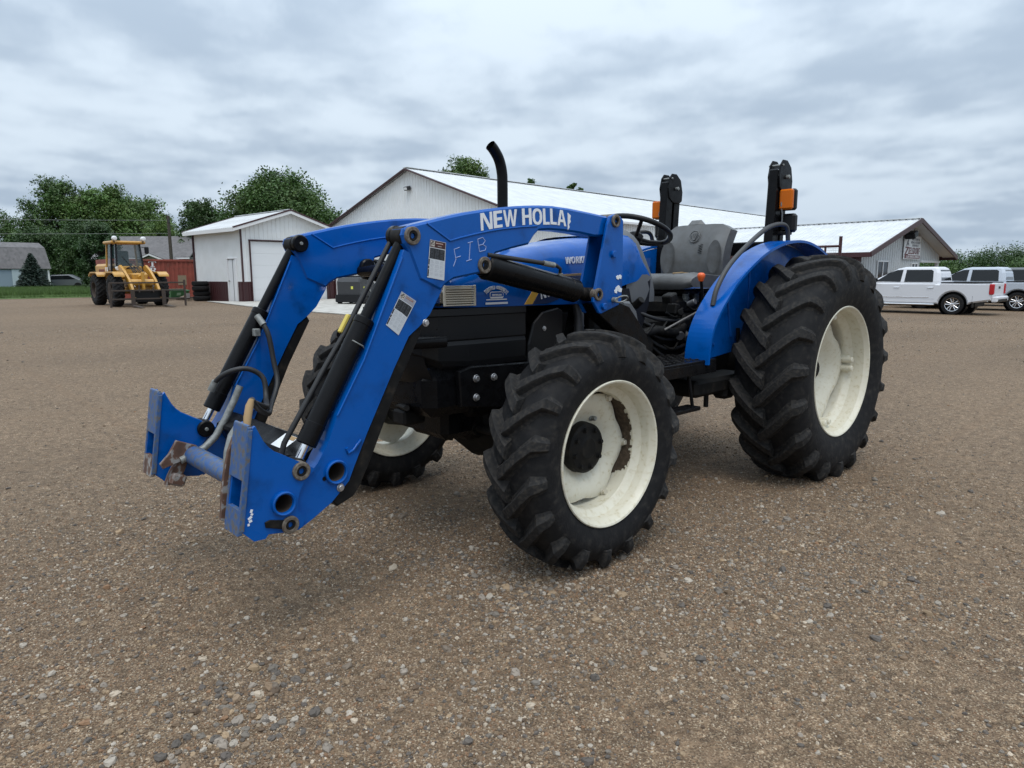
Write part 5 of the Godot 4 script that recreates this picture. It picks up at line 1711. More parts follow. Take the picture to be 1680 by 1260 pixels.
func office() -> void:
	var t := thing("office_building", "low grey metal office with a white roof, maroon trim and a sign on its gable", "building", at(35.5, -0.35, -10.49))
	var HW := 5.95
	var L := 20.0
	var EH := 2.55
	var AH := 4.22
	var porch := 2.55     # the wall ends here and an open porch follows
	var ph := 2.30
	var topf := func(u: float) -> float: return EH + (AH - EH) * (1.0 - absf(u - HW) / HW) - 0.02
	var g := frame(Vector3(-HW, 0, 0), Vector3.RIGHT, Vector3.UP)
	siding(t, "siding_sheet", g, 0, HW + porch, konst(0.0), topf, M.grey_siding, 0.9, 0.3, 0.03, [HW])
	var g2 := frame(Vector3(-HW, 0, 0.012), Vector3.RIGHT, Vector3.UP)
	siding(t, "porch_cladding", g2, HW + porch, HW * 2 - 0.25, konst(ph), topf, M.grey_siding, 0.9, 0.3, 0.03)
	var l := frame(Vector3(-HW, 0, -L), Vector3(0, 0, 1), Vector3.UP)
	siding(t, "siding_sheet", l, 0, L, konst(0.0), konst(EH), M.grey_siding, 0.9, 0.3, 0.03)
	var p := frame(Vector3(porch, 0, 0), Vector3(0, 0, -1), Vector3.UP)
	siding(t, "siding_sheet", p, 0, L, konst(0.0), konst(EH), M.grey_siding, 1.8, 0.6, 0.03)
	bar(t, "porch_beam", Vector3(porch, ph - 0.06, 0.02), Vector3(HW - 0.2, ph - 0.06, 0.02), 0.12, 0.12, M.trim_white)
	for z in [0.0, -6.0, -12.0]: bar(t, "porch_post", Vector3(5.4, 0, z), Vector3(5.4, ph - 0.12, z), 0.16, 0.16, M.trim_white)
	bar(t, "corner_trim", Vector3(-HW - 0.02, 0, 0.03), Vector3(-HW - 0.02, EH, 0.03), 0.32, 0.07, M.maroon)
	bar(t, "corner_trim", Vector3(-HW - 0.04, 0, -0.16), Vector3(-HW - 0.04, EH, -0.16), 0.05, 0.30, M.maroon)
	var oh := 0.45
	var fo := 0.75
	var pitch := (AH - EH) / HW
	for s in [-1.0, 1.0]:
		var rf := node("roof_slope", t)
		var eave := Vector3(s * (HW + oh), EH - oh * pitch + 0.12, 0)
		var up := Vector3(0, AH + 0.12, 0) - eave
		var fr := frame(eave + Vector3(0, 0, fo), Vector3(0, 0, -1), up) if s > 0 else frame(eave + Vector3(0, 0, -L), Vector3(0, 0, 1), up)
		siding(rf, "roof_sheet", fr, 0, L + fo, konst(0.0), konst(up.length()), M.white_roof, 0.9, 0.3, 0.018)
		bar(rf, "rake_board", eave + Vector3(0, -0.08, fo), Vector3(0, AH + 0.04, fo), 0.06, 0.24, M.maroon)
		bar(rf, "eave_fascia", eave + Vector3(0, -0.09, fo), eave + Vector3(0, -0.09, -L), 0.06, 0.22, M.maroon)
		var sf := MB.new()
		sf.q(eave + Vector3(0, -0.06, fo - 0.04), eave + Vector3(0, -0.06, 0.0), Vector3(0, AH + 0.05, 0), Vector3(0, AH + 0.05, fo - 0.04))
		part(sf, "soffit", M.grey_siding, rf)
	bar(t, "ridge_cap", Vector3(0, AH + 0.16, fo), Vector3(0, AH + 0.16, -L), 0.30, 0.03, M.white_roof)
	window(t, Vector3(-3.6, 1.05, 0.03), Vector3.RIGHT, 1.45, 1.18, 2)
	window(t, Vector3(1.12, 1.25, 0.03), Vector3.RIGHT, 0.95, 0.90, 2)
	window(t, Vector3(-HW - 0.03, 1.2, -1.4), Vector3(0, 0, 1), 1.0, 0.92, 2)
	var mb := MB.new()
	for z in [-0.36, -0.56]:
		mb.lathe(xy([0.0, 0.12, 0.05, 0.11, 0.07, 0.05, 0.05, 0.0, 0.0, 0.0]), 12, frame(Vector3(-HW - 0.06, EH - 0.22, z), Vector3(0, 0, 1), Vector3(0.4, 1, 0)), 1.0)
	mb.box(Vector3(-HW - 0.05, EH - 0.15, -0.46), Vector3(0.08, 0.06, 0.3), 0.01)
	part(mb, "flood_lamp", M.trim_white, t)
	mb = MB.new()
	mb.box(Vector3(-0.15, 3.55, 0.35), Vector3(0.55, 0.30, 0.5), 0.04, Basis(Vector3(0, 0, 1), 0.35))
	part(mb, "gable_flood_lamp", M.black_plastic, t)
	# the sign
	var sg := thing("gable_sign", "white sign with maroon lettering on the office gable", "sign", at(35.22, 1.98, -10.40))
	var W := 2.5
	var H := 1.22
	mb = MB.new()
	mb.box(Vector3(W * 0.5, H * 0.5, -0.01), Vector3(W, H, 0.03), 0.004)
	part(mb, "sign_board", M.trim_white, sg)
	var mar := mat("sign_maroon", lin(0.12, 0.02, 0.03), 0.5)
	var gry := mat("sign_grey", lin(0.12, 0.12, 0.14), 0.5)
	mb = MB.new()
	mb.box(Vector3(W * 0.5 + 0.02, 0.13, 0.009), Vector3(W - 0.22, 0.17, 0.006), 0.0)
	part(mb, "sign_band", mar, sg)
	var X := Vector3.RIGHT
	var Y := Vector3.UP
	lettering("320-843-3003", M.trim_white, sg, "sign_lettering", Vector3(0.32, 0.085, 0.012), X, Y, 1.95, 0.10, 0.006)
	lettering("Z", mar, sg, "sign_lettering", Vector3(0.10, 0.20, 0.006), X, Vector3(0.18, 1, 0), 0.50, 0.45, 0.008)
	lettering("IELSDORF", mar, sg, "sign_lettering", Vector3(0.62, 0.27, 0.006), X, Vector3(0.18, 1, 0), 1.68, 0.35, 0.008)
	lettering("AUCTION &", gry, sg, "sign_lettering", Vector3(1.05, 0.98, 0.006), X, Y, 1.2, 0.12, 0.006)
	lettering("REAL ESTATE", gry, sg, "sign_lettering", Vector3(0.98, 0.82, 0.006), X, Y, 1.38, 0.12, 0.006)
	lettering("SERVICE", gry, sg, "sign_lettering", Vector3(1.15, 0.67, 0.006), X, Y, 0.95, 0.11, 0.006)
	mb = MB.new()
	mb.tube([Vector3(0.32, 0.68, 0.012), Vector3(0.45, 0.85, 0.012), Vector3(0.55, 0.98, 0.012), Vector3(0.58, 1.10, 0.012)], [0.04, 0.07, 0.06, 0.05], 8)
	mb.tube([Vector3(0.45, 0.85, 0.012), Vector3(0.60, 0.78, 0.012), Vector3(0.66, 0.70, 0.012)], [0.05, 0.05, 0.03], 8)
	var em := part(mb, "sign_emblem", gry, sg)
	em.scale = Vector3(1, 1, 0.12)
	em.position.z = 0.008
func container() -> void:
	var t := thing("shipping_container", "rust red shipping container with white letters beside the small white shed", "container", at(10.6, 0, -41.0, 0.02))
	# long side faces +z; local x runs left from the right end
	var L := 5.0
	var H := 2.2
	var mb := MB.new()
	var u := -L + 0.12
	var k := 0
	while u < -0.14:
		var z := 0.0 if k % 2 == 0 else -0.036
		var z2 := -0.036 if k % 2 == 0 else 0.0
		mb.q(Vector3(u, 0.16, z), Vector3(u + 0.085, 0.16, z), Vector3(u + 0.085, H - 0.10, z), Vector3(u, H - 0.10, z))
		mb.q(Vector3(u + 0.085, 0.16, z), Vector3(u + 0.125, 0.16, z2), Vector3(u + 0.125, H - 0.10, z2), Vector3(u + 0.085, H - 0.10, z))
		u += 0.125
		k += 1
	part(mb, "corrugated_side", M.container_red, t)
	mb = MB.new()
	mb.box(Vector3(-L * 0.5, H * 0.5, -1.25), Vector3(L - 0.06, H - 0.06, 2.36), 0.01)
	part(mb, "box_body", M.container_red, t)
	for x in [-0.06, -L + 0.06]: bar(t, "corner_post", Vector3(x, 0, 0), Vector3(x, H, 0), 0.12, 0.12, M.container_red)
	bar(t, "top_rail", Vector3(-L, H - 0.06, 0.004), Vector3(0, H - 0.06, 0.004), 0.10, 0.12, M.container_red)
	bar(t, "bottom_rail", Vector3(-L, 0.09, 0.004), Vector3(0, 0.09, 0.004), 0.10, 0.15, M.container_red)
	lettering("T", M.trim_white, t, "container_letter", Vector3(-2.90, 1.77, 0.004), Vector3.RIGHT, Vector3.UP, 0.42, 0.30, 0.006, true)
	lettering("R", M.trim_white, t, "container_letter", Vector3(-2.87, 1.42, 0.004), Vector3.RIGHT, Vector3.UP, 0.40, 0.30, 0.006, true)
	mb = MB.new()
	mb.box(Vector3(-1.12, 1.0, 0.006), Vector3(0.48, 0.56, 0.008), 0.002)
	part(mb, "bare_patch", mat("patch_tan", lin(0.22, 0.17, 0.11), 0.8), t)
	mb = MB.new()
	mb.box(Vector3(-3.35, 1.92, 0.006), Vector3(0.32, 0.24, 0.01), 0.003)
	part(mb, "data_plate", mat("plate_dark", lin(0.08, 0.035, 0.025), 0.7), t)
	var hop := thing("green_bucket", "small green metal bucket by the red container", "bucket", at(8.15, 0, -37.8, 0.1))
	mb = MB.new()
	for e in [[[-0.42, 0.02, -0.28], [-0.48, 0.52, -0.40], [0.48, 0.52, -0.40], [0.42, 0.02, -0.28]], [[-0.42, 0.02, 0.20], [0.42, 0.02, 0.20], [0.50, 0.46, 0.42], [-0.50, 0.46, 0.42]], [[-0.42, 0.02, -0.28], [-0.42, 0.02, 0.20], [-0.50, 0.46, 0.42], [-0.48, 0.52, -0.40]], [[0.42, 0.02, 0.20], [0.42, 0.02, -0.28], [0.48, 0.52, -0.40], [0.50, 0.46, 0.42]], [[-0.42, 0.02, -0.28], [0.42, 0.02, -0.28], [0.42, 0.02, 0.20], [-0.42, 0.02, 0.20]]]:
		var q: Array = e.map(func(a): return Vector3(a[0], a[1], a[2]))
		mb.q(q[0], q[1], q[2], q[3])
		mb.q(q[3] * 0.97, q[2] * 0.97, q[1] * 0.97, q[0] * 0.97)
	part(mb, "bucket_shell", M.green_paint, hop)
	mb = MB.new()
	mb.tube([Vector3(-0.50, 0.46, 0.42), Vector3(0.50, 0.46, 0.42), Vector3(0.48, 0.52, -0.40), Vector3(-0.48, 0.52, -0.40), Vector3(-0.50, 0.46, 0.42)], 0.025, 8)
	part(mb, "bucket_rim", M.green_paint, hop)
	mb = MB.new()
	mb.box(Vector3(-0.05, 0.28, 0.325), Vector3(0.22, 0.16, 0.02), 0.003, Basis(Vector3.RIGHT, 0.45))
	part(mb, "bucket_label", mat("pale_green", lin(0.25, 0.4, 0.28), 0.7), hop)
	# stacked old tyres and scrap boards along the shed wall
	var old := tyre(0.40, 0.12, 0.22, 28, 0.012, 0.03, 9.0)
	var om := [old[0].mesh(), old[1].mesh()]
	for i in 4:
		var st := thing("old_tyre", ["bottom tyre of the black stack by the shed wall", "second tyre up in the black stack by the shed wall", "third tyre up in the black stack by the shed wall", "top tyre of the black stack by the shed wall"][i], "tyre", Transform3D(Basis(Vector3.RIGHT, PI / 2), Vector3(8.15 + 0.03 * sin(i * 2.0), 0.13 + 0.245 * i, -34.1 + 0.03 * cos(i * 3.0))), "old tyres stacked by the shed")
		put(om[0], "carcass", M.tyre_rubber, st)
		put(om[1], "tread", M.tyre_rubber, st)
	for i in 4:
		mb = MB.new()
		var bs := Basis(Vector3.UP, 0.2 + 0.35 * i) * Basis(Vector3(0, 0, 1), 0.05 * i)
		mb.box(Vector3(0, 0, 0), Vector3([1.6, 1.3, 1.0, 1.4][i], 0.05, 0.18), 0.006, bs)
		var o := part(mb, "scrap_board", M.timber if i % 2 == 0 else M.rough_iron, self, Transform3D(Basis(), Vector3(7.6 + 0.25 * (i % 2), 0.05 + 0.06 * i, -35.6 + 0.15 * i)))
		tag(o, ["weathered scrap board lying lowest in the pile by the tyres", "dark iron strip lying in the pile by the tyres", "short weathered scrap board in the pile by the tyres", "dark iron strip lying on top of the pile by the tyres"][i], "board", "scrap boards by the shed")
func barn_and_house() -> void:
	var t := thing("barn", "old blue grey barn with a shingled roof behind the young spruce", "barn", at(-3.2, 0, -72.0, 0.12))
	var mb := MB.new()
	# body runs along x to the right end, roof breaks in two slopes
	var L := 11.6
	var sec := xy([0.0, 0.0, 0.15, 2.0, 1.1, 3.75, 2.6, 4.2, 4.1, 3.75, 5.0, 2.0, 5.2, 0.0])
	var wl := node("walls", t)
	mb.prism(sec.map(func(p): return Vector2(p.x, p.y)), 0.0, 0.12, 0.0, Transform3D(Basis(Vector3(0, 0, -1), Vector3.UP, Vector3(1, 0, 0)), Vector3(L - 0.12, 0, 0)))
	part(mb, "end_wall", M.barn_blue, wl)
	mb = MB.new()
	mb.box(Vector3(L * 0.5 - 0.3, 1.0, -0.05), Vector3(L - 0.8, 2.0, 0.10), 0.01)
	part(mb, "front_wall", M.barn_blue, wl)
	for e in [[9.35, 1.3], [10.75, 0.25]]:
		mb = MB.new()
		mb.box(Vector3(e[0], 1.0, 0.03), Vector3(e[1], 2.0, 0.05), 0.006)
		part(mb, "pale_panel", M.barn_pale, wl)
	bar(wl, "corner_board", Vector3(L - 0.05, 0, 0.02), Vector3(L - 0.05, 2.02, -0.12), 0.14, 0.14, M.trim_white)
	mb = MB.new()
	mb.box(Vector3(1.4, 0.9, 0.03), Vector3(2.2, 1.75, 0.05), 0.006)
	part(mb, "dark_doorway_panel", mat("doorway_shade_brown", lin(0.085, 0.068, 0.070), 0.8), wl)  # flat panel, its brown stands in for the shade inside the doorway
	window(t, Vector3(3.6, 0.85, 0.0), Vector3.RIGHT, 1.1, 0.62, 2)
	for e in [[-0.10, 1.90, 1.13, 3.79], [1.10, 3.77, 2.6, 4.26], [2.6, 4.26, 4.1, 3.77], [4.07, 3.79, 5.3, 1.90]]:
		mb = MB.new()
		var a := Vector3(L * 0.5, e[1], -e[0])
		var b := Vector3(L * 0.5, e[3], -e[2])
		mb.box((a + b) * 0.5, Vector3(L + 0.3, 0.10, (b - a).length() + 0.04), 0.01, Basis(Vector3.RIGHT, atan2(e[3] - e[1], e[2] - e[0])))
		part(mb, "roof_slope", M.shingle, t)
	bar(t, "chimney", Vector3(7.0, 3.9, -2.4), Vector3(7.0, 5.1, -2.4), 0.35, 0.35, M.trim_white)
	t = thing("house", "single storey house with a grey shingle roof behind the red container", "house", at(12.4, 0, -73.0, -0.746))
	mb = MB.new()
	mb.box(Vector3(4.2, 1.5, -3), Vector3(8.4, 3.0, 6), 0.01)
	part(mb, "wall", M.house_wall, t)
	mb = MB.new()
	mb.prism(xy([-3.6, 2.85, 0, 4.95, 3.6, 2.85, 3.6, 2.99, 0, 5.09, -3.6, 2.99]), -0.4, 8.8, 0.0, Transform3D(Basis(Vector3(0, 0, 1), Vector3.UP, Vector3(1, 0, 0)), Vector3(0, 0, -3)))
	part(mb, "roof", M.shingle, t)
	bar(t, "gutter", Vector3(-0.4, 2.86, 0.62), Vector3(8.8, 2.86, 0.62), 0.10, 0.12, M.trim_white)
	var pw := node("porch_wing", t)
	mb = MB.new()
	mb.box(Vector3(6.6, 1.2, 1.8), Vector3(3.6, 2.4, 3.2), 0.01)
	part(mb, "wing_wall", M.house_tan, pw)
	mb = MB.new()
	mb.prism(xy([-2.2, 2.25, 0, 3.15, 2.2, 2.25, 2.2, 2.37, 0, 3.28, -2.2, 2.37]), -1.0, 3.7, 0.0, Transform3D(Basis(), Vector3(6.6, 0, 0)))
	part(mb, "wing_roof", M.shingle, pw)
	mb = MB.new()
	mb.prism(xy([-2.2, 2.16, 0, 3.06, 2.2, 2.16, 2.2, 2.30, 0, 3.20, -2.2, 2.30]), 3.7, 3.76, 0.0, Transform3D(Basis(), Vector3(6.6, 0, 0)))
	part(mb, "rake_board", M.trim_white, pw)
	window(t, Vector3(1.5, 1.1, 0.02), Vector3.RIGHT, 1.6, 1.1, 2)
	mb = MB.new()
	mb.prism(xy([-2.0, 0.0, 0, 0.72, 2.0, 0.0]), 3.3, 3.42, 0.0, Transform3D(Basis(), Vector3(6.6, 2.3, 0)))
	part(mb, "gable_board", M.house_tan, pw)
	# pole and its two lines
	t = thing("utility_pole", "dark wooden utility pole standing behind the red container", "pole", at(13.8, 0, -56.7))
	mb = MB.new()
	mb.tube([Vector3(0, 0, 0), Vector3(0, 5.9, 0)], [0.15, 0.11], 12)
	part(mb, "post", M.bark, t)
	mb = MB.new()
	mb.box(Vector3(0, 5.5, 0.1), Vector3(0.10, 0.3, 0.12), 0.01)
	part(mb, "insulator_bracket", M.machine_grey, t)
	for e in [5.55, 4.55]:
		mb = MB.new()
		var pts := []
		for k in 25:
			var f := k / 24.0
			pts.append(Vector3(13.8, e, -56.7).lerp(Vector3(-26.0, e - 0.1, -66.0), f) - Vector3(0, 1.1 * sin(PI * f) * 0.35, 0))
		mb.tube(pts, 0.012, 5)
		var o := part(mb, "power_line", M.zinc, self)
		tag(o, "upper thin power line running left from the dark pole" if e > 5 else "lower thin power line running left from the dark pole", "cable", "power lines from the pole")
func yard_items() -> void:
	# dark grey machine on the concrete apron
	var t := thing("sweeper_machine", "dark grey compact machine with yellow stickers on the concrete apron", "machine", at(11.55, 0.03, -24.7, 0.55))
	var mb := MB.new()
	mb.prism(xy([-0.72, 0.30, -0.74, 0.95, -0.62, 1.12, 0.15, 1.18, 0.45, 1.08, 0.74, 0.92, 0.76, 0.30]), -0.55, 0.55, 0.06)
	part(mb, "body", M.machine_grey, t)
	mb = MB.new()
	mb.box(Vector3(-0.10, 1.16, 0.0), Vector3(0.40, 0.10, 0.9), 0.03)
	mb.box(Vector3(0.10, 0.75, 0.555), Vector3(0.5, 0.02, 0.03), 0.005)
	part(mb, "cover", M.black_plastic, t)
	mb = MB.new()
	mb.prism(xy([-0.80, 0.08, -0.78, 0.40, 0.78, 0.40, 0.84, 0.08]), -0.62, 0.62, 0.05)
	part(mb, "skirt", M.black_plastic, t)
	for p in [Vector3(-0.5, 0.14, 0.56), Vector3(0.5, 0.14, 0.56), Vector3(-0.5, 0.14, -0.56), Vector3(0.5, 0.14, -0.56)]:
		mb = MB.new()
		mb.cyl(p - Vector3(0, 0, 0.06), p + Vector3(0, 0, 0.10), 0.14, 20, 0.02)
		part(mb, "wheel", M.tyre_rubber, t)
	for e in [[-0.32, 0.72, 0.20], [-0.10, 0.66, 0.0]]:
		mb = MB.new()
		mb.box(Vector3(e[0], e[1], 0.553), Vector3(0.14, 0.05, 0.006), 0.0)
		mb.box(Vector3(e[0] - 0.01, e[1] - 0.09, 0.554), Vector3(0.06, 0.15, 0.006), 0.0)
		part(mb, "yellow_sticker", mat("sticker_yellow", lin(0.62, 0.62, 0.10), 0.5), t)
		break
	mb = MB.new()
	mb.box(Vector3(-0.745, 0.70, 0.2), Vector3(0.01, 0.12, 0.10), 0.0)
	part(mb, "yellow_sticker", M.sticker_yellow, t)
	mb = MB.new()
	mb.cyl(Vector3(0.22, 0.56, 0.55), Vector3(0.22, 0.56, 0.58), 0.05, 16)
	part(mb, "filler_cap", M.zinc, t)
	mb = MB.new()
	mb.tube(smooth_path([Vector3(0.0, 0.35, 0.60), Vector3(0.08, 0.25, 0.70), Vector3(0.35, 0.22, 0.72), Vector3(0.55, 0.30, 0.66), Vector3(0.70, 0.30, 0.55)], 4), 0.03, 8)
	part(mb, "suction_hose", M.hose_rubber, t)
	# trailer with a maroon gate behind the tractor
	t = thing("flat_trailer", "low trailer with a maroon tube gate and wire mesh behind the tractor", "trailer", at(12.6, -0.04, -4.7, -0.76))
	mb = MB.new()
	mb.box(Vector3(-0.75, 0.62, -0.9), Vector3(2.3, 0.10, 1.7), 0.01)
	part(mb, "deck", M.timber, t)
	for x in [-1.35, -0.15]:
		mb = MB.new()
		mb.cyl(Vector3(x, 0.33, -0.05), Vector3(x, 0.33, -0.25), 0.33, 28, 0.03)
		mb.cyl(Vector3(x, 0.33, -1.55), Vector3(x, 0.33, -1.75), 0.33, 28, 0.03)
		part(mb, "wheel_pair", M.tyre_rubber, t)
	for e in [[0.38, 2.19], [0.03, 1.98], [-0.55, 1.98], [-1.1, 1.98]]:
		mb = MB.new()
		mb.tube([Vector3(e[0], 0.6, 0), Vector3(e[0], e[1], 0)], 0.038 if e[1] > 2 else 0.024, 10)
		part(mb, "gate_post", M.maroon, t)
	for y in [1.96, 1.3, 0.75]:
		mb = MB.new()
		mb.tube([Vector3(-1.75, y - 0.06, 0), Vector3(0.38, y, 0)], 0.03, 10)
		part(mb, "gate_rail", M.maroon, t)
	mb = MB.new()
	for k in 44:
		mb.tube([Vector3(-1.7 + 0.046 * k, 0.75, 0), Vector3(-1.7 + 0.046 * k, 1.95, 0)], 0.0022, 4, false)
	for k in 26: mb.tube([Vector3(-1.72, 0.75 + 0.046 * k, 0.003), Vector3(0.36, 0.75 + 0.046 * k, 0.003)], 0.0022, 4, false)
	stuff(part(mb, "wire_mesh", M.zinc, t))
# ---------------------------------------------------------------- vehicles
func pickup(label: String, where: Transform3D, paint: Material, tub: bool) -> Node3D:
	# nose points along local -z, left side faces local -x
	var t := thing("pickup_truck", label, "pickup", where, "pickups parked before the office")
	var HW := 0.99
	var wb := 3.65      # rear axle at z = 0, front axle at z = -wb
	var side := func(a: Array) -> Array: return xy(a)
	var X := Transform3D(Basis(Vector3(0, 0, 1), Vector3.UP, Vector3(-1, 0, 0)), Vector3.ZERO)   # polygon (z, y) pushed along x
	var arch := func(c: float, r: float) -> Array:
		var a := []
		for k in 13:
			var w := PI * k / 12
			a.append_array([c + r * cos(w), 0.40 + r * sin(w) * 1.02])
		return a
	# lower body: bed, doors and bonnet in one flank
	var poly := [1.28, 0.58, 1.30, 1.22, -0.46, 1.24, -0.50, 1.20, -2.96, 1.22, -3.15, 1.235, -3.5, 1.21, -4.30, 1.12, -4.56, 1.02, -4.64, 0.80, -4.62, 0.52, -4.20, 0.46]
	var fa: Array = arch.call(-wb, 0.49)
	var lo := []
	for k in range(12, -1, -1): lo.append_array([fa[k * 2], fa[k * 2 + 1]])
	poly.append_array(lo)
	poly.append_array([-3.10, 0.42, -0.60, 0.42])
	var ra: Array = arch.call(0.0, 0.49)
	for k in range(12, -1, -1): poly.append_array([ra[k * 2], ra[k * 2 + 1]])
	poly.append_array([0.60, 0.46])
	var mb := MB.new()
	mb.prism(xy(poly), -HW, HW, 0.055, X)
	part(mb, "body", paint, t)
	# cab: glasshouse narrower at the roof
	var secs := []
	for e in [[1.20, -3.22, -0.50, 0.94], [1.30, -3.04, -0.50, 0.92], [1.62, -2.44, -0.54, 0.82], [1.80, -2.12, -0.62, 0.75], [1.865, -1.85, -0.74, 0.68]]:
		var ring := []
		var y: float = e[0]
		var z0: float = e[1]
		var z1: float = e[2]
		var w: float = e[3]
		var cr := 0.10
		for c in [[w, z1 - cr], [w - cr, z1], [-w + cr, z1], [-w, z1 - cr], [-w, z0 + cr * 1.5], [-w + cr * 1.5, z0], [w - cr * 1.5, z0], [w, z0 + cr * 1.5]]:
			ring.append(Vector3(c[0], y, c[1]))
		secs.append(ring)
	mb = MB.new()
	for i in secs.size() - 1:
		for j in 8:
			var k := (j + 1) % 8
			mb.q(secs[i][j], secs[i + 1][j], secs[i + 1][k], secs[i][k])
	mb.fan(secs[-1], false)
	part(mb, "cab", paint, t)
	# windows stand a hair proud of the cab skin
	var hwat := func(y: float) -> float: return lerpf(0.92, 0.82, (y - 1.30) / 0.32) if y < 1.62 else lerpf(0.82, 0.75, (y - 1.62) / 0.18)
	for s in [-1.0, 1.0]:
		for e in [[[-2.86, 1.29], [-1.92, 1.27], [-1.88, 1.75], [-2.10, 1.75], [-2.40, 1.62]], [[-1.78, 1.27], [-0.74, 1.27], [-0.78, 1.70], [-0.86, 1.75], [-1.76, 1.75]]]:
			mb = MB.new()
			var q: Array = e.map(func(a): return Vector3(s * (hwat.call(a[1]) + 0.010), a[1], a[0]))
			for j in range(1, q.size() - 1): mb.t(q[0], q[j], q[j + 1])
			part(mb, "side_window", M.glass_dark, t)
		var drs := [[-2.98, -1.85], [-1.85, -0.62]]
		for e in drs:
			mb = MB.new()
			mb.prism(xy([e[0] + 0.01, 0.60, e[0] + 0.01, 1.18, e[1] - 0.01, 1.18, e[1] - 0.01, 0.60]), HW - 0.004 if s < 0 else -HW - 0.006, HW + 0.006 if s < 0 else -HW + 0.004, 0.004, X)
			var d := part(mb, "door", paint, t)
			mb = MB.new()
			mb.box(Vector3(s * (HW + 0.02), 1.05, e[1] - 0.18), Vector3(0.035, 0.032, 0.21), 0.01)
			part(mb, "door_handle", M.chrome, d)
		mb = MB.new()
		mb.box(Vector3(s * (HW + 0.008), 0.66, -1.70), Vector3(0.016, 0.03, 1.75), 0.004)
		part(mb, "side_moulding", M.chrome, t)
		mb = MB.new()
		mb.box(Vector3(s * (HW + 0.01), 0.385, -1.78), Vector3(0.13, 0.06, 2.35), 0.02)
		part(mb, "side_step", M.chrome, t)
		mb = MB.new()
		mb.box(Vector3(s * 1.10, 1.34, -2.80), Vector3(0.20, 0.17, 0.09), 0.03)
		part(mb, "mirror", M.black_plastic, t)
		mb = MB.new()
		mb.box(Vector3(s * (HW - 0.045), 1.00, 1.262), Vector3(0.15, 0.40, 0.16), 0.025)
		part(mb, "tail_lamp", M.red_lens, t)
		mb = MB.new()
		mb.box(Vector3(s * 0.86, 0.93, -4.56), Vector3(0.30, 0.14, 0.20), 0.03)
		part(mb, "headlamp", M.trim_white, t)
		mb = MB.new()
		mb.box(Vector3(s * (HW - 0.08), 1.25, 0.40), Vector3(0.14, 0.04, 1.70), 0.012)
		part(mb, "bed_rail", M.black_plastic, t)
		mb = MB.new()
		mb.box(Vector3(s * 0.85, 0.52, 0.66), Vector3(0.28, 0.46, 0.03), 0.01)
		part(mb, "mud_flap", M.black_plastic, t)
		# dark wheel housings
		for z in [0.0, -wb]:
			mb = MB.new()
			mb.lathe(xy([0.485, 0.0, 0.485, 0.34, 0.0, 0.34]), 24, frame(Vector3(s * (HW - 0.015), 0.40, z), Vector3(0, 0, -s), Vector3.UP) * Transform3D(Basis(Vector3.UP, PI), Vector3.ZERO), 0.4)
			part(mb, "wheel_housing", M.black_plastic, t)
			var wn := node("wheel", t)
			var wx := frame(Vector3(s * (HW - 0.15), 0.40, z), Vector3(0, 0, -s), Vector3.UP)
			mb = MB.new()
			mb.lathe(xy([0.26, -0.13, 0.33, -0.14, 0.385, -0.125, 0.40, -0.09, 0.40, 0.09, 0.385, 0.125, 0.33, 0.14, 0.262, 0.13]), 36, wx, 0.7)
			part(mb, "tyre", M.tyre_rubber, wn)
			mb = MB.new()
			mb.lathe(xy([0.265, 0.128, 0.25, 0.122, 0.235, 0.07, 0.235, -0.1]), 36, wx, 0.4)
			mb.lathe(xy([0.07, 0.09, 0.05, 0.105, 0.0, 0.105]), 20, wx, 0.8)
			for k in 10:
				var a := TAU * k / 10 + 0.1
				var c0 := Vector3(0.05 * cos(a), 0.05 * sin(a), 0.09)
				var c1 := Vector3(0.238 * cos(a + (0.09 if k % 2 == 0 else -0.09)), 0.238 * sin(a + (0.09 if k % 2 == 0 else -0.09)), 0.105)
				mb.tube([wx * c0, wx * c1], [0.022, 0.028], 6)
			part(mb, "rim", M.chrome, wn)
			mb = MB.new()
			mb.cyl(wx * Vector3(0, 0, 0.0), wx * Vector3(0, 0, 0.04), 0.21, 20)
			part(mb, "brake_disc", M.machine_grey, wn)
	mb = MB.new()
	mb.box(Vector3(0, 0.98, 1.285), Vector3(1.60, 0.46, 0.05), 0.02)
	var tg := part(mb, "tailgate", paint, t)
	mb = MB.new()
	mb.box(Vector3(0, 1.06, 1.315), Vector3(0.26, 0.09, 0.02), 0.01)
	part(mb, "tailgate_handle", M.black_plastic, tg)
	mb = MB.new()
	mb.box(Vector3(0, 0.62, 1.36), Vector3(1.92, 0.22, 0.20), 0.04)
	part(mb, "rear_bumper", M.chrome if tub else paint, t)
	mb = MB.new()
	mb.box(Vector3(0, 0.58, 1.30), Vector3(1.6, 0.14, 0.34), 0.03)
	part(mb, "bumper_step", M.black_plastic, t)
	mb = MB.new()
	mb.box(Vector3(0, 0.60, -4.64), Vector3(1.96, 0.24, 0.20), 0.05)
	part(mb, "front_bumper", M.chrome, t)
	mb = MB.new()
	mb.q(Vector3(-0.70, 1.32, -0.492), Vector3(0.70, 1.32, -0.492), Vector3(0.64, 1.74, -0.580), Vector3(-0.64, 1.74, -0.580))
	part(mb, "rear_window", M.glass_dark, t)
	mb = MB.new()
	mb.q(Vector3(0.78, 1.31, -3.035), Vector3(-0.78, 1.31, -3.035), Vector3(-0.62, 1.79, -2.15), Vector3(0.62, 1.79, -2.15))
	part(mb, "windscreen", M.glass_dark, t)
	mb = MB.new()
	mb.box(Vector3(0, 0.42, -1.8), Vector3(1.3, 0.24, 5.0), 0.03)
	mb.cyl(Vector3(-0.8, 0.40, 0), Vector3(0.8, 0.40, 0), 0.07, 12)
	mb.cyl(Vector3(-0.8, 0.40, -wb), Vector3(0.8, 0.40, -wb), 0.06, 12)
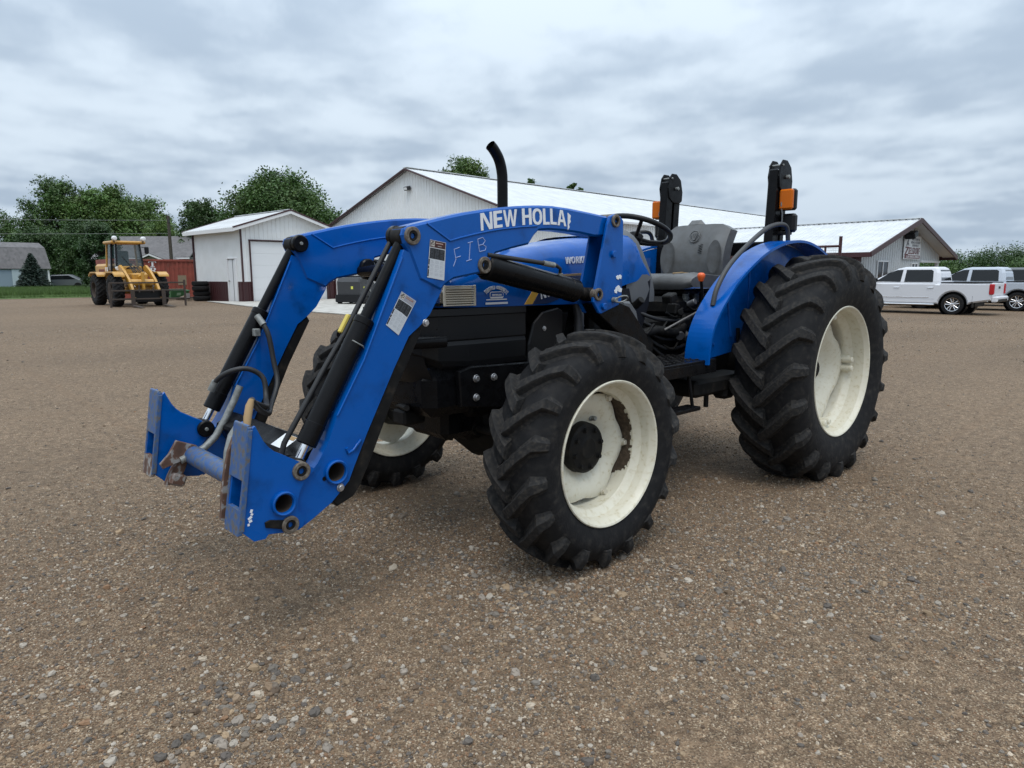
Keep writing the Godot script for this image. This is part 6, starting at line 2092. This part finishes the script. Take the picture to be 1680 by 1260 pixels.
	part(mb, "chassis", M.black_plastic, t)
	return t
func dark_car() -> void:
	var t := thing("parked_car", "dark car parked by the blue grey barn under the trees", "car", at(9.9, 0, -76.5, 1.2))
	var mb := MB.new()
	var X := Transform3D(Basis(Vector3(0, 0, 1), Vector3.UP, Vector3(-1, 0, 0)), Vector3.ZERO)
	mb.prism(xy([-2.2, 0.25, -2.25, 0.70, -1.4, 0.85, -0.8, 1.35, 0.7, 1.40, 1.5, 0.95, 2.2, 0.85, 2.25, 0.3]), -0.85, 0.85, 0.10, X)
	part(mb, "body", M.truck_grey, t)
	for s in [-1.0, 1.0]:
		mb = MB.new()
		mb.prism(xy([-1.15, 0.92, -0.72, 1.28, 0.62, 1.32, 1.2, 0.95]), s * 0.852 - 0.005, s * 0.852 + 0.005, 0.0, X)
		part(mb, "side_window", M.glass_dark, t)
		for z in [-1.4, 1.35]:
			mb = MB.new()
			mb.cyl(Vector3(s * 0.70, 0.32, z), Vector3(s * 0.88, 0.32, z), 0.32, 24, 0.03)
			part(mb, "wheel", M.tyre_rubber, t)
		mb = MB.new()
		mb.box(Vector3(s * 0.6, 0.68, -2.22), Vector3(0.36, 0.12, 0.08), 0.02)
		part(mb, "headlamp", M.trim_white, t)
func wheel_loader() -> void:
	# faces +z
	var t := thing("wheel_loader", "yellow wheel loader with a cab and black pallet forks", "loader", at(4.14, 0, -29.9, 0.02))
	var mb := MB.new()
	var ty := tyre(0.68, 0.205, 0.34, 22, 0.03, 0.06, 0.66)
	var tm := [ty[0].mesh(), ty[1].mesh()]
	for z in [0.0, -2.55]:
		for s in [-1.0, 1.0]:
			var w := node("wheel", t, Transform3D(Basis(), Vector3(s * 0.86, 0.665, z)))
			var bs := Transform3D(Basis(Vector3.UP, s * PI / 2), Vector3.ZERO)
			put(tm[0], "tyre", M.tyre_rubber, w, bs)
			put(tm[1], "tread_lugs", M.tyre_rubber, w, bs)
			mb = MB.new()
			mb.lathe(xy([0.36, 0.20, 0.33, 0.19, 0.31, 0.06, 0.14, 0.03, 0.12, 0.12, 0.0, 0.12]), 32, bs, 0.5)
			part(mb, "rim", M.rough_iron, w)
		mb = MB.new()
		mb.cyl(Vector3(-0.9, 0.665, z), Vector3(0.9, 0.665, z), 0.14, 16)
		part(mb, "axle", M.yellow_paint, t)
	mb = MB.new()
	mb.box(Vector3(0, 0.85, -0.15), Vector3(0.85, 0.55, 1.3), 0.05)
	mb.box(Vector3(0, 1.15, 0.05), Vector3(0.60, 0.45, 0.8), 0.05)
	part(mb, "front_frame", M.yellow_paint, t)
	mb = MB.new()
	mb.box(Vector3(0, 0.85, -2.4), Vector3(0.95, 0.60, 2.6), 0.05)
	mb.box(Vector3(0, 1.42, -3.0), Vector3(1.25, 0.75, 1.7), 0.10)
	part(mb, "engine_hood", M.yellow_paint, t)
	mb = MB.new()
	mb.box(Vector3(-0.62, 1.38, -2.75), Vector3(0.03, 0.36, 0.9), 0.01)
	part(mb, "side_grille", mat("dull_red", lin(0.13, 0.03, 0.025), 0.7), t)
	mb = MB.new()
	mb.box(Vector3(-0.63, 1.55, -1.95), Vector3(0.02, 0.18, 0.36), 0.004)
	part(mb, "side_decal", M.trim_white, t)
	for s in [-1.0, 1.0]:
		for z in [0.0, -2.55]:
			mb = MB.new()
			mb.prism(xy([-0.75, 1.22, -0.72, 1.30, -0.45, 1.42, 0.45, 1.42, 0.72, 1.30, 0.75, 1.22, 0.70, 1.22, 0.43, 1.36, -0.43, 1.36, -0.70, 1.22]), s * 0.85 - 0.20, s * 0.85 + 0.20, 0.01, Transform3D(Basis(Vector3(0, 0, 1), Vector3.UP, Vector3(-1, 0, 0)), Vector3(0, 0.02, z)))
			part(mb, "fender", M.yellow_paint, t)
		# lift arms: bowed plates down to the carriage
		mb = MB.new()
		mb.prism(xy([-0.62, 1.66, -0.35, 1.72, 0.15, 1.50, 0.75, 1.12, 1.12, 0.72, 1.30, 0.38, 1.16, 0.34, 0.95, 0.60, 0.55, 0.98, 0.0, 1.28, -0.60, 1.50]), s * 0.50 - 0.05, s * 0.50 + 0.05, 0.012, Transform3D(Basis(Vector3(0, 0, 1), Vector3.UP, Vector3(-1, 0, 0)), Vector3.ZERO))
		part(mb, "lift_arm", M.yellow_paint, t)
		mb = MB.new()
		mb.cyl(Vector3(s * 0.36, 0.90, -0.2), Vector3(s * 0.36, 0.86, 0.6), 0.07, 16)
		part(mb, "lift_cylinder", M.yellow_paint, t)
		mb = MB.new()
		mb.cyl(Vector3(s * 0.36, 0.86, 0.6), Vector3(s * 0.36, 0.83, 0.9), 0.035, 12)
		part(mb, "cylinder_rod", M.chrome, t)
		mb = MB.new()
		mb.lathe(xy([0.0, 0.16, 0.07, 0.15, 0.10, 0.10, 0.10, 0.0, 0.05, -0.04, 0.0, -0.04]), 16, frame(Vector3(s * 0.56, 2.83, -0.72), Vector3.RIGHT, Vector3.UP), 0.8)
		var wl := part(mb, "work_lamp", M.trim_white, t)
		mb = MB.new()
		mb.box(Vector3(s * 0.56, 2.70, -0.74), Vector3(0.04, 0.10, 0.04), 0.005)
		part(mb, "lamp_stalk", M.black_plastic, wl)
	mb = MB.new()
	mb.cyl(Vector3(-0.45, 0.98, 0.62), Vector3(0.45, 0.98, 0.62), 0.15, 24, 0.02)
	part(mb, "arm_cross_tube", M.yellow_paint, t)
	mb = MB.new()
	mb.cyl(Vector3(0.0, 1.42, -0.35), Vector3(0.0, 1.20, 0.55), 0.09, 18)
	mb.box(Vector3(0.0, 1.05, 0.78), Vector3(0.10, 0.75, 0.16), 0.02)
	part(mb, "tilt_linkage", M.yellow_paint, t)
	mb = MB.new()
	for k in 6: mb.tube(smooth_path([Vector3(-0.25 + 0.06 * k, 1.55, -0.45), Vector3(-0.22 + 0.07 * k, 1.62 + 0.03 * (k % 2), -0.15), Vector3(-0.15 + 0.07 * k, 1.42, 0.12), Vector3(-0.10 + 0.05 * k, 1.25, 0.05)], 3), 0.022, 6)
	part(mb, "hydraulic_hoses", M.hose_rubber, t)
	# cab
	var cab := node("cab", t)
	mb = MB.new()
	mb.box(Vector3(0, 1.42, -0.95), Vector3(0.95, 0.55, 0.35), 0.05)
	mb.box(Vector3(0, 1.30, -1.45), Vector3(1.20, 0.30, 1.1), 0.03)
	part(mb, "cowl", M.yellow_paint, cab)
	for e in [[Vector3(-0.52, 1.60, -0.82), Vector3(-0.46, 2.62, -0.92)], [Vector3(0.52, 1.60, -0.82), Vector3(0.46, 2.62, -0.92)], [Vector3(-0.62, 1.45, -1.95), Vector3(-0.56, 2.62, -1.90)], [Vector3(0.62, 1.45, -1.95), Vector3(0.56, 2.62, -1.90)], [Vector3(-0.62, 1.40, -1.25), Vector3(-0.54, 2.62, -1.30)], [Vector3(0.62, 1.40, -1.25), Vector3(0.54, 2.62, -1.30)]]:
		bar(cab, "cab_post", e[0], e[1], 0.07, 0.07, M.black_plastic if e[0].z > -1.5 else M.yellow_paint)
	mb = MB.new()
	mb.box(Vector3(0, 2.68, -1.38), Vector3(1.36, 0.12, 1.30), 0.04)
	part(mb, "cab_roof", M.yellow_paint, cab)
	mb = MB.new()
	mb.q(Vector3(-0.48, 1.66, -0.80), Vector3(0.48, 1.66, -0.80), Vector3(0.43, 2.58, -0.90), Vector3(-0.43, 2.58, -0.90))
	part(mb, "windscreen", M.pane, cab)
	for s in [-1.0, 1.0]:
		mb = MB.new()
		mb.q(Vector3(s * 0.54, 1.62, -0.86), Vector3(s * 0.62, 1.48, -1.88), Vector3(s * 0.55, 2.6, -1.88), Vector3(s * 0.48, 2.6, -0.94))
		part(mb, "side_window", M.pane, cab)
	mb = MB.new()
	mb.box(Vector3(0, 1.75, -1.55), Vector3(0.5, 0.12, 0.5), 0.04)
	mb.box(Vector3(0, 2.05, -1.80), Vector3(0.48, 0.60, 0.12), 0.04)
	part(mb, "driver_seat", M.machine_grey, cab)
	mb = MB.new()
	mb.tube([Vector3(0.02, 1.66, -0.79), Vector3(-0.28, 2.10, -0.84)], 0.012, 6)
	part(mb, "wiper", M.black_plastic, cab)
	mb = MB.new()
	mb.box(Vector3(0.72, 2.36, -0.85), Vector3(0.18, 0.30, 0.07), 0.03)
	mb.tube([Vector3(0.52, 2.5, -0.9), Vector3(0.70, 2.45, -0.86)], 0.015, 6)
	part(mb, "mirror", M.black_plastic, cab)
	for s in [-1.0, 1.0]:
		mb = MB.new()
		mb.cyl(Vector3(s * 0.56, 1.58, -0.62), Vector3(s * 0.56, 1.58, -0.50), 0.08, 18)
		part(mb, "headlamp", M.trim_white, t)
	# fork carriage
	var fk := node("fork_carriage", t)
	var zf := 1.38
	for y in [0.99, 0.68, 0.34]:
		bar(fk, "cross_bar", Vector3(-1.42, y, zf), Vector3(1.42, y, zf), 0.06, 0.06, M.rough_iron)
	for x in [-1.42, 1.42]: bar(fk, "end_post", Vector3(x, 0.02, zf), Vector3(x, 1.10 if x > 0 else 0.96, zf), 0.07, 0.07, M.rough_iron)
	for x in [-0.35, 0.18]: bar(fk, "guard_post", Vector3(x, 0.60, zf + 0.01), Vector3(x, 0.92, zf + 0.01), 0.05, 0.05, M.rough_iron)
	for x in [-0.62, 0.55]:
		mb = MB.new()
		mb.box(Vector3(x, 0.38, zf + 0.07), Vector3(0.15, 0.68, 0.06), 0.01)
		mb.prism(xy([zf + 0.04, 0.04, zf + 1.25, 0.035, zf + 1.28, 0.05, zf + 0.10, 0.10]), -0.075, 0.075, 0.004, Transform3D(Basis(Vector3(0, 0, 1), Vector3.UP, Vector3(-1, 0, 0)), Vector3(x, 0, 0)))
		part(mb, "fork", M.rough_iron, fk)
	mb = MB.new()
	mb.box(Vector3(0, 0.45, 1.22), Vector3(1.2, 0.5, 0.14), 0.02)
	part(mb, "coupler", M.black_plastic, fk)

# ---------------------------------------------------------------- plants
func leaf_cluster(sd: int, count: int, spread: float, size: float, narrow := 0.55) -> ArrayMesh:
	var rng := RandomNumberGenerator.new()
	rng.seed = sd
	var mb := MB.new()
	mb.use_col = true
	for i in count:
		var o := Vector3(rng.randfn(), rng.randfn(), rng.randfn()) * spread * 0.5
		var bs := Basis.from_euler(Vector3(rng.randf_range(-0.9, 0.9), rng.randf() * TAU, rng.randf_range(-0.9, 0.9)))
		var s := size * rng.randf_range(0.7, 1.25)
		mb.col = Color.WHITE * rng.randf_range(0.9, 1.08)
		var a := o + bs * Vector3(0, 0, -s)
		var b := o + bs * Vector3(s * narrow, s * 0.12, 0)
		var c := o + bs * Vector3(0, 0, s)
		var d := o + bs * Vector3(-s * narrow, s * 0.12, 0)
		mb.t(a, b, c)
		mb.t(a, c, d)
	return mb.mesh()
func multi(parent: Node3D, called: String, me: Mesh, m: Material, tf: Array, cols: Array) -> MultiMeshInstance3D:
	var mm := MultiMesh.new()
	mm.transform_format = MultiMesh.TRANSFORM_3D
	mm.use_colors = true
	me.surface_set_material(0, m)
	mm.mesh = me
	mm.instance_count = tf.size()
	for i in tf.size():
		mm.set_instance_transform(i, tf[i])
		mm.set_instance_color(i, cols[i])
	var o := MultiMeshInstance3D.new()
	o.multimesh = mm
	o.material_override = m
	o.name = numbered(called) if parent == self else called
	parent.add_child(o, true)
	return o
func foliage(parent: Node3D, me: ArrayMesh, m: Material, tf: Array, cols: Array) -> void:
	# one mesh of all the leaves of a crown
	var arr := me.surface_get_arrays(0)
	var v0: PackedVector3Array = arr[Mesh.ARRAY_VERTEX]
	var n0: PackedVector3Array = arr[Mesh.ARRAY_NORMAL]
	var c0: PackedColorArray = arr[Mesh.ARRAY_COLOR]
	var mb := MB.new()
	mb.use_col = true
	for i in tf.size():
		var t: Transform3D = tf[i]
		mb.v.append_array(t * v0)
		mb.n.append_array(Transform3D(t.basis.orthonormalized(), Vector3.ZERO) * n0)
		var c: Color = cols[i]
		for k in c0.size(): mb.c.append(c * c0[k])
	part(mb, "crown", m, parent)
func tree(label: String, p: Vector3, h: float, w: float, sd: int, tone: Color, dens: int, low := 0.12) -> void:
	var t := thing("leafy_tree", label, "tree", Transform3D(Basis(), p), "trees around the yard")
	var rng := RandomNumberGenerator.new()
	rng.seed = sd
	var mb := MB.new()
	mb.tube(smooth_path([Vector3(0, 0, 0), Vector3(0.1, h * 0.22, 0.05), Vector3(-0.1, h * 0.5, 0.1), Vector3(0.05, h * 0.82, 0)], 3), [h * 0.036, h * 0.033, h * 0.03, h * 0.027, h * 0.024, h * 0.02, h * 0.017, h * 0.013, h * 0.009, h * 0.005], 9)
	var clumps := []
	for i in dens:
		# clumps fill an uneven egg; a random reach per heading gives a ragged outline
		var az := rng.randf() * TAU
		var f := rng.randf()
		var y := lerpf(low, 0.94 + 0.05 * sin(az * 3.0 + sd), f)
		var prof := sqrt(maxf(0.02, 1.0 - pow((f - 0.40) / 0.62, 2.0)))
		var rad := w * 0.5 * prof * (0.30 + 0.70 * sqrt(rng.randf())) * (0.92 + 0.16 * sin(az * 2.0 + f * 9.0 + sd))
		var c := Vector3(cos(az) * rad, y * h, sin(az) * rad)
		clumps.append([c, w * rng.randf_range(0.085, 0.165)])
		if i % 3 == 0: mb.tube([Vector3(0, h * maxf(0.12, y - 0.22), 0), c * Vector3(0.5, 1, 0.5) + Vector3(0, -h * 0.06, 0), c], [h * 0.012, h * 0.007, h * 0.003], 5)
	part(mb, "trunk", M.bark, t)
	var tf := []
	var cols := []
	for c in clumps:
		var tn := rng.randf_range(0.78, 1.22)
		var hue := rng.randf_range(-0.10, 0.14)
		for k in 34:
			var d := Vector3(rng.randfn(), rng.randfn(), rng.randfn()).normalized()
			d.y = d.y * 0.75 + 0.12
			var q: Vector3 = c[0] + d * c[1] * pow(rng.randf(), 0.4)
			var s := rng.randf_range(0.75, 1.3)
			tf.append(Transform3D(Basis.from_euler(Vector3(rng.randf() * TAU, rng.randf() * TAU, 0)) * Basis.from_scale(Vector3.ONE * s), q))
			var v := tn * rng.randf_range(0.92, 1.08)
			cols.append(Color(tone.r * v * (1.0 + hue), tone.g * v, tone.b * v))
	foliage(t, leaf_cluster(sd % 7 + 1, 12, w * 0.05, 0.060 + h * 0.0055), M.leaf, tf, cols)
func spruce(label: String, p: Vector3, h: float, w: float, sd: int, tone: Color) -> void:
	var t := thing("spruce_tree", label, "tree", Transform3D(Basis(), p), "evergreens by the yard")
	var rng := RandomNumberGenerator.new()
	rng.seed = sd
	var mb := MB.new()
	mb.tube([Vector3(0, 0, 0), Vector3(0, h * 0.97, 0)], [h * 0.028, 0.01], 8)
	part(mb, "trunk", M.bark, t)
	var tf := []
	var cols := []
	var y := h * 0.06
	while y < h * 0.99:
		var r := w * 0.5 * pow(1.0 - y / h, 0.85) * rng.randf_range(0.85, 1.12) + 0.03
		var nb := int(7 + r * 9)
		for b in nb:
			var az := TAU * (b + rng.randf() * 0.8) / nb
			var L := r * rng.randf_range(0.75, 1.1)
			var ns := int(3 + L * 7)
			for k in ns:
				var f := (k + 0.5) / ns
				var q := Vector3(cos(az) * L * f, y - L * f * 0.22 + rng.randf_range(-0.03, 0.03), sin(az) * L * f)
				tf.append(Transform3D(Basis(Vector3.UP, -az + PI / 2) * Basis.from_euler(Vector3(rng.randf_range(-0.3, 0.3), rng.randf_range(-0.5, 0.5), rng.randf_range(-0.5, 0.5))) * Basis.from_scale(Vector3.ONE * (0.7 + 0.5 * f)), q))
				var v := rng.randf_range(0.75, 1.25)
				cols.append(Color(tone.r * v, tone.g * v, tone.b * v))
		y += h * 0.035 + 0.02
	foliage(t, leaf_cluster(sd, 8, 0.13, 0.10, 0.30), M.needle, tf, cols)
func plants() -> void:
	var g := Color(0.060, 0.118, 0.026)
	var y := Color(0.085, 0.150, 0.030)
	var d := Color(0.044, 0.088, 0.022)
	# big grove left of the red container
	tree("low leafy tree at the thin end of the grove behind the barn", Vector3(9.0, 0, -95.5), 7.6, 7.5, 11, g, 80, 0.2)
	tree("tallest leafy tree of the grove behind the barn", Vector3(13.5, 0, -92.4), 11.7, 8.4, 12, g, 130)
	tree("tall leafy tree in the middle of the grove behind the loader", Vector3(16.8, 0, -89.4), 11.2, 8.6, 13, y, 130)
	tree("rounded leafy tree in the grove above the grey house roof", Vector3(21.0, 0, -91.0), 10.4, 8.6, 14, y, 120)
	tree("lower leafy tree at the end of the grove by the dark pole", Vector3(20.9, 0, -82.9), 7.2, 6.4, 15, y, 90)
	tree("dark leafy tree low in the grove behind the barn roof", Vector3(10.2, 0, -87.5), 6.2, 7.0, 16, d, 90, 0.04)
	tree("dark leafy tree low in the grove behind the loader cab", Vector3(14.0, 0, -84), 6.8, 8.0, 17, d, 110, 0.04)
	tree("upright green tree just behind the yellow loader", Vector3(10.2, 0, -62.8), 5.4, 3.4, 18, Color(0.042, 0.085, 0.026), 80, 0.05)
	tree("dark leafy tree behind the small shed roof, beside the dark pole", Vector3(21.3, 0, -71.6), 8.5, 5.6, 19, d, 100)
	tree("large round leafy tree standing behind the small white shed", Vector3(22.9, 0, -56.4), 9.3, 9.7, 20, g, 190, 0.16)
	tree("tall leafy tree showing above the long shed ridge by the exhaust pipe", Vector3(55.5, 0, -71.2), 16.0, 9.5, 21, y, 90, 0.35)
	tree("small tree top showing over the long shed ridge", Vector3(72.5, 0, -76), 16.0, 4.5, 22, g, 50, 0.4)
	tree("smallest tree top showing over the long shed ridge", Vector3(79, 0, -73), 15.6, 3.5, 23, g, 40, 0.4)
	tree("bushy tree behind the office porch", Vector3(72, -0.35, -20.5), 2.8, 9.0, 24, g, 110, 0.03)
	tree("bushy tree behind the second parked truck", Vector3(76, -0.35, -15.2), 3.3, 9.5, 25, d, 120, 0.03)
	tree("bushy tree behind the far parked trucks", Vector3(72, -0.35, -9.6), 3.1, 9.0, 26, g, 120, 0.03)
	spruce("young dark spruce standing before the blue grey barn", Vector3(6.5, 0, -70.0), 3.1, 3.2, 31, Color(0.016, 0.035, 0.022))
	# mown grass beyond the gravel
	var lawn := sheet("lawn", [Vector2(-80, -45.2), Vector2(6.4, -45.0), Vector2(9.5, -46.5), Vector2(30, -47), Vector2(60, -60), Vector2(60, -160), Vector2(-80, -160)], 0.005, 0.02, M.turf)
	tag(lawn, "green grass strip beyond the gravel on the side of the barn", "grass")
	lawn.remove_meta("category")
	var l2 := sheet("field", [Vector2(48, -40), Vector2(160, -40), Vector2(160, 60), Vector2(52, 60)], -0.345, 0.02, M.turf)
	tag(l2, "green field beyond the office and the parked trucks", "grass")
	l2.remove_meta("category")
	var rng := RandomNumberGenerator.new()
	rng.seed = 77
	var mb := MB.new()
	mb.use_col = true
	for k in 9:
		mb.col = Color.WHITE * rng.randf_range(0.7, 1.2)
		var a := rng.randf() * TAU
		var o := Vector3(rng.randfn() * 0.05, 0, rng.randfn() * 0.05)
		var b := Vector3(cos(a), 0, sin(a))
		mb.t(o - b * 0.010, o + b * 0.010, o + Vector3(rng.randfn() * 0.05, rng.randf_range(0.7, 1.2), rng.randfn() * 0.05))
	var tf := []
	var cols := []
	for i in 26000:
		var x := rng.randf_range(-9.0, 12.0)
		var z := rng.randf_range(-70.0, -46.0)
		var hh := 0.10 if z > -49.5 else 0.34
		tf.append(Transform3D(Basis(Vector3.UP, rng.randf() * TAU) * Basis.from_scale(Vector3(1.6, hh * rng.randf_range(0.6, 1.3), 1.6)), Vector3(x, 0.02, z)))
		var v := rng.randf_range(0.75, 1.3)
		cols.append(Color(0.085 * v, 0.15 * v, 0.03 * v))
	var o2 := multi(self, "grass_tufts", mb.mesh(), M.grass_blade, tf, cols)
	stuff(o2)
	tag(o2, "uncut green grass along the edge of the gravel by the barn", "grass")
	var ap := sheet("concrete_apron", [Vector2(7.9, -32.6), Vector2(8.9, -30.5), Vector2(17.3, -30.8), Vector2(17.3, -16.2), Vector2(6.9, -17.4), Vector2(6.9, -24)], 0.006, 0.03, M.concrete)
	tag(ap, "pale concrete apron before the small white shed", "pavement")
	ap.remove_meta("category")
func _ready() -> void:
	materials()
	camera_and_light()
	ground()
	small_shed()
	big_shed()
	office()
	container()
	barn_and_house()
	plants()
	tractor()
	wheel_loader()
	pickup("white crew cab pickup with its tail lamp and chrome wheel showing", at(27.75, -0.35, -5.75, 0.03), M.truck_white, false)
	pickup("silver crew cab pickup parked behind the white one", at(32.4, -0.35, -4.6, 0.03), M.truck_silver, true)
	pickup("dark grey pickup parked farthest along the row", at(37.3, -0.35, -4.2, 0.03), M.truck_grey, true)
	dark_car()
	yard_items()
	stones()
